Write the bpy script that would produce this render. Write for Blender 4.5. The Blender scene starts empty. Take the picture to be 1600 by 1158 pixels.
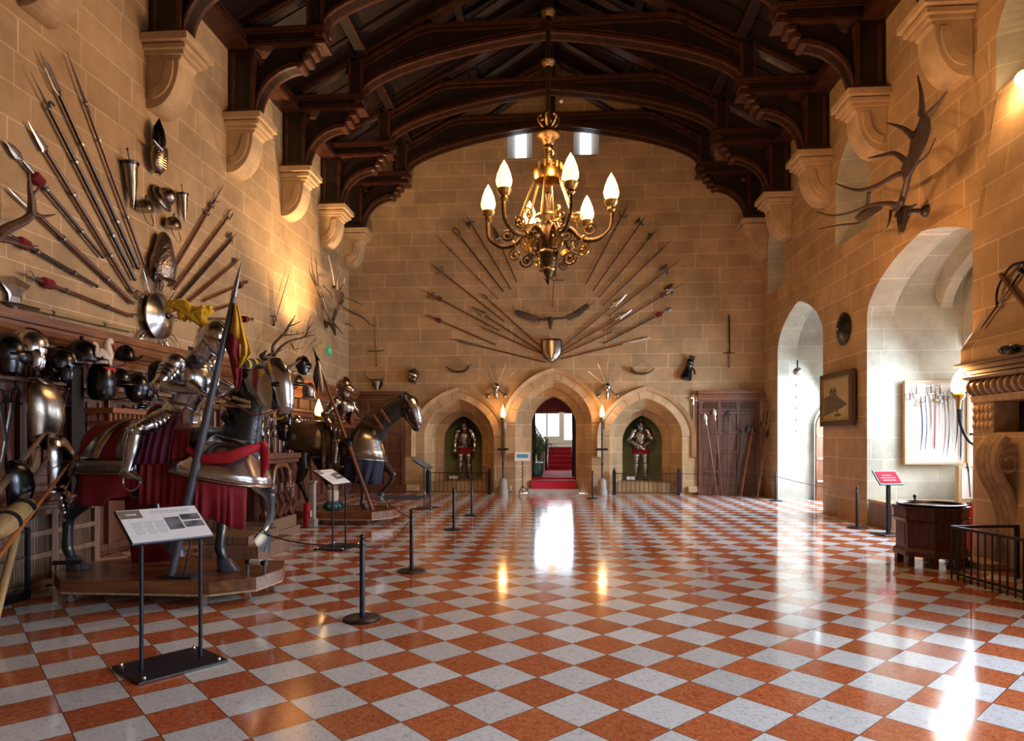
import bpy, bmesh, math, random
from math import pi, sin, cos, tan, atan2, sqrt, radians
from mathutils import Vector, Matrix, noise
random.seed(7)
V = Vector
sc = bpy.context.scene
C = sc.collection
# ---------------------------------------------------------------- camera
CAMZ, F, HY, TH = 1.6, 1030.0, 687.0, math.atan(77/1030.0)
cd = bpy.data.cameras.new('camera'); cam = bpy.data.objects.new('camera', cd); C.objects.link(cam)
cam.location = (0, 0, CAMZ); cam.rotation_euler = (pi/2, 0, TH)
cd.sensor_width = 36; cd.lens = 36*F/1600; cd.shift_y = (HY-579)/1600; cd.clip_end = 200
sc.camera = cam
sc.view_settings.view_transform = 'Standard'; sc.view_settings.look = 'None'
sc.view_settings.gamma = 1; sc.view_settings.use_curve_mapping = False
sc.view_settings.exposure = 0.3
sc.cycles.max_bounces = 7; sc.cycles.diffuse_bounces = 4; sc.cycles.glossy_bounces = 4
sc.cycles.caustics_reflective = False; sc.cycles.caustics_refractive = False
sc.cycles.sample_clamp_indirect = 4.0
w = bpy.data.worlds.new('sky'); sc.world = w; w.use_nodes = True
w.node_tree.nodes['Background'].inputs[0].default_value = (.75, .85, 1, 1)
w.node_tree.nodes['Background'].inputs[1].default_value = 1.0
# hall dimensions (metres): long axis is Y
XL, XR, D, YB, ZT = -6.37, 5.76, 19.4, -2.5, 9.1
XC = (XL+XR)/2
TRUSS = [7.3, 9.7, 12.13, 14.6, 17.0, 19.08]
DAY = (.70, .84, 1.0); WARM = (1, .58, .22)
def lamp(name, kind, loc, energy, color, size=.1, rot=None, spot=None, blend=.6, sizey=None):
    l = bpy.data.lights.new(name, kind); o = bpy.data.objects.new(name, l); C.objects.link(o)
    o.location = loc; l.energy = energy; l.color = color
    if kind == 'AREA':
        l.size = size
        if sizey: l.shape = 'RECTANGLE'; l.size_y = sizey
    else: l.shadow_soft_size = size
    if kind == 'SPOT': l.spot_size = spot; l.spot_blend = blend
    if rot is not None: o.rotation_euler = V(rot).to_track_quat('-Z', 'Y').to_euler()
    return o
# daylight enters through the bay windows on the right (areas stand just inside each window's glass)
for wy, e in ((16.55, 430), (11.1, 320), (3.2, 360), (-.6, 210)):
    wl = lamp('window_daylight', 'AREA', (7.3, wy, 2.3), e, DAY, 2.6, (-1, 0, -.5 if wy > 10 else -.85), sizey=2.9)
    wl.data.spread = radians(150 if wy > 10 else 105)
# warm spots by the panelling, platform and fireplace
lamp('torch_glow', 'SPOT', (-5.0, 15.5, 3.6), 1300, (1, .64, .32), .1, (-.14, -.12, 1), radians(120), 1)
lamp('platform_spot', 'SPOT', (-3.1, 6.6, .42), 150, (1, .74, .48), .05, (-3.0, 2.2, 4.2), radians(75), 1)
lamp('added_warm_fill', 'SPOT', (4.3, 10.6, 3.0), 150, (1, .42, .11), .06, (.5, .1, 1), radians(150), 1)  # added fill to warm the right wall; no fitting stands here

# ---------------------------------------------------------------- pixel -> world helpers (photo frame 1600x1158)
def ray(px, py):
    u = px-800; c, s = cos(TH), sin(TH)
    return V((-F*s+u*c, F*c+u*s, HY-py))
O0 = V((0, 0, CAMZ))
def atY(px, py, Y): r = ray(px, py); return O0+r*(Y/r.y)
def atX(px, py, X): r = ray(px, py); return O0+r*(X/r.x)
def atZ(px, py, Z=0.0): r = ray(px, py); return O0+r*((Z-CAMZ)/r.z)
def onL(px, py, off=.04): return atX(px, py, XL+off)
def onR(px, py, off=.04): return atX(px, py, XR-off)
def onB(px, py, off=.04): return atY(px, py, D-off)

# ---------------------------------------------------------------- materials
def mat(name, col=(.5,.5,.5), rough=.5, metal=0, emit=None, es=0, bump=0, bscale=20, var=0, vscale=6, coat=0, trans=0, ior=1.45, sheen=0, spec=None):
    m = bpy.data.materials.new(name); m.use_nodes = True; nt = m.node_tree; b = nt.nodes['Principled BSDF']
    b.inputs['Base Color'].default_value = (*col, 1); b.inputs['Roughness'].default_value = rough; b.inputs['Metallic'].default_value = metal
    if emit: b.inputs['Emission Color'].default_value = (*emit, 1); b.inputs['Emission Strength'].default_value = es
    if coat: b.inputs['Coat Weight'].default_value = coat; b.inputs['Coat Roughness'].default_value = .08
    if trans: b.inputs['Transmission Weight'].default_value = trans; b.inputs['IOR'].default_value = ior
    if sheen: b.inputs['Sheen Weight'].default_value = sheen
    if spec is not None: b.inputs['Specular IOR Level'].default_value = spec
    if var or bump:
        tc = nt.nodes.new('ShaderNodeTexCoord')
        n = nt.nodes.new('ShaderNodeTexNoise'); n.inputs['Scale'].default_value = vscale if var else bscale; n.inputs['Detail'].default_value = 5
        nt.links.new(tc.outputs['Object'], n.inputs['Vector'])
        if var:
            r = nt.nodes.new('ShaderNodeMapRange'); r.inputs[1].default_value = .3; r.inputs[2].default_value = .7
            r.inputs[3].default_value = 1-var; r.inputs[4].default_value = 1+var
            mx = nt.nodes.new('ShaderNodeVectorMath'); mx.operation = 'SCALE'; mx.inputs[0].default_value = col
            nt.links.new(n.outputs[0], r.inputs[0]); nt.links.new(r.outputs[0], mx.inputs['Scale']); nt.links.new(mx.outputs[0], b.inputs['Base Color'])
        if bump:
            n2 = nt.nodes.new('ShaderNodeTexNoise'); n2.inputs['Scale'].default_value = bscale; n2.inputs['Detail'].default_value = 4
            nt.links.new(tc.outputs['Object'], n2.inputs['Vector'])
            bp = nt.nodes.new('ShaderNodeBump'); bp.inputs['Strength'].default_value = bump; bp.inputs['Distance'].default_value = .02
            nt.links.new(n2.outputs[0], bp.inputs['Height']); nt.links.new(bp.outputs[0], b.inputs['Normal'])
    return m
def wood_mat(name, c1, c2, rough=.35, scale=3, stretch=(1, 1, .08)):
    m = bpy.data.materials.new(name); m.use_nodes = True; nt = m.node_tree; b = nt.nodes['Principled BSDF']; N = nt.nodes.new; L = nt.links.new
    tc = N('ShaderNodeTexCoord'); mp = N('ShaderNodeMapping'); mp.inputs['Scale'].default_value = stretch
    n = N('ShaderNodeTexNoise'); n.inputs['Scale'].default_value = scale*10; n.inputs['Detail'].default_value = 6
    cr = N('ShaderNodeValToRGB'); cr.color_ramp.elements[0].position = .35; cr.color_ramp.elements[1].position = .68
    cr.color_ramp.elements[0].color = (*c1, 1); cr.color_ramp.elements[1].color = (*c2, 1)
    L(tc.outputs['Object'], mp.inputs[0]); L(mp.outputs[0], n.inputs['Vector']); L(n.outputs[0], cr.inputs[0]); L(cr.outputs[0], b.inputs['Base Color'])
    b.inputs['Roughness'].default_value = rough
    return m
def stone_mat(name, tint, mortar=(.62,.5,.33), dark=.7):
    m = bpy.data.materials.new(name); m.use_nodes = True; nt = m.node_tree; b = nt.nodes['Principled BSDF']; N = nt.nodes.new; L = nt.links.new
    def math_(op, a, c=None, d=None):
        n = N('ShaderNodeMath'); n.operation = op
        for i, x in enumerate((a, c, d)):
            if x is None: continue
            if isinstance(x, (int, float)): n.inputs[i].default_value = x
            else: L(x, n.inputs[i])
        return n.outputs[0]
    g = N('ShaderNodeNewGeometry'); sp = N('ShaderNodeSeparateXYZ'); L(g.outputs['Position'], sp.inputs[0])
    sn = N('ShaderNodeSeparateXYZ'); L(g.outputs['True Normal'], sn.inputs[0])
    ax = math_('ABSOLUTE', sn.outputs[0]); ay = math_('ABSOLUTE', sn.outputs[1])
    isx = math_('GREATER_THAN', ax, ay)
    u = math_('ADD', math_('MULTIPLY', sp.outputs[1], isx), math_('MULTIPLY', sp.outputs[0], math_('SUBTRACT', 1, isx)))
    row = math_('FLOOR', math_('DIVIDE', sp.outputs[2], .41))
    wn = N('ShaderNodeTexWhiteNoise'); wn.noise_dimensions = '1D'; L(row, wn.inputs['W'])
    u2 = math_('ADD', u, math_('MULTIPLY', wn.outputs['Value'], 1.3))
    u3 = math_('ADD', u2, math_('MULTIPLY', math_('SINE', math_('ADD', math_('MULTIPLY', u, 2.1), math_('MULTIPLY', row, 1.7))), .22))
    cb = N('ShaderNodeCombineXYZ'); L(u3, cb.inputs[0]); L(sp.outputs[2], cb.inputs[1])
    br = N('ShaderNodeTexBrick'); br.inputs['Scale'].default_value = 1; br.inputs['Brick Width'].default_value = .95; br.inputs['Row Height'].default_value = .41
    br.inputs['Mortar Size'].default_value = .007; br.inputs['Mortar Smooth'].default_value = .3; br.inputs['Bias'].default_value = 0
    br.inputs['Color1'].default_value = (*tint, 1); br.inputs['Color2'].default_value = tuple(x*dark for x in tint)+(1,)
    br.inputs['Mortar'].default_value = (*mortar, 1); br.offset = .5
    L(cb.outputs[0], br.inputs['Vector'])
    n = N('ShaderNodeTexNoise'); n.inputs['Scale'].default_value = 1.3; n.inputs['Detail'].default_value = 8; n.inputs['Roughness'].default_value = .65; L(g.outputs['Position'], n.inputs['Vector'])
    mr = N('ShaderNodeMapRange'); mr.inputs[1].default_value = .3; mr.inputs[2].default_value = .7; mr.inputs[3].default_value = .72; mr.inputs[4].default_value = 1.22; L(n.outputs[0], mr.inputs[0])
    vm = N('ShaderNodeVectorMath'); vm.operation = 'SCALE'; L(br.outputs['Color'], vm.inputs[0]); L(mr.outputs[0], vm.inputs['Scale'])
    L(vm.outputs[0], b.inputs['Base Color']); b.inputs['Roughness'].default_value = .75
    n3 = N('ShaderNodeTexNoise'); n3.inputs['Scale'].default_value = 25; n3.inputs['Detail'].default_value = 4; L(g.outputs['Position'], n3.inputs['Vector'])
    h = math_('SUBTRACT', math_('MULTIPLY', n3.outputs[0], .3), math_('MULTIPLY', br.outputs['Fac'], .8))
    bp = N('ShaderNodeBump'); bp.inputs['Strength'].default_value = .35; bp.inputs['Distance'].default_value = .02; L(h, bp.inputs['Height']); L(bp.outputs[0], b.inputs['Normal'])
    return m
def floor_mat():
    m = bpy.data.materials.new('checkered_marble'); m.use_nodes = True; nt = m.node_tree; b = nt.nodes['Principled BSDF']; N = nt.nodes.new; L = nt.links.new
    def math_(op, a, c=None):
        n = N('ShaderNodeMath'); n.operation = op
        for i, x in enumerate((a, c)):
            if x is None: continue
            if isinstance(x, (int, float)): n.inputs[i].default_value = x
            else: L(x, n.inputs[i])
        return n.outputs[0]
    g = N('ShaderNodeNewGeometry'); mp = N('ShaderNodeMapping'); mp.vector_type = 'TEXTURE'
    mp.inputs['Location'].default_value = (-.165, 5.19, 0); mp.inputs['Rotation'].default_value = (0, 0, radians(45+.5)); mp.inputs['Scale'].default_value = (.3555,)*3
    L(g.outputs['Position'], mp.inputs[0]); sp = N('ShaderNodeSeparateXYZ'); L(mp.outputs[0], sp.inputs[0])
    a = math_('ADD', sp.outputs[0], .5); c = math_('ADD', sp.outputs[1], .5)
    fa = math_('FLOOR', a); fc = math_('FLOOR', c)
    par = math_('MODULO', math_('ABSOLUTE', math_('ADD', fa, fc)), 2.0)      # 0 -> orange
    ra = math_('FRACT', a); rc = math_('FRACT', c)
    edge = math_('MINIMUM', math_('MINIMUM', ra, math_('SUBTRACT', 1, ra)), math_('MINIMUM', rc, math_('SUBTRACT', 1, rc)))
    gr = math_('LESS_THAN', edge, .008)
    wn = N('ShaderNodeTexWhiteNoise'); wn.noise_dimensions = '2D'; cb = N('ShaderNodeCombineXYZ'); L(fa, cb.inputs[0]); L(fc, cb.inputs[1]); L(cb.outputs[0], wn.inputs['Vector'])
    off = N('ShaderNodeVectorMath'); off.operation = 'ADD'; L(g.outputs['Position'], off.inputs[0]); s2 = N('ShaderNodeVectorMath'); s2.operation = 'SCALE'; L(wn.outputs['Color'], s2.inputs[0]); s2.inputs['Scale'].default_value = 9; L(s2.outputs[0], off.inputs[1])
    n = N('ShaderNodeTexNoise'); n.inputs['Scale'].default_value = 38; n.inputs['Detail'].default_value = 6; n.inputs['Roughness'].default_value = .7; n.inputs['Distortion'].default_value = 1.2; L(off.outputs[0], n.inputs['Vector'])
    r1 = N('ShaderNodeValToRGB'); e = r1.color_ramp.elements; e[0].position = .38; e[0].color = (.28, .06, .022, 1); e[1].position = .62; e[1].color = (.56, .17, .065, 1)
    r2 = N('ShaderNodeValToRGB'); e = r2.color_ramp.elements; e[0].position = .34; e[0].color = (.36, .35, .35, 1); e[1].position = .5; e[1].color = (.62, .63, .65, 1)
    L(n.outputs[0], r1.inputs[0]); L(n.outputs[0], r2.inputs[0])
    mx = N('ShaderNodeMix'); mx.data_type = 'RGBA'; L(par, mx.inputs[0]); L(r1.outputs[0], mx.inputs[6]); L(r2.outputs[0], mx.inputs[7])
    tv = math_('ADD', .86, math_('MULTIPLY', wn.outputs['Value'], .26)); sc_ = N('ShaderNodeVectorMath'); sc_.operation = 'SCALE'; L(mx.outputs[2], sc_.inputs[0]); L(tv, sc_.inputs['Scale'])
    m2 = N('ShaderNodeMix'); m2.data_type = 'RGBA'; L(gr, m2.inputs[0]); L(sc_.outputs[0], m2.inputs[6]); m2.inputs[7].default_value = (.09, .045, .03, 1)
    L(m2.outputs[2], b.inputs['Base Color']); b.inputs['Roughness'].default_value = .11; b.inputs['IOR'].default_value = 1.6
    nb = N('ShaderNodeTexNoise'); nb.inputs['Scale'].default_value = 2.2; L(g.outputs['Position'], nb.inputs['Vector'])
    bp = N('ShaderNodeBump'); bp.inputs['Strength'].default_value = .05; bp.inputs['Distance'].default_value = .02; L(nb.outputs[0], bp.inputs['Height']); L(bp.outputs[0], b.inputs['Normal'])
    return m
M = {}
M['stone'] = stone_mat('sandstone_blocks', (.48, .31, .155), (.70, .53, .31), .80)
M['stone_plain'] = mat('dressed_sandstone', (.48, .33, .18), .75, var=.18, vscale=3, bump=.25, bscale=30)
M['stone_daylit'] = stone_mat('daylit_bay_stone', (.46, .44, .36), (.6, .57, .48), .88)  # same sandstone, with the daylight in the bays put into its colour
M['floor'] = floor_mat()
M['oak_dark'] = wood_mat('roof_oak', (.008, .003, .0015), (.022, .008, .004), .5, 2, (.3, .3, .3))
M['oak_edge'] = wood_mat('lit_edge_oak', (.036, .011, .005), (.08, .025, .011), .4, 2, (.3, .3, .3))  # roof oak, brightened to paint the light caught by its mouldings
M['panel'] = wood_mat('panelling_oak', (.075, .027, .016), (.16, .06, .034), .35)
M['panel_lit'] = wood_mat('lit_panelling_oak', (.14, .048, .017), (.27, .10, .034), .35, 3, (1, .08, 1))  # panelling oak with the light on it put into a brighter colour
M['bench'] = wood_mat('bench_oak', (.15, .085, .05), (.27, .16, .10), .4)
M['plat'] = wood_mat('platform_walnut', (.10, .035, .015), (.26, .10, .035), .25, 2, (.1, 1, 1))
M['shaft'] = wood_mat('shaft_wood', (.085, .03, .015), (.19, .07, .032), .35)
M['shaft_dark'] = wood_mat('dark_shaft_wood', (.02, .012, .012), (.055, .03, .026), .35)
M['shaft_pale'] = wood_mat('ash_shaft', (.34, .21, .085), (.5, .33, .15), .4)
M['shaft_orange'] = wood_mat('orange_shaft', (.36, .12, .035), (.5, .18, .06), .35)
M['steel'] = mat('polished_steel', (.55, .55, .57), .2, 1, var=.25, vscale=8, bump=.1, bscale=6)
M['steel_dull'] = mat('dull_steel', (.26, .245, .235), .36, 1, var=.25, vscale=10, bump=.15, bscale=30)
M['steel_dark'] = mat('blackened_steel', (.055, .058, .068), .26, 1, var=.3, vscale=7, bump=.1, bscale=12)
M['steel_warm'] = mat('brown_steel', (.30, .255, .215), .27, 1, var=.2, vscale=9, bump=.12, bscale=18)
M['blade'] = mat('pale_blade', (.72, .72, .74), .3, 1, var=.1)
M['brass'] = mat('brass', (.5, .32, .1), .3, 1, var=.1)
M['bronze'] = mat('dark_bronze', (.10, .062, .03), .36, 1, var=.35, vscale=25, bump=.5, bscale=60)
M['gilt'] = mat('gilt_bronze', (.5, .3, .09), .3, 1, var=.2, vscale=20)
M['iron'] = mat('wrought_iron', (.022, .024, .035), .4, .6, bump=.1)
M['black'] = mat('black_paint', (.008, .009, .014), .38)
M['horse'] = mat('black_horse_paint', (.010, .013, .019), .3, 0, bump=.3, bscale=14, coat=.4)
M['horse_brown'] = mat('dark_bay_coat', (.014, .012, .012), .33, 0, bump=.3, bscale=20, coat=.5)
M['mane'] = mat('brown_mane', (.10, .055, .03), .8, bump=.8, bscale=60)
M['leather'] = mat('brown_leather', (.15, .05, .025), .45, bump=.2)
M['horse_leather'] = mat('brown_leather_barding', (.11, .075, .05), .34, .5, var=.35, vscale=5, bump=.4, bscale=18)
M['red'] = mat('crimson_velvet', (.22, .004, .012), .8, sheen=.05, var=.15, vscale=4)
M['red_bright'] = mat('scarlet_cloth', (.42, .008, .016), .75, var=.1)
M['purple'] = mat('plum_velvet', (.10, .010, .045), .8, sheen=.05, var=.15)
M['navy'] = mat('navy_velvet', (.006, .009, .035), .8, sheen=.05)
M['yellow'] = mat('yellow_silk', (.75, .46, .03), .6, var=.1)
M['plume'] = mat('yellow_plume', (.85, .52, .02), .85, bump=.8, bscale=60)
M['white'] = mat('white_card', (.78, .78, .8), .5)
M['cream'] = mat('cream_cloth', (.62, .55, .45), .8)
M['swan'] = mat('swan_plaster', (.55, .47, .38), .6, bump=.6, bscale=40)
M['text'] = mat('grey_print', (.42, .42, .45), .6)
M['photo'] = mat('printed_photo', (.12, .12, .14), .5, var=.8, vscale=14)
M['taupe'] = mat('taupe_print', (.20, .15, .12), .5)
M['blue_print'] = mat('blue_print', (.05, .33, .62), .5)
M['red_print'] = mat('red_print', (.28, .004, .018), .7, spec=.1)
M['pink_text'] = mat('pink_print', (.75, .35, .38), .5)
M['antler'] = mat('brown_antler', (.10, .045, .025), .45, bump=.4, bscale=40, var=.3, vscale=8)
M['antler_dark'] = mat('dark_antler', (.055, .035, .026), .4, bump=.4, bscale=40, var=.3, vscale=5)
M['bone'] = mat('old_bone', (.42, .33, .22), .55, bump=.3)
M['green_sign'] = mat('green_sign', (.0, .30, .12), .4, emit=(0, .45, .16), es=.25)
M['carpet'] = mat('red_carpet', (.55, .012, .045), .85, bump=.3, bscale=80)
M['rug'] = mat('patterned_rug', (.36, .08, .08), .85, var=.5, vscale=18)
M['stair_wall'] = mat('cream_plaster', (.55, .5, .42), .7)
M['curtain'] = mat('dark_curtain', (.02, .008, .018), .8)
M['leaf'] = mat('palm_leaf', (.03, .12, .02), .5, var=.4, vscale=12)
M['pot_teal'] = mat('teal_glazed_pot', (.06, .16, .17), .3)
M['niche'] = stone_mat('green_painted_niche', (.30, .34, .18), (.38, .42, .26), .9)
M['mat_grey'] = mat('grey_mat', (.05, .055, .07), .8)
M['flame'] = mat('flame_glass', (1, .85, .6), .3, emit=(1, .5, .16), es=3.8)
M['pane'] = mat('daylit_glass', (.9, .95, 1), .2, emit=(.86, .93, 1), es=3.2)
M['lancet'] = mat('daylit_lancet_glass', (.9, .95, 1), .2, emit=(.85, .92, 1), es=2.6)
M['frame_white'] = mat('pale_stone_reveal', (.5, .47, .43), .8)
M['board'] = mat('cream_baize', (.72, .66, .6), .8)
M['board_frame'] = wood_mat('pale_oak_frame', (.38, .24, .12), (.52, .36, .2), .4)
M['chestnut'] = wood_mat('chestnut_wood', (.05, .014, .01), (.11, .035, .022), .25)
M['painting'] = mat('harbour_sky', (.42, .32, .15), .5, var=.15, vscale=3)
M['painting_dark'] = mat('harbour_paint', (.10, .08, .045), .5, var=.3, vscale=12)
M['frame_brown'] = mat('dark_picture_frame', (.05, .018, .008), .35)
M['teal'] = mat('teal_enamel', (.02, .10, .12), .3)
M['grey_board'] = mat('weathered_board', (.30, .28, .26), .6, var=.2)
M['door_wood'] = wood_mat('door_oak', (.17, .07, .03), (.30, .13, .06), .4)
M['hotstone'] = mat('carved_limestone', (.42, .28, .15), .65, var=.25, vscale=8, bump=.5, bscale=25)
M['mantel_dark'] = mat('polished_mantel', (.16, .09, .055), .3, var=.2, vscale=5)
M['flat_black'] = mat('flat_black', (.01, .008, .008), .8)  # plain matt black for eye slits, soil, a post and the mantel recess

# ---------------------------------------------------------------- mesh builder
class MB:
    def __init__(s, m=None): s.v = []; s.f = []; s.m = m.copy() if m else Matrix()
    def add(s, vs, fs, m=None):
        n = len(s.v); t = s.m @ m if m else s.m
        s.v += [t @ V(p) for p in vs]; s.f += [tuple(i+n for i in f) for f in fs]; return s
    def box(s, c, d, m=None, bev=0):
        x, y, z = d[0]/2, d[1]/2, d[2]/2
        if bev <= 0:
            vs = [(c[0]+i*x, c[1]+j*y, c[2]+k*z) for i in (-1, 1) for j in (-1, 1) for k in (-1, 1)]
            return s.add(vs, [(0,1,3,2), (4,6,7,5), (0,4,5,1), (2,3,7,6), (0,2,6,4), (1,5,7,3)], m)
        b = min(bev, x*.9, y*.9, z*.9); vs = []
        for zz, q in ((-z, b), (-z+b, 0), (z-b, 0), (z, b)):
            for (ax, ay) in ((-x+b, -y), (x-b, -y), (x, -y+b), (x, y-b), (x-b, y), (-x+b, y), (-x, y-b), (-x, -y+b)):
                vs.append((c[0]+ax*(1-q/x), c[1]+ay*(1-q/y), c[2]+zz))
        fs = [tuple(range(7, -1, -1)), tuple(range(24, 32))]
        for r in range(3):
            for k in range(8): a = r*8+k; bq = r*8+(k+1) % 8; fs.append((a, bq, bq+8, a+8))
        return s.add(vs, fs, m)
    def loft(s, rings, m=None, caps=True, closed=True):
        n = len(rings[0]); vs = [p for r in rings for p in r]; fs = []
        for i in range(len(rings)-1):
            for k in range(n if closed else n-1):
                a, b = i*n+k, i*n+(k+1) % n; fs.append((a, b, b+n, a+n))
        if caps: fs += [tuple(range(n-1, -1, -1)), tuple(range((len(rings)-1)*n, len(rings)*n))]
        return s.add(vs, fs, m)
    def tube(s, pts, rad, seg=8, m=None, caps=True, flat=1.0, side=None):
        pts = [V(p) for p in pts]; n = len(pts)
        if not isinstance(rad, (list, tuple)): rad = [rad]*n
        rings = []; prev = None
        for i, p in enumerate(pts):
            t = (pts[min(i+1, n-1)]-pts[max(i-1, 0)])
            t = t.normalized() if t.length > 1e-9 else V((0, 0, 1))
            if prev is None:
                a = V(side) if side is not None else (V((0, 0, 1)) if abs(t.z) < .9 else V((1, 0, 0)))
            else: a = prev
            u = a - t*a.dot(t)
            if u.length < 1e-6: u = t.orthogonal()
            u.normalize(); prev = u; v_ = t.cross(u)
            r = rad[i]; rings.append([p+u*(r*cos(2*pi*k/seg))+v_*(r*flat*sin(2*pi*k/seg)) for k in range(seg)])
        return s.loft(rings, m, caps)
    def lathe(s, prof, seg=16, m=None, axis='z', arc=2*pi, caps=True):
        rings = []
        for r, z in prof:
            rings.append([(r*cos(arc*k/seg), r*sin(arc*k/seg), z) for k in range(seg)])
        if axis == 'y': rings = [[(x, z, y) for x, y, z in r][::-1] for r in rings]
        if axis == 'x': rings = [[(z, x, y) for x, y, z in r] for r in rings]
        return s.loft(rings, m, caps=caps)
    def ell(s, c, r, m=None, seg=14, rings=8, z0=-1, z1=1):
        if not isinstance(r, (list, tuple, Vector)): r = (r, r, r)
        rr = []
        a0, a1 = math.asin(max(-1, z0)), math.asin(min(1, z1))
        for i in range(rings+1):
            a = a0+(a1-a0)*i/rings; q = max(cos(a), .002)
            rr.append([(c[0]+r[0]*q*cos(2*pi*k/seg), c[1]+r[1]*q*sin(2*pi*k/seg), c[2]+r[2]*sin(a)) for k in range(seg)])
        return s.loft(rr, m)
    def prism(s, pts, d, m=None):          # outline in xz, extruded along y from 0 to d
        n = len(pts); vs = [(x, 0, z) for x, z in pts]+[(x, d, z) for x, z in pts]
        fs = [tuple(range(n)), tuple(range(2*n-1, n-1, -1))]+[(i, i+n, (i+1) % n+n, (i+1) % n) for i in range(n)]
        return s.add(vs, fs, m)
    def build(s, name, material, parent=None, smooth=False, auto=None, bevel=0, solid=0, subs=0, loc=None):
        me = bpy.data.meshes.new(name); me.from_pydata([tuple(p) for p in s.v], [], s.f)
        bm = bmesh.new(); bm.from_mesh(me); bmesh.ops.recalc_face_normals(bm, faces=bm.faces[:]); bm.to_mesh(me); bm.free()
        me.materials.append(M[material] if isinstance(material, str) else material)
        o = bpy.data.objects.new(name, me); C.objects.link(o)
        if parent: o.parent = parent
        if smooth:
            for p in me.polygons: p.use_smooth = True
            try: me.set_sharp_from_angle(angle=radians(auto or 40))
            except Exception: pass
        if bevel:
            b = o.modifiers.new('bevel', 'BEVEL'); b.width = bevel; b.segments = 2; b.limit_method = 'ANGLE'
        if solid:
            b = o.modifiers.new('thick', 'SOLIDIFY'); b.thickness = solid; b.offset = 0
        if subs:
            b = o.modifiers.new('sub', 'SUBSURF'); b.levels = subs; b.render_levels = subs
        return o
def fused(mb, name, material, parent=None, voxel=.02, smooth=6):
    o = mb.build(name, material); r = o.modifiers.new('r', 'REMESH'); r.mode = 'VOXEL'; r.voxel_size = voxel
    s_ = o.modifiers.new('s', 'SMOOTH'); s_.iterations = smooth; s_.factor = .5
    dg = bpy.context.evaluated_depsgraph_get(); dg.update(); me = bpy.data.meshes.new_from_object(o.evaluated_get(dg)); me.name = name
    o.modifiers.clear(); o.data = me
    for p in me.polygons: p.use_smooth = True
    if parent: o.parent = parent
    return o
def structure(o, label=None):
    o['kind'] = 'structure'
    if label: o['label'] = label
    return o
def empty(name, loc=(0,0,0), m=None):
    o = bpy.data.objects.new(name, None); C.objects.link(o); o.empty_display_size = .1
    if m is not None: o.matrix_world = m
    else: o.location = loc
    return o
def tag(o, label, cat, group=None, kind=None):
    o['label'] = label; o['category'] = cat
    if group: o['group'] = group
    if kind: o['kind'] = kind
    return o
def thing(name, label, cat, loc=(0,0,0), m=None, group=None, rz=0):
    o = empty(name, loc, m)
    if rz: o.rotation_euler.z = rz
    return tag(o, label, cat, group)
def frame(origin, zdir, ydir):          # z along zdir, y as near ydir as possible
    z = V(zdir).normalized(); y = V(ydir); y = (y-z*y.dot(z)).normalized(); x = y.cross(z)
    return Matrix(((x.x, y.x, z.x, origin[0]), (x.y, y.y, z.y, origin[1]), (x.z, y.z, z.z, origin[2]), (0, 0, 0, 1)))
def T(x=0, y=0, z=0): return Matrix.Translation((x, y, z))
def R(a, ax): return Matrix.Rotation(a, 4, ax)
def S(x, y, z): return Matrix.Diagonal((x, y, z, 1))
def bez(p, n=12):                          # Catmull-Rom through points
    p = [V(q) for q in p]; q = [p[0]*2-p[1]]+p+[p[-1]*2-p[-2]]; out = []
    for i in range(1, len(q)-2):
        for k in range(n):
            t = k/n; a, b, c, d = q[i-1], q[i], q[i+1], q[i+2]
            out.append(.5*((2*b)+(c-a)*t+(2*a-5*b+4*c-d)*t*t+(3*b-a-3*c+d)*t**3))
    out.append(p[-1]); return out
def lerp(a, b, t): return a+(b-a)*t
# ================================================================ SHELL
def arch_h(u, spring, rise, a=.28):        # u in -1..1
    u = min(1, abs(u)); return spring+rise*((1-a)*sqrt(max(0, 1-u*u))+a*(1-u))
def arch_outline(c, hw, z0, spring, rise, n=12, a=.28):     # (s,z) from bottom-left over the top to bottom-right
    pts = [(c-hw, z0), (c-hw, spring)]
    for i in range(1, 2*n): 
        u = -cos(pi*i/(2*n)); pts.append((c+hw*u, arch_h(u, spring, rise, a)))
    return pts+[(c+hw, spring), (c+hw, z0)]
class Op:
    def __init__(s, c, hw, z0, spring, rise=0, a=.28): s.c, s.hw, s.z0, s.sp, s.ri, s.a = c, hw, z0, spring, rise, a
    def top(s, q): return arch_h((q-s.c)/s.hw, s.sp, s.ri, s.a)
    def knots(s): return [s.c-s.hw*cos(pi*i/24) for i in range(25)] if s.ri else [s.c-s.hw, s.c+s.hw]
    def line(s): return arch_outline(s.c, s.hw, s.z0, s.sp, s.ri, 12, s.a) if s.ri else [(s.c-s.hw, s.z0), (s.c-s.hw, s.sp), (s.c+s.hw, s.sp), (s.c+s.hw, s.z0)]
def wall_strips(ops, s0, s1, ztop):
    ks = sorted({round(k, 5) for o in ops for k in o.knots() if s0 < k < s1} | {s0, s1}); out = []
    zt = ztop if callable(ztop) else (lambda s: ztop)
    for a, b in zip(ks, ks[1:]):
        if b-a < 1e-4: continue
        mid = (a+b)/2; act = sorted([o for o in ops if abs(mid-o.c) < o.hw], key=lambda o: o.z0); z = [(0, 0)]
        for o in act: z += [(o.z0, o.z0), (o.top(a), o.top(b))]
        z.append((zt(a), zt(b)))
        for i in range(0, len(z), 2):
            if z[i+1][0]-z[i][0] > 1e-3 or z[i+1][1]-z[i][1] > 1e-3: out.append((a, b, z[i][0], z[i][1], z[i+1][0], z[i+1][1]))
    return out
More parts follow.
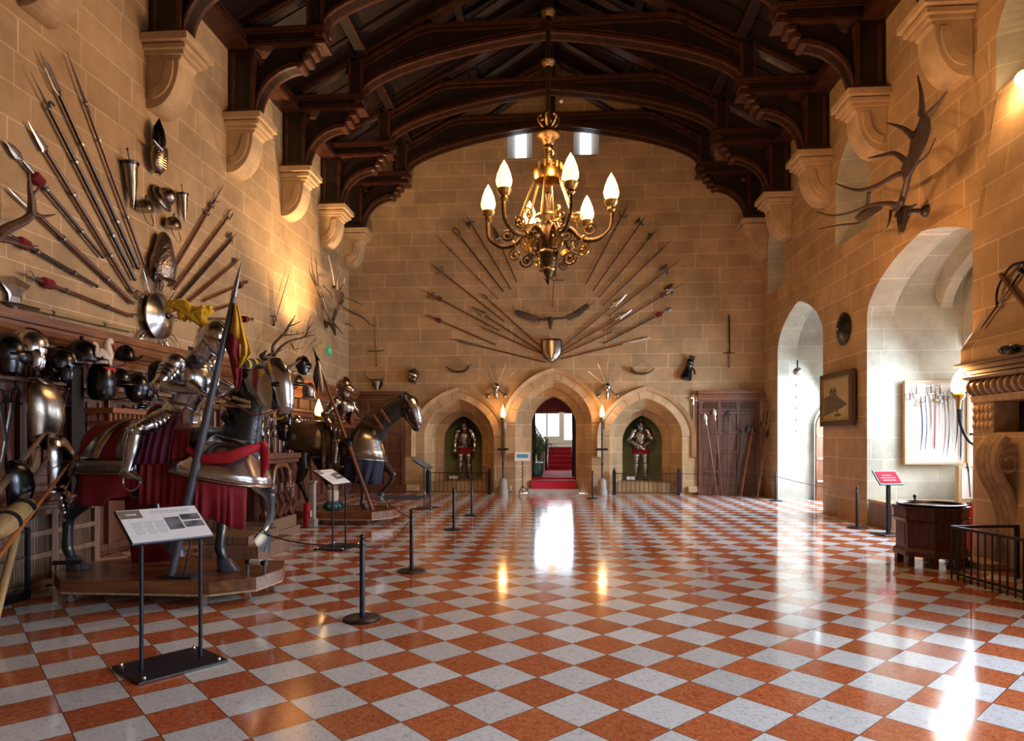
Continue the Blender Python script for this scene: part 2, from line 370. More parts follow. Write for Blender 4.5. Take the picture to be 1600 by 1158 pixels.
def wall(name, W, ops, s0, s1, ztop, material='stone'):
    mb = MB()
    for a, b, za, zb, ta, tb in wall_strips(ops, s0, s1, ztop):
        mb.add([W(a, za, 0), W(b, zb, 0), W(b, tb, 0), W(a, ta, 0)], [(0, 1, 2, 3)])
    return mb.build(name, material)
def skin(mb, W, l0, d0, l1, d1, close=False):          # surface between two (s,z) outlines at depths d0,d1
    n = len(l0); mb.add([W(s, z, d0) for s, z in l0]+[W(s, z, d1) for s, z in l1], [(i, i+1, i+1+n, i+n) for i in range(n-1)]+([(n-1, 0, n, 2*n-1)] if close else []))
WL = lambda s, z, d: (XL-d, s, z)
WR = lambda s, z, d: (XR+d, s, z)
WB = lambda s, z, d: (s, D+d, z)
# ---- floor
mb = MB(); mb.add([(XL-.3, YB, 0), (XR+2.2, YB, 0), (XR+2.2, D+.1, 0), (XL-.3, D+.1, 0)], [(0, 1, 2, 3)])
structure(mb.build('floor', 'floor'), 'polished floor of orange and white marble laid as diamonds')
# ---- left wall
lw = wall('wall_left', WL, [], YB, D+.6, ZT+.6); structure(lw, 'left sandstone wall hung with arms')
# ---- right wall with bays (big) and clerestory recesses (small, high)
bayA, bayB = Op(16.55, 1.53, 0, 3.92, 1.05), Op(11.02, 1.9, 0, 3.92, 1.02)
bayC, bayD = Op(3.2, 1.7, 0, 3.92, 1.02), Op(-.6, 1.6, 0, 3.92, 1.02)
cl = [Op(13.57, .77, 5.62, 6.85, .85), Op(18.2, .72, 5.62, 6.85, .85), Op(8.35, .86, 5.4, 6.85, .85)]
rw = wall('wall_right', WR, [bayA, bayB, bayC, bayD]+cl, YB, D+.6, ZT+.6); structure(rw, 'right sandstone wall pierced by window bays')
def bay(n, o, far=7.5, win=True):
    # ring arch, then chamber with pointed vault, ribs, outer wall window
    mb = MB(); L0 = o.line(); ring = [(o.c+(s-o.c)*1.0, z) for s, z in L0]
    skin(mb, WR, L0, 0, ring, .5)
    up = arch_outline(o.c, o.hw+.02, 0, o.sp+.42, o.ri, 12, o.a); r2 = [(o.c+(s-o.c)*(1.02), z) for s, z in L0]
    # step from ring to vault
    skin(mb, WR, ring, .5, up, .5)
    skin(mb, WR, up, .5, up, far-XR)
    for d in (1.22,):
        rb0 = arch_outline(o.c, o.hw-.02, o.sp+.05, o.sp+.22, o.ri-.02, 12, o.a)
        a = [p for p in up[1:-1]]; b_ = [(o.c+(s-o.c)*.93, z-.3) for s, z in a]
        skin(mb, WR, a, d, b_, d+.06); skin(mb, WR, b_, d+.06, b_, d+.26); skin(mb, WR, b_, d+.26, a, d+.32)
    structure(mb.build('wall_bay', 'stone_daylit'), ('daylight-toned stone window bay nearest the %s' % n))
    # outer wall with tall mullioned window
    lights = [Op(o.c+k*(o.hw*.44), o.hw*.2, .95, 3.3, .35) for k in (-1.8, -.6, .6, 1.8)]
    lights = [Op(l.c, o.hw*.235, .95, 3.2, .4) for l in lights]
    WF = lambda s, z, d: (far+d, s, z)
    mb = MB()
    for a, b, za, zb, ta, tb in wall_strips(lights, o.c-o.hw-.02, o.c+o.hw+.02, 5.6):
        mb.add([WF(a, za, 0), WF(b, zb, 0), WF(b, tb, 0), WF(a, ta, 0)], [(0, 1, 2, 3)])
    for l in lights: skin(mb, WF, l.line(), 0, l.line(), .14, True)
    structure(mb.build('wall_bay_outer', 'stone_daylit'), 'outer wall of the window bay nearest the %s' % n)
    for l in lights:
        mb = MB(); ln = l.line(); mb.add([WF(s, z, .14) for s, z in ln], [tuple(range(len(ln)))])
        f = structure(mb.build('window_%d' % (len([1 for o_ in C.objects if o_.name.startswith('window_')])+1), 'pane'))
        bar = MB()
        for zz in (1.7, 2.45, 3.15): bar.box((far+.11, l.c, zz), (.03, l.hw*2, .05))
        bar.build('glazing_bar', 'iron', f)
bay('back wall', bayA, 7.65); bay('fireplace', bayB); bay('camera', bayC); bay('near end wall', bayD)
for o in cl:
    mb = MB(); a = o.line(); b = [(o.c+(s-o.c)*.62+ .1, o.z0+.25+(z-o.z0)*.86 if z > o.z0+.01 else z+.3) for s, z in a]
    skin(mb, WR, a, 0, b, .55, True); mb.add([WR(s, z, .55) for s, z in b], [tuple(range(len(b)))])
    structure(mb.build('wall_recess', 'stone_daylit'))
# door inside bay A, on its far side wall
mb = MB(); c_ = atY(1290, 690, bayA.c+bayA.hw-.02); 
ln = arch_outline(7.28, .55, 0, 1.9, .75); mb.prism(ln, -.08, T(0, bayA.c+bayA.hw-.01, 0))
dr = structure(mb.build('door_1', 'door_wood'), 'pointed plank door inside the far window bay')
mb = MB(); skin(mb, lambda s, z, d: (s, bayA.c+bayA.hw-.01-d, z), ln, .0, [(7.28+(s-7.28)*1.14, z*1.04) for s, z in ln], .14)
for zz in (.5, 1.1, 1.7): mb.box((7.28, bayA.c+bayA.hw-.11, zz), (1.06, .03, .05))
mb.build('door_frame', 'frame_white', dr)
# ---- back wall
sp = 1031/D
lN, rN, dC = Op(-3.03, 1.04, 0, 1.7, 1.1, .2), Op(2.45, 1.04, 0, 1.7, 1.1, .2), Op(-.23, 1.12, 0, 2.1, 1.25, .2)
lan = [Op(onB(812, 240).x, .37, onB(0, 272).z, onB(0, 211).z), Op(onB(916, 240).x, .37, onB(0, 270).z, onB(0, 209).z)]
bw = wall('wall_back', WB, [lN, rN, dC]+lan, XL, XR, lambda s: 13.1-.6*abs(s-XC)); structure(bw, 'far sandstone end wall with fan of polearms')
def hood(o, grow, wdt, dep, sp_):            # projecting hood mould
    mb = MB(); l0 = arch_outline(o.c, o.hw+grow, sp_, o.sp, o.ri+grow*.9, 12, o.a); l1 = arch_outline(o.c, o.hw+grow+wdt, sp_, o.sp, o.ri+grow*.9+wdt, 12, o.a)
    skin(mb, WB, l0, 0, l0, -dep*.5); skin(mb, WB, l0, -dep*.5, l1, -dep); skin(mb, WB, l1, -dep, l1, 0)
    return mb.build('trim_1' , 'stone_plain')
def voussoirs(o, grow, n, dep=.025):
    """proud ring of wedge stones between the opening edge and the hood"""
    mb = MB(); l0 = arch_outline(o.c, o.hw, o.sp, o.sp, o.ri, n, o.a)[1:-1]; l1 = arch_outline(o.c, o.hw+grow, o.sp, o.sp, o.ri+grow*.9, n, o.a)[1:-1]
    for i in range(0, len(l0)-2, 2):
        seq0 = l0[i:i+3]; seq1 = l1[i:i+3]
        def sh(a, b, t): return (a[0]+(b[0]-a[0])*t, a[1]+(b[1]-a[1])*t)
        q0 = [sh(seq0[0], seq0[1], .03), seq0[1], sh(seq0[2], seq0[1], .03)]; q1 = [sh(seq1[0], seq1[1], .03), seq1[1], sh(seq1[2], seq1[1], .03)]
        pts = q0+q1[::-1]; mb.prism(pts, -dep, T(0, D, 0))
    return mb
k = 1
for o, grow, hz in ((lN, .26, 1.1), (rN, .26, 1.1), (dC, .26, 1.9)):
    h = hood(o, grow, .11, .14, hz); h.name = 'trim_%d' % k; structure(h, 'projecting hood mould over an arch'); k += 1
    v = voussoirs(o, grow, 9).build('trim_%d' % k, 'stone_plain'); structure(v, 'wedge stones round an arch'); k += 1
# niches: outer order, step, deep opening, green back
for o, lbl in ((lN, 'left'), (rN, 'right')):
    mb = MB(); a = o.line(); b = arch_outline(o.c, .80, .32, 1.66, .84, 12, .2); b2 = b; cc = arch_outline(o.c, .60, .36, 1.55, .78, 12, .2)
    a2 = [(s, max(z, .0)) for s, z in a]
    skin(mb, WB, a2, 0, b, .45); skin(mb, WB, b, .45, b, .65); skin(mb, WB, b, .65, cc, .8); skin(mb, WB, cc, .8, cc, 1.0)
    mb.add([WB(o.c-1.04, 0, 0), WB(o.c+1.04, 0, 0), WB(o.c+1.04, 0, .3), WB(o.c-1.04, 0, .3)], [(0, 1, 2, 3)])
    mb.add([WB(o.c-1.0, 0, .3), WB(o.c+1.0, 0, .3), WB(o.c+.9, .32, .3), WB(o.c-.9, .32, .3)], [(0, 1, 2, 3)])
    mb.add([WB(o.c-.95, .32, .3), WB(o.c+.95, .32, .3), WB(o.c+.8, .36, 1.7), WB(o.c-.8, .36, 1.7)], [(0, 1, 2, 3)])
    structure(mb.build('wall_niche', 'stone'), '%s arched niche holding a suit of armour' % lbl)
    mb = MB(); d2 = arch_outline(o.c, .78, .36, 1.72, .9, 12, .2); skin(mb, WB, d2, 1.0, d2, 1.65); mb.add([WB(s, z, 1.65) for s, z in d2], [tuple(range(len(d2)))])
    skin(mb, WB, cc, 1.0, d2, 1.0)
    structure(mb.build('wall_niche_back', 'niche'), 'green painted back of the %s niche' % lbl)
# doorway orders
mb = MB(); o = dC; a = o.line(); b = arch_outline(o.c, .92, 0, 2.1, 1.06, 12, .2); c2 = arch_outline(o.c, .84, 0, 2.1, .98, 12, .2); d3 = arch_outline(o.c, .68, 0, 2.05, .86, 12, .2)
skin(mb, WB, a, 0, b, .22); skin(mb, WB, b, .22, b, .45); skin(mb, WB, b, .45, c2, .5); skin(mb, WB, c2, .5, d3, .62); skin(mb, WB, d3, .62, d3, 1.1)
structure(mb.build('wall_doorway', 'stone'), 'stepped stone arch of the central doorway')
# lancet windows
for i, o in enumerate(lan):
    mb = MB(); a = o.line(); b = [(o.c+(s-o.c)*.45, z+(.18 if z < o.z0+.1 else -.02)) for s, z in a]; skin(mb, WB, a, 0, b, .5, True)
    r_ = structure(mb.build('trim_%d' % k, 'frame_white'), 'splayed pale reveal of a lancet window'); k += 1
    mb = MB(); mb.add([WB(s, z, .5) for s, z in b], [tuple(range(4))]); structure(mb.build('window_%d' % (40+i), 'lancet'), '%s lancet window high in the end wall' % ('left', 'right')[i])
# pier plinths between the back-wall arches
mb = MB()
for x0, x1 in ((-4.62, -4.2), (-1.72, -1.45), (1.0, 1.3), (3.62, 4.05)):
    mb.box(((x0+x1)/2, D-.05, .16), (x1-x0, .12, .2), bev=.03)
structure(mb.build('baseboard_back', 'stone_plain'), 'stone plinths at the foot of the arch piers')
# near end wall, closing the hall
mb = MB(); mb.add([(XL, YB, 0), (XR, YB, 0), (XR, YB, 9.5), (XC, YB, 13.1), (XL, YB, 9.5)], [(0, 1, 2, 3, 4)]); structure(mb.build('wall_near', 'stone'))
# ---- corbels
def corbel(Y, side):
    x0 = XL if side < 0 else XR; q = -side; mb = MB()     # q: direction into hall
    prof = [(0, 6.7), (.06, 6.7)]+[(.06+.46*sin(t*pi/20), 7.42-.72*cos(t*pi/20)) for t in range(1, 11)]+[(.56, 7.46), (.56, 7.5), (0, 7.5)]
    mb.prism([(x0+q*a, z) for a, z in prof], .45, T(0, Y, 0))
    mb.prism([(x0+q*a, z) for a, z in [(.1+.34*sin(t*pi/20), 7.34-.5*cos(t*pi/20)) for t in range(0, 11)]+[(.44, 7.42), (.34, 7.42)]+[(.06+.24*sin(t*pi/20), 7.34-.36*cos(t*pi/20)) for t in range(10, -1, -1)]], .51, T(0, Y-.03, 0))
    for z0, z1, p in ((7.5, 7.56, .62), (7.56, 7.64, .68), (7.66, 7.78, .74)): mb.box((x0+q*p/2, Y+.225, (z0+z1)/2), (p, .45+2*(p-.58), z1-z0))
    return mb
for Y in TRUSS:
    for sd in (-1, 1):
        o = corbel(Y if Y < 19 else 18.95, sd).build('trim_%d' % k, 'stone_plain', bevel=.01); k += 1
        structure(o, 'carved stone corbel under a roof truss on the %s wall' % ('left' if sd < 0 else 'right'))
# ---- hammer-beam trusses
HX = 1.87                                    # hammer beam reach
def truss(Y):
    root = structure(empty('trim_%d' % (100+int(Y*10)), (0, Y+.22, 0)), 'dark oak hammer-beam roof truss')
    hwid = (XR-XL)/2; arch = MB(); edge = MB(); post = MB(); beam = MB(); rft = MB(); th = .3
    zA, zap = 9.45, 10.66; xa = hwid-HX+.02
    def zarch(x): u = abs(x)/xa; return zA+(zap-zA)*((1-.35)*sqrt(max(0, 1-u*u))+.35*(1-u)) 
    def ztopc(x): return min(10.98, 10.22+.54*(xa-abs(x)))
    xs = [xa*(-cos(pi*i/28)) for i in range(29)]
    lo = [(XC+x, max(zarch(x), 9.45)) for x in xs]; up = [(XC+x, ztopc(x)) for x in xs]
    arch.prism(lo+up[::-1], .2, T(0, -.1, 0))
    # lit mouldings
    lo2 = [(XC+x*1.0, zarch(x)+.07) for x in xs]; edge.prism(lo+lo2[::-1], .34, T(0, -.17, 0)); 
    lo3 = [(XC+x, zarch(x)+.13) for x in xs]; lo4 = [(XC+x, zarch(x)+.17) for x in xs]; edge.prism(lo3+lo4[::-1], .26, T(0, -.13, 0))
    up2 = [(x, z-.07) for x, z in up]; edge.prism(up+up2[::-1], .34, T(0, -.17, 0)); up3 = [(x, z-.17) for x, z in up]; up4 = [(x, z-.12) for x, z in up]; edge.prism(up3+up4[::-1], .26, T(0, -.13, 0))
    for q in (-1, 1):
        xw = XC+q*hwid; X = lambda a: xw-q*a
        # wall post and hammer beam
        post.box((X(.26), 0, 8.5), (.5, .34, 1.45)); edge.box((X(.5), 0, 8.4), (.07, .42, 1.2))
        edge.box((X(.12), 0, 8.4), (.07, .38, 1.2)); edge.box((X(.3), 0, 7.84), (.58, .44, .12))
        beam.box((X(HX/2), 0, 9.27), (HX, .32, .3))
        for z in (9.12, 9.42): edge.box((X(HX/2+.02), 0, z), (HX+.06, .42, .06))
        edge.box((X(HX/2), 0, 9.36), (HX, .37, .03)); edge.box((X(HX/2), 0, 9.2), (HX, .37, .03))
        # moulded nose stepping down
        for i, (a, z) in enumerate(((HX+.02, 9.3), (HX-.06, 9.14), (HX-.14, 9.0), (HX-.24, 8.86), (HX-.36, 8.74))):
            edge.box((X(a-.1), 0, z), (.22-.02*i, .36, .13), bev=.03)
        # curved brace below
        n = 12; cur = []; cur2 = []
        for i in range(n+1):
            t = i/n*pi/2; a = .55+(HX-.42-.55)*(1-cos(t)); z = 7.85+.86*sin(t); cur.append((X(a), z)); cur2.append((X(a-.01), z+.09))
        top = [(X(HX-.42), 9.12), (X(.9), 9.12), (X(.42), 8.55), (X(.42), 7.85)]
        post.prism(cur+top, .18, T(0, -.09, 0)); edge.prism(cur+cur2[::-1], .32, T(0, -.16, 0))
        # hammer post
        post.box((X(HX-.16), 0, 9.85), (.26, .3, .85)); edge.box((X(HX-.02), 0, 9.85), (.07, .36, .8)); edge.box((X(HX-.3), 0, 9.85), (.05, .34, .8))
        # principal rafter & strut
        L_ = sqrt((hwid)**2+(.54*hwid)**2); ang = math.atan(.54)
        rft.box((0, 0, 0), (L_, .28, .28), T(XC+q*hwid/2, 0, 9.5+.27*hwid+.05) @ R(q*ang, 'Y'))
        edge.box((0, 0, -.17), (L_-.8, .3, .05), T(XC+q*hwid/2, 0, 9.5+.27*hwid+.05) @ R(q*ang, 'Y'))
        rft.tube([(XC+q*1.9, 0, 10.95), (XC+q*.25, 0, 12.0)], .09, 4)
        rft.tube([(XC+q*2.6, 0, 10.9), (XC+q*2.9, 0, 11.35)], .09, 4)
        rft.tube([(X(1.65), 0, 10.2), (X(.25), 0, 9.45)], .09, 4); edge.tube([(X(.5), -.0, 9.5), (X(1.5), 0, 10.1)], .06, 4)
    rft.box((XC, 0, 11.6), (.26, .24, 1.6))
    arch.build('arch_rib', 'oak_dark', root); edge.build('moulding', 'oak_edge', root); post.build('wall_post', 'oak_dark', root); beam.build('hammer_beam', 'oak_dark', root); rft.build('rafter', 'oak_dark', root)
for Y in TRUSS: truss(Y if Y < 19 else 18.93)
# wall plates, purlins, ridge, common rafters, boards
hw = (XR-XL)/2
mb = MB()
for q in (-1, 1):
    xw = XC+q*hw
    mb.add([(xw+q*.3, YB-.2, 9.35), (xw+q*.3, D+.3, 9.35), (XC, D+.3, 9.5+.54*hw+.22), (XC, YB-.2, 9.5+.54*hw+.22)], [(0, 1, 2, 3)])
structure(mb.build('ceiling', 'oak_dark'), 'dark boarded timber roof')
mb = MB(); me2 = MB()
for q in (-1, 1):
    xw = XC+q*hw
    mb.box((xw-q*.12, (YB+D)/2, 9.3), (.36, D-YB, .42)); me2.box((xw-q*.2, (YB+D)/2, 9.12), (.42, D-YB, .1)); me2.box((xw-q*.16, (YB+D)/2, 9.3), (.42, D-YB, .05))
    mb.box((XC+q*(hw-HX), (YB+D)/2, 10.42), (.2, D-YB, .26)); me2.box((XC+q*(hw-HX)-q*.1, (YB+D)/2, 10.32), (.06, D-YB, .05))
    mb.box((XC+q*2.1, (YB+D)/2, 11.75), (.18, D-YB, .24))
mb.box((XC, (YB+D)/2, 12.7), (.2, D-YB, .3))
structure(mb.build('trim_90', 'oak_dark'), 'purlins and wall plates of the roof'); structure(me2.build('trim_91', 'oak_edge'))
mb = MB(); n = 30
for i in range(n):
    y = YB+.4+i*(D-YB-.6)/n
    for q in (-1, 1): mb.box((0, 0, 0), (sqrt(1+.54**2)*hw, .09, .14), T(XC+q*hw/2, y, 9.6+.27*hw) @ R(q*math.atan(.54), 'Y'))
structure(mb.build('trim_92', 'oak_dark'), 'common rafters')
# ---- corridor and stairs beyond the doorway
cx = dC.c; y0 = D+1.1
mb = MB(); mb.add([(cx-1.5, y0, 0), (cx-1.5, 32, 0), (cx-1.5, 32, 5), (cx-1.5, y0, 5)], [(0, 1, 2, 3)]); mb.add([(cx+1.5, y0, 0), (cx+1.5, 32, 0), (cx+1.5, 32, 5), (cx+1.5, y0, 5)], [(3, 2, 1, 0)])
mb.add([(cx-1.5, y0, 4.6), (cx+1.5, y0, 4.6), (cx+1.5, 32, 4.6), (cx-1.5, 32, 4.6)], [(0, 1, 2, 3)])
mb.add([(cx-1.5, y0, 0), (cx+1.5, y0, 0), (cx+1.5, 32, 0), (cx-1.5, 32, 0)], [(0, 1, 2, 3)])
structure(mb.build('wall_corridor', 'stair_wall'))
WE = lambda s, z, d: (s, 29.5+d, z)
ws = [Op(cx-.42, .55, 1.75, 3.3, .55), Op(cx+.78, .42, 1.6, 3.35, .45)]
mb = MB()
for a, b, za, zb, ta, tb in wall_strips(ws, cx-1.5, cx+1.5, 4.6): mb.add([WE(a, za, 0), WE(b, zb, 0), WE(b, tb, 0), WE(a, ta, 0)], [(0, 1, 2, 3)])
for o in ws: skin(mb, WE, o.line(), 0, o.line(), .2, True)
structure(mb.build('wall_corridor_end', 'stair_wall'))
for i, o in enumerate(ws):
    mb = MB(); ln = o.line(); mb.add([WE(s, z, .2) for s, z in ln], [tuple(range(len(ln)))]); f = structure(mb.build('window_%d' % (50+i), 'pane'), 'bright staircase window')
    b_ = MB(); b_.box((o.c, 29.65, 2.8), (o.hw*2, .05, .07)); b_.box((o.c, 29.652, 2.6), (.06, .044, 2)); b_.build('glazing_bar', 'frame_brown', f)
lamp('corridor_window_daylight', 'AREA', (cx, 29.2, 2.8), 110, DAY, 2, (0, -1, -.25), sizey=2)
# ================================================================ ARMS BUILDERS
ORD = ['uppermost', 'second', 'third', 'fourth', 'fifth', 'sixth', 'seventh', 'eighth', 'ninth', 'tenth', 'eleventh', 'twelfth', 'thirteenth']
def blade_mb(mb, pts, th=.012):             # outline (x,z) symmetrical bevelled blade
    n = len(pts); cx_ = sum(p[0] for p in pts)/n; cz = sum(p[1] for p in pts)/n
    a = [(x, 0, z) for x, z in pts]; f = [(cx_+(x-cx_)*.45, th, cz+(z-cz)*.75) for x, z in pts]; b = [(cx_+(x-cx_)*.45, -th, cz+(z-cz)*.75) for x, z in pts]
    vs = a+f+b; fs = []
    for i in range(n):
        j = (i+1) % n; fs += [(i, j, n+j, n+i), (j, i, 2*n+i, 2*n+j)]
    fs += [tuple(range(n, 2*n)), tuple(range(3*n-1, 2*n-1, -1))]; mb.add(vs, fs)
def head_mb(kind, mb, s=1.0, flip=1):
    """weapon head above z=0 in local coords; returns its height"""
    m0 = mb.m; mb.m = m0 @ S(s*flip, s, s)
    if kind in ('spear', 'leaf'):
        w_, h = (.035, .34) if kind == 'spear' else (.055, .3)
        blade_mb(mb, [(-.014, .04), (-w_, .12), (-w_*.8, .2), (0, h), (w_*.8, .2), (w_, .12), (.014, .04)]); mb.lathe([(.02, -.12), (.024, -.02), (.014, .06)], 8)
    elif kind == 'pike':
        mb.tube([(0, 0, -.1), (0, 0, .05), (0, 0, .5)], [.02, .016, .003], 6); mb.ell((0, 0, 0), .028)
        h = .5
    elif kind == 'fork':
        mb.lathe([(.02, -.1), (.024, 0), (.02, .05)], 8)
        for q in (-1, 1): mb.tube(bez([(0, 0, .03), (q*.05, 0, .07), (q*.06, 0, .16), (q*.035, 0, .3)], 4), [.014]*12+[.003], 6)
        mb.tube(bez([(0, 0, .02), (.06, 0, .0), (.09, 0, -.05)], 4), .008, 6); h = .3
    elif kind == 'ranseur':
        blade_mb(mb, [(-.014, .04), (-.022, .2), (0, .46), (.022, .2), (.014, .04)])
        for q in (-1, 1): mb.tube(bez([(0, 0, .05), (q*.06, 0, .04), (q*.1, 0, .09), (q*.12, 0, .17)], 4), [.013]*12+[.003], 6)
        mb.lathe([(.02, -.12), (.026, .0), (.014, .08)], 8); h = .46
    elif kind == 'halberd':
        mb.tube([(0, 0, .05), (0, 0, .22), (0, 0, .55)], [.015, .013, .002], 4)
        blade_mb(mb, [(.01, .0), (.07, -.02), (.15, -.1), (.17, .06), (.15, .22), (.07, .13), (.01, .13)], .006)
        blade_mb(mb, [(-.01, .02), (-.06, .03), (-.15, .0), (-.07, .09), (-.01, .1)], .006)
        mb.lathe([(.02, -.2), (.024, -.02), (.02, .14)], 8); h = .55
    elif kind == 'partisan':
        blade_mb(mb, [(-.02, .0), (-.1, .02), (-.07, .08), (-.06, .2), (0, .5), (.06, .2), (.07, .08), (.1, .02), (.02, .0)]); mb.lathe([(.02, -.14), (.026, .0)], 8); h = .5
    elif kind == 'glaive':
        blade_mb(mb, [(-.02, .0), (-.03, .2), (-.035, .5), (.0, .72), (.035, .55), (.045, .3), (.035, .1), (.06, .05), (.02, .0)], .008); mb.lathe([(.02, -.14), (.026, .0)], 8); h = .7
    elif kind == 'bill':
        blade_mb(mb, [(-.015, .0), (-.03, .12), (-.1, .15), (-.03, .19), (-.02, .34), (0, .6), (.02, .34), (.09, .34), (.12, .22), (.06, .25), (.03, .1), (.015, 0)], .008); mb.lathe([(.02, -.14), (.026, .0)], 8); h = .6
    elif kind == 'axe':
        blade_mb(mb, [(.01, -.03), (.1, -.05), (.24, -.16), (.3, .05), (.24, .26), (.1, .13), (.01, .12)], .008)
        blade_mb(mb, [(-.01, .02), (-.08, .01), (-.13, .05), (-.08, .08), (-.01, .08)], .01)
        mb.tube([(0, 0, .1), (0, 0, .4)], [.016, .002], 4); mb.lathe([(.022, -.3), (.028, .0), (.022, .14)], 8); h = .4
    elif kind == 'knobs':
        mb.tube([(-.012, 0, .2), (-.012, 0, .75)], [.008, .003], 5); mb.tube([(.012, 0, .2), (.012, 0, .72)], [.008, .003], 5)
        for z in (-.2, .05): mb.ell((0, 0, z), (.055, .055, .04)); mb.tube([(-.08, 0, z+.02), (.08, 0, z+.02)], .012, 5)
        for q in (-1, 1): mb.tube(bez([(0, 0, .25), (q*.08, 0, .27), (q*.1, 0, .33)], 4), .009, 5)
        mb.lathe([(.02, -.2), (.022, .2)], 8); h = .72
    elif kind == 'hook':
        mb.tube([(0, 0, 0), (0, 0, .1), (0, 0, .42)], [.02, .012, .003], 6); mb.tube(bez([(0, 0, .03), (-.08, 0, .07), (-.12, 0, .0)], 5), [.016]*10+[.004], 6); mb.ell((0, 0, .02), .035); h = .42
    elif kind == 'trident':
        for q in (-1, 0, 1): mb.tube(bez([(0, 0, .0), (q*.05, 0, .06), (q*.055, 0, .2), (q*.05, 0, .42 if q else .55)], 4), [.013]*12+[.003], 5)
        mb.lathe([(.022, -.2), (.028, .0)], 8); h = .55
    mb.m = m0; return h*s
def polearm(p0, p1, nrm, kind, label, group, shaft='shaft', head='steel_dull', r=.017, hs=1.0, flip=1, tassel=None, clips=(.3, .75), cat='polearm', name='polearm'):
    p0, p1 = V(p0), V(p1); L_ = (p1-p0).length; fr = frame(p0, p1-p0, nrm)
    root = thing(name, label, cat, m=fr, group=group); hmb = MB(); hh = head_mb(kind, MB(), hs, flip)
    Ls = L_-hh; mb = MB(); mb.tube([(0, 0, 0), (0, 0, Ls*.5), (0, 0, Ls)], [r*.9, r, r*.85], 8); mb.ell((0, 0, 0), r*1.15, seg=8, rings=4); mb.build('shaft', shaft, root, True)
    hmb.m = T(0, 0, Ls); head_mb(kind, hmb, hs, flip); hmb.build('head', head, root)
    if tassel:
        t = MB(); n_ = 14
        for i in range(n_): a = i/n_*2*pi; t.tube([(0, 0, Ls-.1), (.05*cos(a), .05*sin(a), Ls-.14), (.055*cos(a), .055*sin(a), Ls-.26)], [.012, .014, .01], 5)
        t.build('tassel', tassel, root)
    if clips:
        for c_ in clips:
            t = MB(); t.box((0, -.01, c_*L_), (.06, .07, .02)); t.lathe([(r*1.3, c_*L_-.015), (r*1.3, c_*L_+.015)], 8); t.build('bracket', 'steel_dull', root)
    return root
def sword(p0, p1, nrm, label, group=None, guard=.11, grip=.18, bl='steel_dull', w_=.022, kind='cross', name='sword', rot=0, hm='iron'):
    """p0 pommel, p1 point"""
    p0, p1 = V(p0), V(p1); L_ = (p1-p0).length; root = thing(name, label, 'sword', m=frame(p0, p1-p0, nrm), group=group)
    mb = MB(); mb.tube([(0, 0, .02), (0, 0, grip*.5), (0, 0, grip)], [.012, .016, .012], 6); mb.build('grip', 'leather', root)
    mb = MB(); mb.ell((0, 0, 0), .026, seg=8, rings=5); mb.build('pommel', hm, root)
    mb = MB(); mb.tube([(-guard, 0, grip+.02), (0, 0, grip), (guard, 0, grip+.02)], .011, 6)
    if kind == 'basket':
        for k in range(5):
            a = k*2*pi/5; mb.tube(bez([(0, 0, .02), (.055*cos(a), .055*sin(a), grip*.5), (.04*cos(a), .04*sin(a), grip+.01)], 5), .006, 5)
    if kind == 'sabre':
        mb.tube(bez([(0, 0, .0), (-.07, 0, .03), (-.085, 0, .1), (0, 0, grip)], 5), .009, 5); mb.ell((-.02, 0, grip), (.06, .05, .012), seg=10, rings=4)
    if kind == 'shell': mb.ell((0, 0, grip+.01), (.06, .06, .03), seg=12, rings=6)
    mb.build('guard', hm, root)
    mb = MB()
    if kind in ('sabre', 'curved'):
        pts = []; n = 12
        for i in range(n+1):
            t = i/n; z = grip+(L_-grip)*t; off = .04*sin(pi*t); pts.append((off, z, w_*(1-.75*t**3)))
        blade_mb(mb, [(o-w/2, z) for o, z, w in pts]+[(o+w/2, z) for o, z, w in pts[::-1]], .005)
    else: blade_mb(mb, [(-w_, grip), (-w_*.7, L_*.9), (0, L_), (w_*.7, L_*.9), (w_, grip)], .006)
    mb.build('blade', bl, root); return root
def dome(mb, r, h, comb=0, peak=0):
    mb.ell((0, 0, 0), (r, r, h), z0=0, z1=1, seg=20, rings=8)
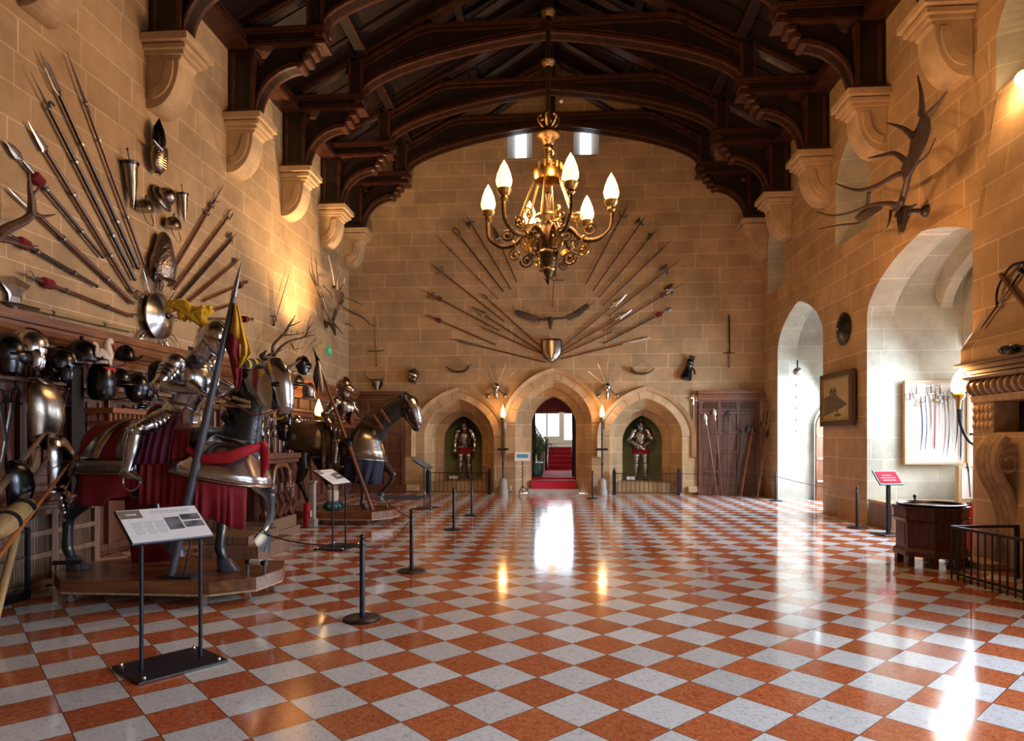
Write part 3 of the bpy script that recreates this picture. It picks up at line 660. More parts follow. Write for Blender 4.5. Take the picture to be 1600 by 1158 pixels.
def helmet(pos, nrm, kind, label, group, s=1.0, m='steel_dark', rz=0, bracket=True, tilt=0, name='helmet', hook=.3):
    """helmet whose front faces local -Y... local y axis points away from the wall"""
    n = V(nrm).normalized(); fr = frame(pos, (0, 0, 1), n)
    fr0 = fr.copy()
    if rz: fr = fr @ R(rz, 'Z')
    if tilt: fr = fr @ R(tilt, 'X')
    fr = fr @ S(s, s, s)
    root = thing(name, label, 'helmet', m=fr, group=group)
    sk = MB(); 
    if kind == 'morion':
        sk.ell((0, 0, 0), (.12, .14, .19), z0=0, seg=20); sk.tube(bez([(0, -.138, .02), (0, -.1, .14), (0, 0, .2), (0, .1, .14), (0, .138, .02)], 5), .014, 6)
        b = MB(); n_ = 24; r0 = [(.118*cos(2*pi*k/n_), .138*sin(2*pi*k/n_), .0) for k in range(n_)]; r1 = [((.17+.02*abs(sin(2*pi*k/n_)))*cos(2*pi*k/n_), (.2+.06*abs(sin(2*pi*k/n_)))*sin(2*pi*k/n_), -.03+.1*abs(sin(2*pi*k/n_))**3) for k in range(n_)]
        b.loft([r0, r1], caps=False); b.build('brim', m, root, True, solid=.006)
    elif kind == 'kettle':
        sk.ell((0, 0, 0), (.13, .14, .16), z0=0, seg=20); b = MB(); b.lathe([(.13, 0), (.2, -.05)], 24); b2 = MB(); b2.loft([[(.128*cos(2*pi*k/24), .138*sin(2*pi*k/24), .0) for k in range(24)], [(.2*cos(2*pi*k/24), .21*sin(2*pi*k/24), -.05) for k in range(24)]], caps=False); b2.build('brim', m, root, True, solid=.006)
    elif kind == 'burgonet':
        sk.ell((0, 0, 0), (.12, .145, .17), seg=20, z0=-.3); sk.tube(bez([(0, -.14, .0), (0, -.105, .115), (0, 0, .172), (0, .105, .115), (0, .14, .02)], 5), [.01]+[.017]*19+[.01], 6)
        b = MB(); b.ell((0, .13, .0), (.11, .1, .015), seg=14, rings=4); b.build('peak', m, root, True)
        for q in (-1, 1): b = MB(); b.ell((q*.1, .05, -.11), (.02, .065, .1), seg=12, rings=6); b.build('cheek_piece', m, root, True)
        b = MB(); b.ell((0, -.12, -.1), (.1, .07, .05), seg=12, rings=6); b.build('neck_guard', m, root, True)
    elif kind == 'lobster':
        sk.ell((0, 0, 0), (.125, .14, .17), seg=20, z0=-.1); sk.ell((0, 0, .18), .02)
        for k in range(4): b = MB(); b.ell((0, -.1-.03*k, -.06-.045*k), (.1, .06, .03), seg=12, rings=5); b.build('tail_plate', m, root, True)
        b = MB(); b.ell((0, .14, .0), (.1, .07, .012), seg=12, rings=4); b.build('peak', m, root, True)
        b = MB()
        for x in (-.05, 0, .05): b.tube(bez([(x, .19, 0), (x*1.1, .2, -.09), (x, .15, -.16)], 4), .005, 5)
        b.build('face_bars', m, root)
    elif kind == 'close':
        sk.ell((0, -.01, 0), (.115, .14, .17), seg=20); sk.tube(bez([(0, .08, .13), (0, 0, .172), (0, -.12, .1), (0, -.15, -.04)], 5), .013, 6)
        b = MB(); b.lathe([(.05, -.2), (.1, -.17), (.115, -.1), (.11, -.02)], 18); b.build('bevor', m, root, True)
        b = MB(); b.loft([[(rx*cos(2*pi*i/20), y, -.03+rz*sin(2*pi*i/20)) for i in range(20)] for y, rx, rz in ((.0, .121, .1), (.06, .112, .095), (.105, .085, .08), (.14, .045, .055), (.165, .006, .015))]); b.build('visor', m, root, True)
        b = MB(); b.box((0, .14, .025), (.15, .04, .008)); b.build('eye_slit', 'flat_black', root)
    elif kind == 'pot':
        sk.lathe([(.11, -.12), (.13, -.05), (.135, .04), (.12, .13), (.07, .19), (.01, .21)], 20); b = MB(); b.lathe([(.14, -.14), (.15, -.13), (.14, -.11), (.13, -.1)], 20); b.build('rim', m, root, True)
    elif kind == 'cap':
        sk.ell((0, 0, 0), (.13, .13, .15), seg=20, z0=-.2); b = MB(); b.tube(bez([(-.11, .03, -.05), (-.09, .08, -.2), (0, .1, -.26), (.09, .08, -.2), (.11, .03, -.05)], 5), .007, 6); b.build('chin_strap', 'steel_dull', root); b = MB(); b.tube([(0, .02, .13), (0, .02, .2)], .014, 6); b.build('plume_holder', m, root)
    elif kind == 'great':
        sk.lathe([(.1, -.26), (.15, -.2), (.155, -.02), (.14, .1), (.09, .18), (.01, .2)], 22); b = MB(); b.box((0, .15, .0), (.2, .03, .012)); b.box((0, .15, -.08), (.014, .02, .2)); b.build('eye_slit', 'flat_black', root)
    elif kind == 'face':
        sk.ell((0, 0, 0), (.12, .14, .18), seg=20); b = MB(); b.ell((0, .12, -.04), (.08, .06, .11), seg=14, rings=8); b.tube([(0, .17, .02), (0, .2, -.05)], [.01, .02], 6); b.build('face_mask', m, root, True)
    skull = sk.build('skull', m, root, True)
    if bracket:
        b = MB(); b.tube(bez([(0, -hook/s, -.1), (0, -hook/s*.6, -.14), (0, -.02, -.1), (0, -.02, .0)], 4), .008, 6); b.m = Matrix.Identity(4) if not rz else R(-rz, 'Z'); b.v = [b.m @ p for p in b.v]; b.build('wall_hook', 'iron', root)
    return root
def breastplate(pos, nrm, label, s=1.0, m='steel_warm', tassets=True, rz=0):
    fr = frame(pos, (0, 0, 1), nrm) @ R(rz, 'Z') @ S(s, s, s); root = thing('breastplate', label, 'armour', m=fr)
    mb = MB(); prof = [(-.28, .13, .1), (-.2, .15, .13), (-.05, .18, .17), (.1, .19, .16), (.2, .17, .12), (.26, .12, .07)]; rings = []
    for z, rx, ry in prof: rings.append([(rx*cos(pi*k/14), ry*sin(pi*k/14)*(1+.12*(abs(k-7) < 2)), z) for k in range(15)])
    mb.loft(rings, closed=False, caps=False); mb.build('plate', m, root, True, solid=.01)
    mb = MB(); mb.tube([(.13*cos(pi*k/12), .1*sin(pi*k/12)+.01, -.28) for k in range(13)], .014, 6); mb.build('waist_roll', m, root, True); mb = MB(); mb.tube(bez([(-.12, .05, .26), (-.06, .09, .22), (.06, .09, .22), (.12, .05, .26)], 4), .014, 6); mb.build('rolled_edge', m, root, True)
    if tassets:
        for q in (-1, 1):
            mb = MB()
            for k in range(4): mb.ell((q*.085, .1+.015*k, -.34-.07*k), (.085, .05, .06), seg=14, rings=6)
            mb.build('tasset', m, root, True)
    return root
def antlers(label, branches, skull=None, m='antler', mount=None, name='antler_trophy', skull_dir=(1, 0, 0), s=1.0, palm=None, cat='antlers', head='bone'):
    """branches: list of (points, r0, r1)"""
    base = V(skull) if skull is not None else V(branches[0][0][0]); root = thing(name, label, cat, loc=tuple(base))
    for pts, r0, r1 in branches:
        mb = MB(); q = bez([V(p)-base for p in pts], 5); n = len(q); mb.tube(q, [lerp(r0, r1, i/(n-1)) for i in range(n)], 8); mb.build('antler_beam', m, root, True)
    for pl in (palm or []):
        mb = MB(); pts, d = pl; pv = [V(p)-base for p in pts]; d = V(d); n = len(pv); c_ = sum(pv, V((0, 0, 0)))/n
        vs = [p+d*.006 for p in pv]+[p-d*.006 for p in pv]+[c_+d*.035, c_-d*.02]
        fs = [(i, (i+1) % n, 2*n) for i in range(n)]+[((i+1) % n+n, i+n, 2*n+1) for i in range(n)]+[(i, i+n, (i+1) % n+n, (i+1) % n) for i in range(n)]
        mb.add(vs, fs); mb.build('palm', m, root, True, 60)
    if skull is not None:
        d = V(skull_dir).normalized(); fr = frame((0, 0, 0), d, (0, 0, 1)) @ S(s, s, s); mb = MB(fr)
        mb.lathe([(.02, -.05), (.075, -.03), (.085, .04), (.06, .14), (.04, .26), (.03, .32), (.005, .34)], 12); mb.ell((.065, .03, .07), .028, seg=8, rings=5); mb.ell((-.065, .03, .07), .028, seg=8, rings=5)
        mb.tube([(.05, .03, .0), (.15, .05, -.02)], [.03, .01], 6); mb.tube([(-.05, .03, .0), (-.15, .05, -.02)], [.03, .01], 6); mb.build('skull', head, root, True)
        if mount is not None: mb = MB(); d = V(mount); mb.tube([(0, 0, .0), d], .04, 8); mb.ell(tuple(d), (.1, .1, .1), seg=10, rings=6); mb.build('wall_mount', 'shaft_dark', root, True)
    return root
# ---- suit of armour from joints (local frame: faces +Y)
def armour_parts(root, J, m='steel', skirt=None, hand='steel', hk='close', visor_up=0):
    g = {k: V(p) for k, p in J.items() if not isinstance(p, float)}
    def P(nm, mb, mm=None, sm=True, par=None): return mb.build(nm, mm or m, par or root, sm, 45)
    K = J.get('K', 1.0)*1.0; up = (g['neck']-g['pelvis']).normalized(); fw = V(J.get('fwd', (0, 1, 0))); fw = (fw-up*fw.dot(up)).normalized(); rt = fw.cross(up)
    tf = Matrix(((rt.x, fw.x, up.x, g['pelvis'].x), (rt.y, fw.y, up.y, g['pelvis'].y), (rt.z, fw.z, up.z, g['pelvis'].z), (0, 0, 0, 1))); Lt = (g['neck']-g['pelvis']).length; k = Lt/.55
    # torso
    tf = tf @ S(K, K, 1)
    mb = MB(tf); rings = []
    for z, rx, ry, fy in ((.08, .15, .11, .01), (.16, .135, .11, .015), (.24, .155, .13, .03), (.34, .18, .145, .035), (.44, .185, .13, .02), (.51, .15, .1, 0), (.55, .08, .07, 0)):
        rings.append([(rx*cos(2*pi*i/24), fy+ry*sin(2*pi*i/24)+(.03*max(0, sin(2*pi*i/24))**8), z*k) for i in range(24)])
    mb.loft(rings); bp = P('breastplate', mb)
    mb = MB(tf); mb.tube([(.155*cos(2*pi*i/16), .015+.12*sin(2*pi*i/16), .14*k) for i in range(17)], .012, 6); P('waist_belt', mb, 'leather', par=bp)
    mb = MB(tf); mb.lathe([(.135, .12*k), (.165, .07*k), (.16, .065*k), (.18, .02*k), (.175, .015*k), (.19, -.03*k)], 24); P('fauld', mb)
    if skirt:
        mb = MB(tf); n = 48; mb.loft([[((r+.012*sin(i*6*2*pi/n))*cos(2*pi*i/n), (r*.8+.012*sin(i*6*2*pi/n))*sin(2*pi*i/n), z) for i in range(n)] for r, z in ((.16, .05), (.2, -.06), (.21, -.2))]); P('cloth_skirt', mb, skirt)
    # gorget and helmet
    mb = MB(tf); mb.lathe([(.15, .50*k), (.11, .54*k), (.075, .58*k), (.075, .63*k), (.085, .64*k)], 20); P('gorget', mb)
    hd = g['head']; hf = V(J.get('look', J.get('fwd', (0, 1, 0)))).normalized(); hu = V(J.get('hup', (0, 0, 1))); hu = (hu-hf*hu.dot(hf)).normalized(); hr = hf.cross(hu)
    K = J.get('K', 1.0)*1.0; hm = Matrix(((hr.x, hf.x, hu.x, hd.x), (hr.y, hf.y, hu.y, hd.y), (hr.z, hf.z, hu.z, hd.z), (0, 0, 0, 1))) @ S(K, K, K)
    mb = MB(hm); mb.ell((0, -.01, .02), (.105, .135, .145), seg=22, rings=12); mb.tube(bez([(0, .1, .11), (0, .02, .175), (0, -.1, .13), (0, -.15, -.02)], 5), .01, 6); hl = P('helmet', mb)
    mb = MB(hm); mb.lathe([(.05, -.17), (.092, -.15), (.1, -.08), (.106, .0)], 20, S(1, 1.15, 1)); P('bevor', mb, par=hl)
    mb = MB(hm); mb.loft([[(rx*cos(2*pi*i/20), y, zc_+rz*sin(2*pi*i/20)) for i in range(20)] for y, rx, rz, zc_ in ((.0, .111, .1, -.01), (.06, .103, .1, -.015), (.11, .08, .09, -.025), (.155, .04, .06, -.035), (.185, .006, .02, -.04))]); P('visor', mb, par=hl)
    mb = MB(hm); mb.box((0, .128, .045), (.13, .03, .008)); mb.box((0, .15, -.02), (.004, .06, .05)); P('eye_slit', mb, 'flat_black', False, hl)
    # limbs
    def limb(nm, a, b, r0, r1, bulge=1.15, seg=14): 
        r0, r1 = r0*K, r1*K; mb = MB(); d = b-a; pts = [a+d*t for t in (0, .1, .35, .6, .9, 1)]; mb.tube(pts, [r0*.9, r0, r0*bulge, lerp(r0, r1, .6)*bulge, r1*1.05, r1*1.12], seg); return P(nm, mb)
    def joint(nm, c, r, out): 
        r *= K; mb = MB(); mb.ell(c, r); o = V(out).normalized(); mb.ell(tuple(V(c)+o*r*.55), (r*.75, r*.75, r*.75), seg=12, rings=6); return P(nm, mb)
    for q, sd in ((-1, 'l'), (1, 'r')):
        sh, el, wr, kn, an, hp = (g[x+sd] for x in ('sh_', 'el_', 'wr_', 'kn_', 'an_', 'hp_'))
        mb = MB(); ax = (el-sh).normalized(); fr = frame(sh, ax, fw)
        fr = fr @ S(K, K, K); mb.ell((0, 0, -.01), (.098, .1, .1), fr)
        for z, r in ((.05, .09), (.085, .082), (.12, .075)): mb.lathe([(r*.9, z-.03), (r, z), (r*1.03, z+.02), (r*.97, z+.022)], 18, fr)
        P('pauldron', mb)
        limb('upper_arm_plate', sh+ax*.08, el, .058, .05); joint('elbow_cop', el, .06, el-(sh+wr)/2+rt*q*.02)
        limb('vambrace', el, wr, .05, .036)
        # gauntlet: cuff, palm, five fingers
        hdv = V(J.get('hd_'+sd, wr-el)).normalized(); pn = V(J.get('pn_'+sd, fw)); fr = frame(wr, hdv, pn) @ S(K, K, K)
        mb = MB(fr); mb.lathe([(.06, -.09), (.055, -.06), (.038, -.01), (.038, .01)], 14); mb.box((0, 0, .045), (.08, .032, .09), bev=.012); gl = P('gauntlet', mb, hand)
        curl = J.get('curl_'+sd, .9)
        for i, (x, ln) in enumerate(((-.031, .07), (-.01, .08), (.011, .076), (.031, .06))):
            mb = MB(fr); p = V((x, 0, .09)); pts = [p]; a = 0
            for sgm in (.42, .33, .25): a += curl*.6; p = p+V((0, -sin(a), cos(a)))*ln*sgm; pts.append(p)
            mb.tube(pts, [.0105, .0105, .0095, .007], 7); P('finger', mb, hand, par=gl)
        mb = MB(fr); mb.tube([(q*-.035, .0, .02), (q*-.06, -.015, .045), (q*-.06, -.035, .07), (q*-.05, -.045, .085)], [.014, .012, .011, .007], 7); P('thumb', mb, hand, par=gl)
        # legs
        mb = MB(); t0 = hp+(kn-hp)*.12
        fr = frame(hp+(kn-hp)*.05, kn-hp, fw)
        fr = fr @ S(K, K, 1)
        for i in range(4): mb.lathe([(.088-.003*i, .02+.05*i), (.098-.003*i, .06+.05*i), (.094-.003*i, .075+.05*i)], 16, fr @ T(0, .015, 0))
        P('tasset', mb); limb('cuisse', hp+(kn-hp)*.1, kn, .085, .06, 1.02); kf = V(J.get('kf_'+sd, fw)); joint('knee_cop', kn, .066, kf)
        mb = MB(); fr = frame(kn, kf, an-kn); mb.ell((q*.07, .0, .0), (.012, .055, .05), fr, 12, 6); P('knee_wing', mb)
        limb('greave', kn, an, .058, .042, 1.18)
        ft = V(J.get('ft_'+sd, fw)).normalized(); fr = frame(an, ft, up)
        mb = MB(fr); rings = []
        for z, rx, ry, y in ((-.07, .035, .03, -.03), (-.03, .045, .05, -.02), (.04, .048, .045, -.03), (.11, .052, .034, -.042), (.17, .045, .026, -.05), (.21, .02, .015, -.055)): rings.append([(rx*cos(2*pi*i/12), y+ry*sin(2*pi*i/12), z) for i in range(12)])
        mb.loft(rings); P('sabaton', mb)
STAND = dict(pelvis=(0, 0, .93), neck=(0, -.01, 1.46), head=(0, .02, 1.63), sh_l=(-.2, 0, 1.38), sh_r=(.2, 0, 1.38), el_l=(-.3, -.03, 1.12), el_r=(.3, -.03, 1.12), wr_l=(-.24, .1, .92), wr_r=(.24, .1, .92),
    hp_l=(-.1, 0, .9), hp_r=(.1, 0, .9), kn_l=(-.13, .03, .5), kn_r=(.13, .03, .5), an_l=(-.14, 0, .09), an_r=(.14, 0, .09), ft_l=(-.35, 1, 0), ft_r=(.35, 1, 0))
# ================================================================ END WALL
NB, NL, NR = V((0, -1, 0)), V((1, 0, 0)), V((-1, 0, 0))
def pb(tip, butt, kind, lab, grp, **k): return polearm(onB(*butt, .05), onB(*tip, .05), NB, kind, lab, grp, **k)
G1 = 'left half of the polearm fan on the end wall'; G2 = 'right half of the polearm fan on the end wall'
L = [((768, 350), (807, 440), 'partisan', 'short polearm hanging behind the chandelier arm, steepest of the left half fan', {}),
     ((725, 331), (798, 452), 'halberd', 'dark halberd, second steepest in the left half of the end wall fan', {'hs': .8}),
     ((708, 356), (786, 455), 'fork', 'forked polearm, third steepest in the left half of the end wall fan', {'shaft': 'shaft_dark'}),
     ((679, 365), (778.5, 467.6), 'pike', 'thin reddish pike between the forked polearm and the winged one, left half of fan', {'r': .012, 'hs': .5}),
     ((672.6, 411.7), (787.5, 502), 'ranseur', 'winged ranseur with long reddish shaft in the left half of the end wall fan', {}),
     ((654.5, 450), (780, 516.5), 'halberd', 'ornate halberd with small dark tassel reaching furthest left in the end wall fan', {'tassel': 'leather', 'hs': .9}),
     ((666, 492), (773, 538), 'leaf', 'short reddish spear with red tassel below the ornate halberd, left half of fan', {'tassel': 'red', 'hs': .7}),
     ((751.7, 458.4), (846, 543), 'leaf', 'leaf bladed spear ending behind the shield, upper of four on its left', {}),
     ((736, 478.5), (846, 550), 'partisan', 'partisan ending behind the shield, second of four on its left', {}),
     ((746, 508), (848, 553), 'ranseur', 'winged spear ending behind the shield, third of four on its left', {'hs': .8}),
     ((706.5, 530), (852, 566), 'glaive', 'long bladed glaive ending behind the shield, lowest on its left', {})]
for tip, butt, kd, lab, kw in L: pb(tip, butt, kd, lab, G1, r=kw.pop('r', .021), **kw)
Rr = [((982, 318), (916, 443), 'ranseur', 'winged ranseur rising beside the rightmost chandelier flame', {}),
      ((1014, 330), (927, 453.6), 'halberd', 'dark halberd, second steepest in the right half of the end wall fan', {'hs': .85}),
      ((1029, 355.6), (936, 464.4), 'bill', 'bill with hooked head, third steepest in the right half of the end wall fan', {}),
      ((1050, 373.8), (943, 477), 'pike', 'plain brown pike, fourth steepest in the right half of the end wall fan', {'hs': .7}),
      ((1062, 407), (952, 493.5), 'halberd', 'brown halberd above the tasselled one in the right half of the end wall fan', {}),
      ((1071.6, 440), (943.5, 517.6), 'halberd', 'tasselled halberd with bright point reaching furthest right in the end wall fan', {'tassel': 'leather', 'head': 'steel'}),
      ((1051, 481), (943.5, 536.5), 'leaf', 'dark spear with small red tassel in the right half of the end wall fan', {'tassel': 'red', 'shaft': 'shaft_dark', 'hs': .8}),
      ((979.7, 459.6), (879.3, 541.8), 'partisan', 'bright bladed partisan ending behind the shield, upper of four on its right', {'head': 'blade'}),
      ((988, 483.8), (879, 548), 'partisan', 'bright broad partisan ending behind the shield, second of four on its right', {'head': 'blade', 'hs': .9}),
      ((976, 510), (877, 554), 'ranseur', 'winged spear ending behind the shield, third of four on its right', {'hs': .8}),
      ((1017, 527), (877, 560.7), 'glaive', 'bright bladed glaive ending behind the shield, lowest on its right', {'head': 'blade'})]
for tip, butt, kd, lab, kw in Rr: pb(tip, butt, kd, lab, G2, r=kw.pop('r', .021), **kw)
# shield in the middle of the fan
p = onB(862, 548, .1); root = thing('shield', 'small steel heater shield at the centre of the end wall fan', 'shield', tuple(p))
mb = MB(); rings = []
for z, w_ in ((.33, .3), (.28, .3), (.1, .3), (-.08, .28), (-.22, .2), (-.31, .1), (-.35, .01)): rings.append([(w_*x, -.1*(1-x*x)-.02, z) for x in (-1, -.8, -.6, -.4, -.2, 0, .2, .4, .6, .8, 1)])
mb.loft(rings, caps=False, closed=False); mb.build('plate', 'steel_warm', root, True, solid=.012)
mb = MB(); mb.tube([(-.3, -.02, .33), (0, -.12, .33), (.3, -.02, .33)], .014, 6); mb.build('rolled_rim', 'steel', root)
# moose antlers over the shield
sk = onB(860, 498, .12)
def bp_(pts, o=.12): return [onB(x, y, o+ (i*.03)) for i, (x, y) in enumerate(pts)]
antlers('dark moose skull with wide antlers above the small shield', [(bp_([(858, 498), (838, 499), (818, 493), (805, 484), (800, 476)]), .03, .006), (bp_([(864, 498), (884, 496), (900, 488), (914, 478), (921, 468)]), .03, .006),
    (bp_([(826, 493), (824, 482)], .2), .018, .004), (bp_([(812, 489), (806, 492)], .2), .014, .004), (bp_([(842, 499), (842, 507)], .15), .014, .004), (bp_([(900, 490), (892, 502)], .2), .016, .004), (bp_([(914, 478), (926, 474), (931, 470)], .2), .016, .004), (bp_([(896, 490), (896, 476)], .2), .016, .004)],
    tuple(sk), 'antler_dark', skull_dir=(0, -.25, -1), palm=[([onB(x, y, .2) for x, y in ((845, 497), (828, 490), (808, 484), (803, 488), (815, 497), (835, 502))], (0, -1, 0)), ([onB(x, y, .2) for x, y in ((880, 495), (897, 487), (916, 474), (922, 479), (905, 494), (888, 500))], (0, -1, 0))], head='antler_dark')
sword(onB(863, 478, .06), onB(869, 390, .06), NB, 'upright sword hanging point up just below the chandelier', guard=.3, grip=.75, bl='steel_warm', w_=.05)
# single arms over the arches
sword(onB(588, 571, .05), onB(586, 490, .05), NB, 'long two handed sword beside the left corner of the end wall', guard=.25, grip=.42, w_=.03)
sword(onB(1139, 573, .05), onB(1139, 489, .05), NB, 'dark long sword hanging alone near the right corner of the end wall', guard=.16, grip=.38, w_=.035, bl='steel_dark')
def horn(cx_, cy, flip, lab, gilt=None):
    root = thing('powder_horn', lab, 'horn', tuple(onB(cx_, cy, .09))); p = [(-.36, 0, .1), (-.2, 0, -.02), (0, 0, -.06), (.2, 0, -.02), (.33, 0, .1)]; p = [(x*flip, y, z) for x, y, z in p]
    mb = MB(); mb.tube(bez(p, 5), [lerp(.015, .05, i/20) for i in range(21)], 8); mb.build('horn_body', 'antler_dark', root, True)
    mb = MB(); mb.tube([(-.33*flip, 0, .1), (.02, .0, .33), (.3*flip, 0, .12)], .004, 4); mb.build('cord', 'leather', root)
    for x, r_ in ((-.35, .02), (.34, .055)): mb = MB(); mb.ell((x*flip, 0, .1), r_, seg=8, rings=5); mb.build('end_cap', gilt or 'steel_dull', root, True)
horn(716, 578, 1, 'dark powder horn on its cord above the left niche'); horn(1003, 581, -1, 'dark powder horn with gilt ends above the right niche', 'gilt')
# trophy of pistols / swords either side of the door
for cx_, cy, sd in ((776, 605, 'left'), (949, 605, 'right')):
    c0 = onB(cx_, cy, .08); root = thing('trophy_of_arms', 'small trophy of helmet, gauntlets and blades to the %s of the door arch' % sd, 'trophy', tuple(c0))
    mb = MB(); mb.ell((0, -.05, .0), (.1, .1, .13)); mb.build('skull_cap', 'steel', root, True); mb = MB(); mb.lathe([(.03, -.36), (.06, -.2), (.04, -.1)], 8); mb.build('dagger_sheath', 'steel', root, True)
    for a in (-50, -22, 0, 22, 50): mb = MB(R(radians(a), 'Y')); mb.box((0, 0, .42), (.018, .008, .6)); mb.build('blade', 'blade', root)
    for q in (-1, 1): mb = MB(); mb.ell((q*.26, -.03, -.26), (.07, .06, .07)); mb.tube([(q*.2, -.03, -.2), (q*.02, 0, -.02)], .03, 6); mb.build('gauntlet', 'steel_dull', root, True)
# helm on left, black gauntlet-like helm on right
helmet(onB(646, 586, .14), (-.3, -1, 0), 'close', 'polished close helmet tilted on the end wall above the left panelling', None, 1.25, 'steel_warm', tilt=.5)
c0 = onB(1076, 575, .1); root = thing('gauntlet', 'black steel gauntlet hanging above the battle axe', 'gauntlet', tuple(c0)); mb = MB(R(.25, 'Y')); mb.lathe([(.13, -.36), (.17, -.3), (.13, -.12), (.09, .02), (.1, .08)], 16); mb.build('cuff', 'steel_dark', root, True)
mb = MB(R(.25, 'Y')); mb.ell((0, 0, .17), (.1, .08, .12)); mb.build('hand', 'steel_dark', root, True)
for i in range(4): mb = MB(R(.25, 'Y')); mb.tube([(-.07+.045*i, -.05, .25), (-.07+.045*i, -.09, .3), (-.07+.045*i, -.07, .35)], .02, 6); mb.build('finger', 'steel_dark', root, True)
mb = MB(); mb.tube([(.1, -.03, -.0), (.17, -.04, -.12), (.16, -.03, -.2)], [.03, .025, .02], 6); mb.build('thumb', 'steel_dark', root, True)
# small stag skull on shield over left panel
antlers('small roebuck skull on a dark shield plaque near the left corner', [(bp_([(588, 597), (576, 592), (569, 584), (571, 577)]), .02, .005), (bp_([(593, 597), (598, 591), (601, 586)]), .02, .005)], tuple(onB(590, 597, .14)), 'antler_dark', skull_dir=(0, -.2, -1), s=.8)
mb = MB(); c0 = onB(590, 600, .03); pl = thing('plaque', 'black shield plaque behind the small roebuck skull', 'plaque', tuple(c0)); mb.prism([(-.16, .14), (.16, .14), (.16, -.05), (0, -.22), (-.16, -.05)], -.03); mb.build('board', 'black', pl)
# battle axe
polearm(onB(1083, 703, .06), onB(1083, 602, .06), NB, 'axe', 'battle axe with round blade hanging beside the right panelling', None, 'shaft_dark', 'steel', r=.03, hs=1.05, flip=-1, name='battle_axe', cat='axe')
# ---- wood panelling units on end wall
def panelling(cx_, y, w_, h, nrm, lab, cols, rows, dent=True, mat1='panel', mat2='panel_lit', name='wood_panelling', blind=False):
    fr = frame((cx_, y, 0) if nrm.y else (cx_, y, 0), (0, 0, 1), nrm); root = thing(name, lab, 'panelling', m=fr)
    mb = MB(); mb.box((0, .03, h/2), (w_, .06, h)); mb.build('backboard', mat1, root)
    mb = MB()
    for i in range(cols+1): mb.box((-w_/2+.06+i*(w_-.12)/cols, .08, (h-.3)/2), (.09, .05, h-.3))
    for j in range(rows+1): mb.box((0, .075, .12+j*(h-.75)/rows), (w_-.04, .045, .09))
    mb.build('framing', mat1, root, bevel=.008)
    mb = MB()
    if dent:
        n = max(6, int(w_/.055))
        for i in range(n): mb.box((-w_/2+.05+(w_-.1)*(i+.5)/n, .085, h-.42), (.022, .03, .17))
    mb.box((0, .08, h-.3), (w_, .07, .05)); mb.box((0, .08, h-.55), (w_, .06, .04)); mb.build('dentil_frieze', mat1, root)
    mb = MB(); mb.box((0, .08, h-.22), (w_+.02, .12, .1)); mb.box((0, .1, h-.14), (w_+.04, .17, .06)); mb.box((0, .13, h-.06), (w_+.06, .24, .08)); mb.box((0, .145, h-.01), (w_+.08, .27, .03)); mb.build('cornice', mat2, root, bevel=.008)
    mb = MB(); mb.box((0, .09, .12), (w_, .09, .24)); mb.box((0, .1, .25), (w_, .1, .03)); mb.build('skirting', mat1, root)
    return root
xa, xb = XL+.02, onB(633, 700).x; panelling((xa+xb)/2, D, xb-xa, 3.02, NB, 'tall oak panelling in the left corner of the end wall behind the horse', 3, 4, mat2='panel')
xa, xb = onB(1090, 700).x, onB(1186, 700).x; panelling((xa+xb)/2, D, xb-xa, 3.0, NB, 'tall oak panelling in the right corner of the end wall with leaning spears', 3, 4)
# spears leaning on the right panelling
Gs = 'spears leaning on the right panelling'
for (tip, butt, kd, hd, lab, sh_) in (((1101, 645), (1121, 771), 'leaf', 'blade', 'leaning spear with bright leaf head, leftmost on the right panelling', 'shaft'), ((1116, 638), (1128, 771), 'leaf', 'blade', 'leaning spear with long white head, second on the right panelling', 'shaft'),
     ((1138, 640), (1137, 771), 'leaf', 'steel_dark', 'upright dark headed spear in the middle of the right panelling', 'shaft'), ((1160, 650), (1148, 770), 'ranseur', 'steel_dark', 'leaning winged spear, second from the right corner', 'shaft_dark'), ((1180, 648), (1158, 766), 'halberd', 'steel_dark', 'leaning halberd with orange shaft, nearest the right corner', 'shaft_orange')):
    b_ = onB(*butt, .35); b_.z = .02; polearm(b_, onB(*tip, .18), NB, kd, lab, Gs, sh_, hd, r=.022, hs=.9, clips=None, name='spear')
# polearms bundled in the right corner, leaning on the right wall
Gc = 'polearms bundled in the right corner'
for i, (tx, ty, bx) in enumerate(((1192, 640, 1190), (1197, 612, 1189), (1201, 632, 1192), (1203, 655, 1192), (1196, 668, 1188))):
    a = atX(bx, 778, XR-.28); a = V((XR-.3-.03*i, 18.9-.12*i, .02)); t = onR(tx, ty, .1); polearm(a, t, NR, ('halberd', 'leaf', 'bill', 'halberd', 'fork')[i], ('corner halberd with %s' if 0 else 'dark polearm, %s in the bundle leaning in the right corner') % ('leftmost', 'tallest', 'second tallest', 'rightmost', 'shortest')[i], Gc, 'shaft', 'steel_dark', r=.02, hs=.8, clips=None)
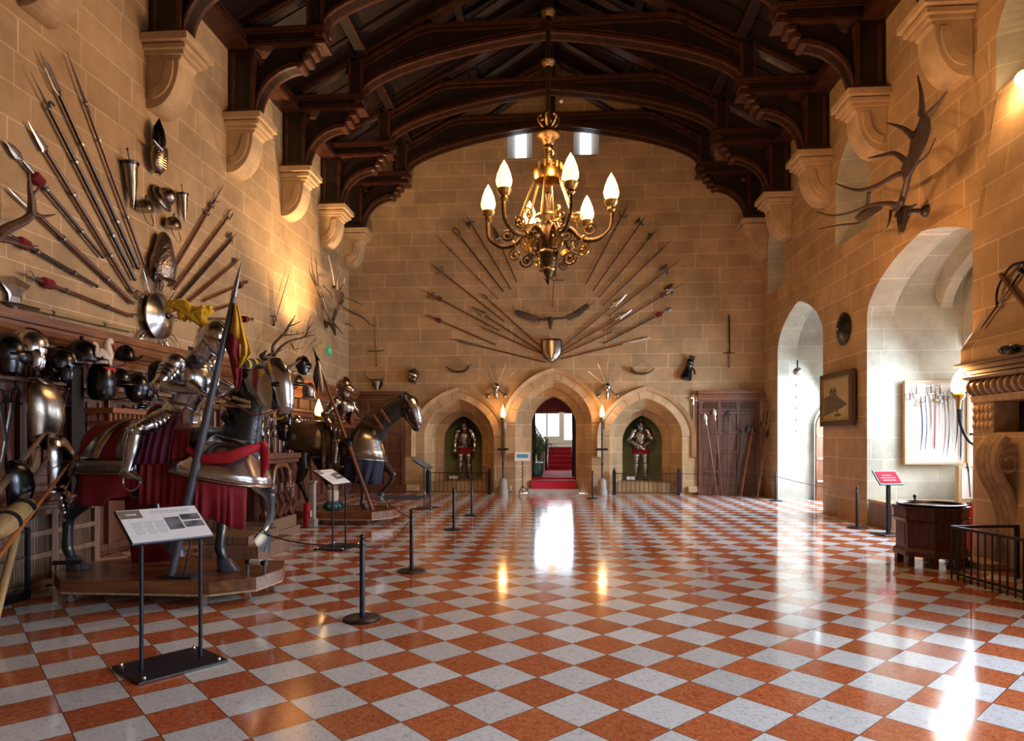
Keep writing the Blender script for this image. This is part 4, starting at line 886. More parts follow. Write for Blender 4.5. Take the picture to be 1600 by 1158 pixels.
# ---- niches: suits, railings
for o, lab, J2 in ((lN, 'standing polished suit of armour with hanging arms in the left green niche', {}), (rN, 'standing polished suit of armour with hands at its waist in the right green niche', dict(wr_l=(-.1, .2, .98), wr_r=(.1, .2, .98), el_l=(-.33, .0, 1.14), el_r=(.33, .0, 1.14)))):
    J = dict(STAND, K=1.2); J['wr_l'], J['wr_r'] = (-.29, .06, .9), (.29, .06, .9); J.update(J2)
    root = thing('suit_of_armour', lab, 'armour', (o.c, D+1.32 if 0 else D+1.25, .375)); root.rotation_euler.z = pi; root.scale = (1.07, 1.07, 1.07)
    armour_parts(root, J, 'steel', 'red')
    mb = MB(); c0 = thing('name_card', 'small white name card at the feet of the suit in the %s niche' % ('left' if o is lN else 'right'), 'card', (o.c-.33, D+1.0, .37)); mb.box((0, 0, .05), (.26, .02, .1), R(-.4, 'X')); mb.build('card', 'white', c0)
    fb = thing('iron_railing', 'low black iron railing before the %s niche' % ('left' if o is lN else 'right'), 'railing', (o.c, D-.12, 0)); w2 = .92
    mb = MB(); mb.box((0, 0, .62), (2*w2, .025, .025)); mb.box((0, 0, .06), (2*w2, .025, .025)); mb.build('rail', 'iron', fb)
    for i in range(14): mb = MB(); mb.box((-w2+.1+i*(2*w2-.2)/13, 0, .34), (.014, .014, .56)); mb.build('bar', 'iron', fb)
    for q in (-1, 1): mb = MB(); mb.box((q*w2, 0, .34), (.1, .07, .68)); mb.lathe([(.05, .68), (.02, .72), (.03, .75), (.004, .78)], 8, T(q*w2, 0, 0)); mb.build('post', 'iron', fb)
# ---- torchère floor lamps either side of the door
def torchere(px, flip, lab):
    x = onB(px, 640).x; root = thing('torch_lamp', lab, 'lamp', (x, D-.28, 0))
    mb = MB(); mb.lathe([(.15, 0), (.15, .12), (.13, .16), (.12, .38), (.1, .44), (.05, .48)], 14); mb.build('base', 'grey_board', root, True)
    mb = MB(); mb.tube([(0, 0, .4), (0, 0, 2.15)], .022, 8)
    for z in (.9, 1.3, 1.75, 2.1): mb.lathe([(.02, z-.03), (.04, z), (.02, z+.03)], 8)
    mb.build('pole', 'iron', root, True); mb = MB(); mb.box((0, .14, 1.32), (.03, .28, .03)); mb.box((0, .0, 1.32), (.32, .05, .06)); mb.build('wall_arm', 'iron', root)
    mb = MB(); mb.lathe([(.03, 2.1), (.075, 2.18), (.085, 2.24), (.08, 2.25)], 14); mb.build('cup', 'brass', root, True)
    mb = MB(); mb.lathe([(.05, 2.24), (.075, 2.3), (.07, 2.38), (.045, 2.5), (.015, 2.58), (.002, 2.62)], 12); mb.build('flame_shade', 'flame', root, True)
    lamp('torch_light', 'POINT', (x, D-.42, 2.45), 20, (1, .5, .17), .09)
torchere(787, 1, 'lit torch lamp on a tall black pole left of the door'); torchere(940, -1, 'lit torch lamp on a tall black pole right of the door')
# ---- doorway contents
st = thing('door_steps', 'red carpeted steps rising through the central doorway', 'steps', (cx, D+.15, 0))
mb = MB(); mb.box((0, .18, .06), (1.5, .5, .12)); mb.build('stone_step', 'frame_white', st)
mb = MB(); mb.box((0, .65, .18), (1.34, .75, .36)); mb.build('carpet_tread', 'carpet', st); mb = MB(); mb.box((0, .6, .365), (1.3, .7, .02)); mb.build('patterned_mat', 'rug', st)
mb = MB(); mb.box((0, 3.4, .2), (1.3, 5.0, .44)); mb.build('carpet_landing', 'carpet', st)
for i in range(6): mb = MB(); mb.box((.18, 6.1+.32*i, .45+.17*i-.2), (.95, .34, .4)); mb.box((.18, 5.95+.32*i, .55+.17*i+.04), (.9, .04, .02)); mb.build('stair_tread', 'carpet', st)
bl = thing('stair_balustrade', 'dark carved balustrade climbing beside the red stairs', 'balustrade', (cx-.35, D+6.0, .4))
mb = MB(); mb.tube([(0, 0, 1.0), (-.6, 2.6, 1.9)], .05, 6); mb.build('handrail', 'chestnut', bl); mb = MB(); mb.lathe([(.06, 0), (.05, .3), (.03, .5), (.06, .9), (.04, 1.1), (.05, 1.2)], 8); mb.build('newel_post', 'chestnut', bl)
for i in range(8): mb = MB(); mb.tube([(-.07*i-.05, .3*i+.2, .1*i), (-.07*i-.05, .3*i+.2, 1.0+.1*i)], .025, 6); mb.build('baluster', 'chestnut', bl)
cu = thing('curtain', 'dark curtain hanging down the right side of the doorway passage', 'curtain', (cx+.6, D+1.6, 0)); mb = MB(); n = 24; mb.loft([[(.0+.035*sin(k*1.4), k*.05, z), (.12+.035*sin(k*1.4), k*.05, z)] for k in range(2) for z in ()] or [[(.03*sin(k*1.3)+a, k*.045, z) for k in range(n)]+[(.12+a+.03*sin(k*1.3), k*.045, z) for k in range(n-1, -1, -1)] for z, a in ((.05, 0), (1.5, .02), (3.2, 0))]); mb.build('cloth', 'curtain', cu, True)
cu = thing('curtain', 'dark curtain hanging down the left side of the doorway passage', 'curtain', (cx-.78, D+1.6, 0)); mb = MB(); mb.loft([[(.03*sin(k*1.3)+a, k*.045, z) for k in range(n)]+[(.12+a+.03*sin(k*1.3), k*.045, z) for k in range(n-1, -1, -1)] for z, a in ((.05, 0), (1.5, .02), (3.2, 0))]); mb.build('cloth', 'curtain', cu, True)
pv = thing('pelmet', 'dark red cloth pelmet across the top of the passage', 'pelmet', (cx, D+1.7, 2.55)); mb = MB(); mb.box((0, 0, .3), (1.8, .1, .75)); mb.build('cloth', mat('dark_red_pelmet', (.12, .01, .015), .8), pv)
pl = thing('potted_palm', 'leafy green palm in a teal pot beside the doorway steps', 'plant', (cx-.5, D+1.7, .42))
mb = MB(); mb.lathe([(.1, 0), (.16, .1), (.18, .3), (.15, .42), (.16, .45)], 14); mb.build('pot', 'pot_teal', pl, True); mb = MB(); mb.lathe([(.15, .44), (.01, .45)], 12); mb.build('soil', 'flat_black', pl)
for k in range(22):
    a = random.uniform(0, 2*pi); e = random.uniform(.25, .75); h = random.uniform(.55, 1.15); mb = MB(); pts = bez([(0, 0, .44), (e*.3*cos(a), e*.3*sin(a), .44+h*.7), (e*.8*cos(a), e*.8*sin(a), .44+h*.8), (e*cos(a), e*sin(a), .44+h*.45)], 4)
    mb.tube(pts, .006, 4)
    for p, p2 in zip(pts[3:], pts[4:]):
        t = (p2-p).normalized(); sd = t.cross(V((0, 0, 1))); sd = sd.normalized() if sd.length > .01 else V((1, 0, 0))
        for q in (-1, 1):
            e1 = p+sd*q*.11+t*.06-V((0, 0, .04)); mb.add([p-t*.014, p+t*.014, e1], [(0, 1, 2)])
    mb.build('frond', 'leaf', pl)
ch = thing('hanging_lantern', 'lit glass lantern hanging in the staircase beyond the door', 'lantern', (cx-.15, 28, 3.3)); mb = MB(); mb.lathe([(.05, -.3), (.2, -.2), (.22, .15), (.08, .3)], 12); mb.build('glass_shade', mat('lantern_glass', (1, .8, .5), .3, emit=(1, .7, .3), es=6), ch); mb = MB(); mb.tube([(0, 0, .3), (0, 0, 1.3)], .01, 5); mb.build('chain', 'brass', ch)
# door sign stand
x = atZ(819, 768).x; ss = thing('sign_stand', 'small lectern sign on a twisted iron post left of the doorway', 'sign', (onB(817, 768).x, D-.25, 0))
mb = MB(); mb.tube([(.015*cos(i), .015*sin(i), .06+i*.02) for i in range(48)], .014, 5); mb.build('twisted_post', 'iron', ss)
mb = MB()
for a in range(3): mb.tube(bez([(0, 0, .25), (.12*cos(a*2.1), .12*sin(a*2.1), .15), (.2*cos(a*2.1), .2*sin(a*2.1), .02)], 4), .013, 5)
mb.build('scroll_foot', 'iron', ss)
mb = MB(T(0, 0, 1.1) @ R(-.75, 'X') if 0 else T(0, 0, 1.1) @ R(.75, 'X')); mb.box((0, 0, 0), (.44, .34, .02)); mb.build('board', 'white', ss); mb = MB(T(0, 0, 1.1) @ R(.75, 'X')); mb.box((0, .02, .013), (.34, .16, .004)); mb.build('blue_panel', 'blue_print', ss)
# ================================================================ CHANDELIER
cc = V((-.19, 9.7, 0)); ch = thing('chandelier', 'large gilt bronze chandelier with six flame lamps on a long rod', 'chandelier', (cc.x, cc.y, 0))
def zc(y): return (687-y)/1031*9.7+1.6
mb = MB(); mb.tube([(0, 0, zc(208)), (0, 0, 10.7)], .035, 10)
for y in (22, 100): z = zc(y); mb.lathe([(.035, z-.25), (.055, z-.1), (.05, z-.05), (.1, z), (.11, z+.03), (.06, z+.04), (.035, z+.07)], 14)
mb.build('rod', 'bronze', ch, True)
mb = MB(); z = zc(210); mb.lathe([(.05, z+.1), (.12, z+.06), (.15, z+.02), (.16, z-.02), (.1, z-.07), (.09, z-.12), (.06, z-.16)], 18); mb.build('upper_collar', 'bronze', ch, True); mb = MB(); mb.lathe([(.165, z+.0), (.17, z-.015), (.165, z-.03)], 18); mb.build('gilt_band', 'gilt', ch, True)
for i in range(6):
    a = i*pi/3+.3; mb = MB(); mb.tube(bez([(.05*cos(a), .05*sin(a), z+.08), (.13*cos(a), .13*sin(a), z+.16), (.16*cos(a), .16*sin(a), z+.24), (.12*cos(a), .12*sin(a), z+.27)], 4), .018, 6); mb.ell((.12*cos(a), .12*sin(a), z+.27), .028, seg=8, rings=5); mb.build('leaf_finial', 'bronze', ch, True)
# spiral stem
mb = MB(); z1 = zc(222); z2 = zc(262); mb.lathe([(.05, z1), (.07, z1-.1), (.06, (z1+z2)/2), (.075, z2+.05), (.06, z2)], 14); mb.build('stem', 'bronze', ch, True)
mb = MB(); mb.tube([(.07*cos(t*.5), .07*sin(t*.5), lerp(z1, z2, t/30)) for t in range(31)], .014, 5); mb.build('spiral_rib', 'gilt', ch, True)
# coronet ring
z = zc(275); mb = MB(); mb.lathe([(.2, z-.08), (.21, z-.06), (.21, z+.08), (.2, z+.1), (.195, z+.08), (.195, z-.06), (.2, z-.08)], 28, caps=False)
mb.build('coronet_ring', 'gilt', ch, True)
for i in range(14): a = i*2*pi/14; mb = MB(); mb.box((.208*cos(a), .208*sin(a), z+.11), (.03, .03, .09)); mb.build('coronet_crest', 'gilt', ch)
# tension rods
for i in range(6):
    a = radians(20+60*i)-pi/2+.5; mb = MB(); mb.tube([(.2*cos(a), .2*sin(a), z-.05), (.46*cos(a), .46*sin(a), zc(352))], .014, 6); mb.build('stay_rod', 'gilt', ch, True)
mb = MB(); z = zc(340); mb.lathe([(.19, z-.02), (.2, z), (.19, z+.03), (.18, z), (.19, z-.02)], 24, caps=False); mb.build('inner_ring', 'gilt', ch, True)
mb = MB(); mb.lathe([(.02, zc(300)), (.05, zc(305)), (.03, zc(315)), (.03, zc(345)), (.08, zc(350)), (.12, zc(358)), (.15, zc(372)), (.13, zc(385)), (.11, zc(390)), (.14, zc(394)), (.13, zc(398))], 20); mb.build('central_urn', 'bronze', ch, True)
mb = MB(); mb.lathe([(.14, zc(396)), (.125, zc(402)), (.1, zc(415)), (.085, zc(418)), (.09, zc(421)), (.075, zc(426)), (.05, zc(431)), (.03, zc(434)), (.045, zc(437)), (.03, zc(442)), (.003, zc(446))], 18); mb.build('pendant', 'bronze', ch, True)
mb = MB(); mb.lathe([(.15, zc(394)), (.155, zc(395)), (.15, zc(397))], 20); mb.lathe([(.092, zc(419)), (.098, zc(421)), (.09, zc(423))], 16); mb.build('gilt_bead_ring', 'gilt', ch, True)
for i in range(6):
    a = radians(20+60*i); dx, dy = sin(a), -cos(a)
    def P(r, z): return (r*dx, r*dy, z)
    zb = 5.0; Rr_ = .92
    mb = MB(); mb.tube(bez([P(.1, zc(375)), P(.3, zc(360)), P(.5, zc(378)), P(.72, zc(380)), P(.9, zc(366)), P(.93, zc(345)), P(.92, 4.92)], 6), [.035]*20+[.03]*17, 8); arm = mb.build('arm', 'bronze', ch, True)
    def scroll(c, r, t0, sg, tb=.016, mt='bronze', tw=2.2):
        mb = MB(); pts = []; n = 22
        for k in range(n): t = k/n; q = r*(1-.8*t); an = t0+sg*t*tw*2*pi/1.3; pts.append(P(c[0]+q*cos(an), c[1]+q*sin(an)))
        mb.tube(pts, [lerp(tb, tb*.6, k/n) for k in range(n)], 6); mb.ell(P(c[0], c[1]), .03, seg=8, rings=6); mb.build('scroll', mt, arm, True)
    scroll((.28, zc(372)+.02), .12, 0, 1); scroll((.5, zc(395)), .1, pi/2, -1, mt='gilt'); scroll((.62, zc(362)), .1, pi, 1); scroll((.42, zc(345)), .09, 0, 1, mt='gilt'); scroll((.32, zc(405)), .11, 0, -1)
    for cr_ in ((.5, zc(378)), (.35, zc(388))):
        mb = MB(); mb.lathe([(.06, -.01), (.065, .01), (.04, .02), (.02, .035), (.003, .04)], 10, Matrix.Translation(P(*cr_)) @ V(P(.2, -.1)).to_track_quat('Z', 'Y').to_matrix().to_4x4()); mb.build('rosette', 'gilt', arm, True)
    mb = MB(Matrix.Translation(P(.92, 0))); mb.lathe([(.03, 4.86), (.06, 4.9), (.045, 4.94), (.09, 4.98), (.105, 5.03), (.085, 5.04)], 14); mb.build('cup', 'gilt', arm, True)
    mb = MB(Matrix.Translation(P(.92, 0))); mb.lathe([(.07, 5.035), (.105, 5.09), (.112, 5.15), (.09, 5.25), (.05, 5.35), (.02, 5.4), (.003, 5.43)], 14); mb.build('flame_shade', 'flame', arm, True)
for i in range(3):
    a = radians(20+120*i); lamp('chandelier_light', 'POINT', (cc.x+.92*sin(a), cc.y-.92*cos(a), 5.55), 165, (1, .55, .23), .12)
sd = thing('smoke_detector', 'tiny white ball sensor hanging under the roof right of the chandelier rod', 'sensor', tuple(atY(877, 158, 16.9))); mb = MB(); mb.ell((0, 0, 0), .05); mb.build('ball', 'white', sd, True); mb = MB(); mb.tube([(0, 0, .04), (0, .1, 1.2)], .006, 4); mb.build('wire', 'black', sd)
# ================================================================ LEFT WALL
def pl_(tip, butt, kd, lab, grp, **k): return polearm(onL(*butt, .06), onL(*tip, .06), NL, kd, lab, grp, **k)
GA = 'fan of long polearms on the left wall'
for tip, butt, kd, lab, kw in (
    ((104, 80), (225, 412), 'pike', 'thin long pike with two dark knobs, steepest in the left wall fan', dict(shaft='shaft', r=.024, hs=1.2)),
    ((62, 80), (215, 418), 'trident', 'long dark polearm with split trident head, second steepest in the left wall fan', dict(shaft='shaft_dark', r=.03, hs=.9)),
    ((48, 113), (210, 436), 'hook', 'long blue black polearm with a curled hook at its head', dict(shaft='shaft_dark', r=.028)),
    ((43, 188), (207, 455.6), 'partisan', 'long polearm with shiny pale partisan blade in the left wall fan', dict(shaft='shaft', r=.03, head='blade', hs=.75)),
    ((7.5, 218), (160, 401), 'leaf', 'spear with red tassel and slim leaf head below the pale partisan', dict(shaft='shaft_dark', r=.024, hs=1.15, tassel='red')),
    ((13, 293), (207, 473), 'glaive', 'polearm with pale blue etched blade passing behind the brown antler', dict(shaft='shaft', r=.03, head='blade', hs=.6)),
    ((-12, 352), (151, 447), 'leaf', 'short dark spear with red tassel crossing the brown antler', dict(shaft='shaft_dark', r=.024, hs=.8, tassel='red')),
    ((25, 423.5), (206, 494), 'ranseur', 'barbed spear with red tassel above the pale gold shafted axe', dict(shaft='shaft', r=.024, hs=.6, tassel='red')),
    ((-22, 466), (207, 517), 'axe', 'poleaxe with broad grey blade and pale gold shaft just above the cornice', dict(shaft='shaft_pale', r=.028, head='steel', hs=1.1, flip=-1))):
    pl_(tip, butt, kd, lab, GA, clips=(.25, .62), **kw)
GB = 'polearms fanning right beside the rosette shield'
for tip, butt, kd, lab, kw in (
    ((349, 289), (274, 417), 'knobs', 'polearm with twin points and two dark knobs, steepest right of the horse mask', dict(r=.026)),
    ((363, 329.5), (273, 451), 'fork', 'forked polearm, second right of the engraved horse mask', dict(r=.026)),
    ((372, 362), (278.6, 467.6), 'halberd', 'dark shafted halberd with slim head, third right of the engraved horse mask', dict(r=.03, shaft='shaft_dark', hs=.7)),
    ((377, 402.5), (290, 475.5), 'bill', 'brown bill, fourth right of the engraved horse mask', dict(r=.026, hs=.8)),
    ((388.6, 439.5), (319, 470), 'leaf', 'short spear with wide leaf head and dark tassel behind the flag lance', dict(r=.022, tassel='leather', hs=.7)),
    ((372, 473), (321, 489), 'pike', 'short brown pike behind the yellow flag top', dict(r=.026, hs=.3)),
    ((397.6, 499), (286.5, 498), 'leaf', 'level spear with wide leaf head and red tassel behind the flag', dict(r=.022, tassel='red', hs=.7))):
    pl_(tip, butt, kd, lab, GB, clips=None, **kw)
# brown antler at the left edge
def lp(pts, o0=.2, do=.03): return [onL(x, y, o0+i*do) for i, (x, y) in enumerate(pts)]
antlers('large reddish brown antler reaching in from the left edge of the photo', [(lp([(-60, 330), (-20, 375), (10, 358), (38, 345), (50, 334)]), .07, .045), (lp([(50, 334), (49, 310), (46, 290), (46, 268)], .32), .05, .01), (lp([(50, 334), (68, 338), (87, 335)], .32), .035, .006),
    (lp([(-5, 372), (20, 378), (40, 385), (60, 384)], .25), .04, .006), (lp([(50, 305), (58, 297), (60, 290)], .34), .02, .004), (lp([(49, 318), (57, 312)], .34), .02, .004)], None, 'antler')
# masks and arm guards
def obj_frame(px, py, off=.1): return frame(onL(px, py, off), (0, 0, 1), NL)
rt = thing('horse_mask', 'steel horse mask with a tall leaf crest high on the left wall', 'armour', m=obj_frame(243, 238)); mb = MB()
mb.loft([[(rx*cos(pi*i/10), .02+ry*sin(pi*i/10), z) for i in range(11)] for z, rx, ry in ((-.34, .04, .06), (-.25, .13, .1), (-.1, .17, .15), (.05, .14, .16), (.1, .08, .1))], closed=False, caps=False); mb.build('face_plate', 'steel_warm', rt, True, solid=.01)
mb = MB(); mb.loft([[(rx*cos(2*pi*i/12), .06+ry*sin(2*pi*i/12), z) for i in range(12)] for z, rx, ry in ((.05, .09, .07), (.2, .14, .08), (.35, .12, .06), (.52, .01, .01))]); mb.build('leaf_crest', 'steel_dark', rt, True)
mb = MB(); mb.lathe([(.04, 0), (.03, .08), (.004, .2)], 10, T(.1, .15, .0) @ R(pi/2.5, 'Y')); mb.build('brow_spike', 'steel', rt, True)
for q in range(6): mb = MB(); mb.tube([(-.12, .12, -.24+.04*q), (0, .17, -.26+.04*q), (.12, .12, -.24+.04*q)], .009, 5); mb.build('lame_ridge', 'brass', rt, True)
for px, py, s_, lab in ((205, 285, 1.0, 'tapering steel arm guard hanging point down beside the long pikes'), (287, 322, .72, 'small steel arm guard hanging above the right hand strapped helmet')):
    rt = thing('arm_guard', lab, 'armour', m=obj_frame(px, py) @ S(s_, s_, s_)); mb = MB(R(.12, 'Y')); mb.lathe([(.004, -.38), (.05, -.2), (.085, .0), (.1, .2), (.12, .26)], 14); mb.build('guard_plate', 'steel_warm', rt, True)
    mb = MB(R(.12, 'Y')); mb.lathe([(.12, .24), (.13, .28), (.1, .3)], 14); mb.build('rim', 'steel_dark', rt, True); mb = MB(R(.12, 'Y')); mb.tube([(0, 0, .28), (.03, 0, .45)], .008, 5); mb.ell((.03, 0, .46), .018, seg=6, rings=4); mb.build('spike', 'iron', rt)
helmet(onL(226, 326, .14), NL, 'cap', 'round steel cap with chin strap, lower left of the ball shaped cap', 'strapped caps high on the left wall', 1.0, 'steel_warm', bracket=False)
helmet(onL(270, 353, .14), NL, 'cap', 'round steel cap with chin strap just above the engraved horse mask', 'strapped caps high on the left wall', 1.0, 'steel_warm', bracket=False)
helmet(onL(258, 308, .16), NL, 'kettle', 'brown ball shaped cap with pale brim against the left wall', None, 1.05, 'steel_warm', bracket=False, tilt=-1.2)
rt = thing('horse_mask', 'large engraved brown steel horse mask above the rosette shield', 'armour', m=obj_frame(251, 402)); mb = MB(R(-.12, 'Y'))
mb.loft([[(rx*cos(pi*i/12), ry*sin(pi*i/12), z) for i in range(13)] for z, rx, ry in ((-.4, .2, .14), (-.34, .25, .2), (-.15, .26, .22), (.0, .2, .2), (.15, .15, .17), (.32, .11, .12), (.4, .03, .05))], closed=False, caps=False); mb.build('mask_plate', mat('engraved_brown_steel', (.28, .23, .19), .35, 1, bump=1.0, bscale=22, var=.35, vscale=22), rt, True, solid=.012)
mb = MB(R(-.12, 'Y')); mb.tube([(.26*cos(pi*i/12), .22*sin(pi*i/12), -.37) for i in range(13)], .02, 6); mb.build('rolled_rim', 'steel_warm', rt, True)
mb = MB(); mb.ell((.26, .06, -.33), (.05, .05, .12)); mb.build('ear_piece', 'steel_dark', rt, True)
# rosette: round shield with sword hilts round it
c0 = onL(249, 494, .12); rt = thing('round_shield', 'round convex steel shield ringed by sword hilts on the left wall', 'shield', m=frame(c0, (0, 0, 1), NL)); mb = MB(); r_ = .36
mb.loft([[(r*cos(2*pi*i/32), h, r*sin(2*pi*i/32)) for i in range(32)] for r, h in ((r_, 0), (r_, .02), (r_*.93, .03), (r_*.6, .09), (r_*.2, .13), (.01, .135))]); mb.build('disc', 'steel', rt, True)
mb = MB(); mb.lathe([(.05, 0), (.045, .03), (.015, .05), (.01, .09)], 12, T(0, .13, 0) @ R(-pi/2, 'X')); mb.build('boss', 'steel_dark', rt, True)
for i in range(5):
    a = radians(90+72*i-10); o = V((0, cos(a), sin(a))); s0 = c0+o*.62-V((.05, 0, 0)); s1 = c0-o*.75-V((.05, 0, 0))
    sword(s0, s1, NL, 'silver hilted sword %s, its blade behind the round shield' % ('upper left' if i == 0 else 'pointing out below left' if 0 else ['at the top', 'upper far side', 'lower far side', 'lower near side', 'near side'][i]), 'swords behind the round shield', kind='basket', hm='steel', bl='steel', w_=.016, guard=.09)
# thin V of swords
sword(onL(427, 508, .05), onL(425, 428, .05), NL, 'thin upright rapier, left of the crossed pair on the left wall', None, w_=.014, guard=.1); sword(onL(428, 508, .07), onL(453, 424, .07), NL, 'thin slanting rapier, right of the crossed pair on the left wall', None, w_=.014, guard=.1)
# stag antlers trophy
sk = onL(424, 562, .22)
def lq(pts, o0=.3, do=.05): return [onL(x, y, o0+i*do) for i, (x, y) in enumerate(pts)]
antlers('stag antlers on a dark skull above the silver horse head', [(lq([(426, 558), (427, 540), (438, 527), (447, 518), (452, 508)]), .035, .025), (lq([(452, 508), (457, 500), (462, 492)], .5), .024, .005), (lq([(450, 510), (460, 507), (471, 501)], .5), .02, .005), (lq([(440, 524), (458, 523), (474, 520)], .45), .022, .005),
    (lq([(428, 556), (440, 541), (455, 532), (474, 527), (480, 518), (482, 505), (486, 493)], .35), .033, .006), (lq([(480, 516), (488, 506), (496, 501)], .6), .022, .005), (lq([(478, 522), (488, 518), (496, 513)], .6), .018, .005), (lq([(474, 527), (486, 524), (497, 523)], .6), .02, .005), (lq([(455, 536), (460, 546), (473, 543)], .5), .018, .005), (lq([(427, 552), (438, 548), (445, 544)], .4), .018, .005)],
    tuple(sk), 'antler_dark', mount=(-.22, 0, 0), skull_dir=(.4, .1, -1), head='antler_dark')
# big palmate antlers near the corner
sk = onL(519, 508, .25); sk = onL(519, 506, .2)
def lr(pts, o0=.3, do=.06): return [onL(x, y, o0+i*do) for i, (x, y) in enumerate(pts)]
antlers('dark spreading elk antlers high on the left wall near the corner', [(lr([(519, 505), (524, 490), (527, 478)]), .05, .05), (lr([(522, 450), (519, 425), (513, 398)], .6), .05, .01), (lr([(527, 452), (527, 435), (530, 419)], .7), .04, .008), (lr([(533, 455), (537, 444), (539, 434)], .8), .035, .008), (lr([(538, 466), (552, 470), (567, 477)], .8), .035, .01), (lr([(530, 478), (550, 488), (568, 497), (578, 507), (588, 509)], .7, .08), .04, .01),
     (lr([(517, 505), (509, 480), (503, 460), (497, 440), (493, 402)], .3, -.03), .05, .008), (lr([(504, 465), (496, 450), (493, 440)], .25, -.02), .03, .008), (lr([(512, 512), (508, 500), (500, 488)], .25, 0), .02, .005), (lr([(524, 508), (534, 520), (538, 522)], .4), .02, .005), (lr([(540, 505), (550, 510), (556, 519)], .6), .02, .005), (lr([(505, 446), (514, 456), (521, 466)], .2, .1), .02, .01)],
     tuple(sk), 'antler_dark', skull_dir=(.3, .0, -1), s=1.0, mount=(-.2, 0, 0), palm=[([onL(x, y, .65) for x, y in ((524, 480), (520, 452), (526, 445), (534, 452), (540, 466), (534, 476), (529, 486))], (1, 0, 0))], head='antler_dark')
# exit sign
rt = thing('exit_sign', 'small green sign with white running figure high near the left corner', 'sign', tuple(onL(514, 548, .015))); mb = MB(); mb.box((0, 0, 0), (.02, .34, .2)); mb.build('panel', 'green_sign', rt)
mb = MB(); mb.tube([(.014, -.1, .0), (.014, -.03, .02), (.014, .03, .05)], .012, 4); mb.tube([(.014, -.03, .02), (.014, .0, -.06)], .012, 4); mb.ell((.014, .05, .075), .018, seg=6, rings=4); mb.box((.012, .12, .0), (.006, .05, .15)); mb.build('figure', mat('sign_figure', (.5, .75, .55), .5), rt)
# ---- long panelling on the left wall, with bench in front
Z = 3.02
rt = thing('wood_panelling', 'long carved oak panelling along the foot of the left wall', 'panelling', (XL, 0, 0))
YA, YE = 2.0, D-.3
mb = MB(); mb.box((.05, (YA+YE)/2, Z/2), (.08, YE-YA, Z-.02)); mb.build('backboard', 'panel', rt)
mb = MB(); n = int((YE-YA)/.72); st_ = (YE-YA)/n
for i in range(n+1): mb.box((.12, YA+i*st_, 1.35), (.07, .1, 2.5))
for z in (.12, 1.0, 1.12, 2.2): mb.box((.115, (YA+YE)/2, z), (.06, YE-YA, .1))
mb.build('framing', 'panel', rt, bevel=.01)
mb = MB()
for i in range(n):
    for k in range(3): mb.tube([(.1, YA+i*st_+.14+k*.22, 1.25), (.1, YA+i*st_+.14+k*.22, 2.1)], .03, 6)
mb.build('linenfold', 'panel', rt, True)
mb = MB(); nd = int((YE-YA)/.07)
for i in range(nd):
    if (i % 11) > 1: mb.box((.15, YA+(i+.5)*(YE-YA)/nd, 2.46), (.04, .035, .22))
mb.box((.13, (YA+YE)/2, 2.62), (.1, YE-YA, .05)); mb.box((.13, (YA+YE)/2, 2.3), (.1, YE-YA, .05)); mb.build('dentil_frieze', 'bench', rt)
mb = MB()
mb.prism([(.02, 2.64), (.2, 2.64), (.21, 2.7), (.24, 2.71), (.25, 2.74), (.3, 2.76), (.36, 2.82), (.38, 2.87), (.38, 2.91), (.42, 2.92), (.43, 2.97), (.43, 3.02), (.02, 3.02)], YE-YA, T(0, YA, 0))
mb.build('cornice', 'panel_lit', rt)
# cabinet bench
rt = thing('cabinet_bench', 'low oak cabinet bench with fluted panels behind the first horse', 'cabinet', (-5.89, 0, 0)); y0_, y1_ = 2.2, 7.5
mb = MB(); mb.box((0, (y0_+y1_)/2, .47), (.62, y1_-y0_, .94)); mb.build('body', 'bench', rt)
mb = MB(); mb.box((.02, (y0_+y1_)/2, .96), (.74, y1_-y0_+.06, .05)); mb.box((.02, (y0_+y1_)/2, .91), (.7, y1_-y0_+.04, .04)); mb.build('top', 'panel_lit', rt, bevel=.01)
mb = MB(); nn = 8
for i in range(nn+1): mb.box((.33, y0_+i*(y1_-y0_)/nn, .42), (.05, .09, .84))
for z in (.06, .36, .6, .82): mb.box((.33, (y0_+y1_)/2, z), (.04, y1_-y0_, .06))
mb.build('framing', 'bench', rt, bevel=.006)
mb = MB(); nf = 140
for i in range(nf): mb.tube([(.315, y0_+.05+i*(y1_-y0_-.1)/nf, .1), (.315, y0_+.05+i*(y1_-y0_-.1)/nf, .78)], .014, 4)
mb.build('fluting', 'bench', rt, True)
rt = thing('cloth_roll', 'green and yellow striped cloth roll behind the silver horse head', 'roll', m=frame(atX(376, 570, -5.9), V((0, 1, .12)), (0, 0, 1))); mb = MB(); mb.lathe([(.02, 0), (.1, .01), (.12, .3), (.115, .75), (.1, 1.05), (.02, 1.06)], 18); mb.build('cloth', mat('dark_green_cloth', (.03, .035, .03), .8), rt, True)
for z in (.12, .4, .68): mb = MB(); mb.lathe([(.117, z), (.123, z+.01), (.123, z+.09), (.117, z+.1)], 18, caps=False); mb.build('yellow_stripe', 'yellow', rt, True)
mb = MB(); mb.tube([(-.05, 0, .3), (-.05, -.3, .3)], .02, 6); mb.tube([(-.05, 0, .8), (-.05, -.3, .8)], .02, 6); mb.box((-.15, -.16, .55), (.3, .03, .9)); mb.build('wall_shelf_bracket', 'panel', rt)
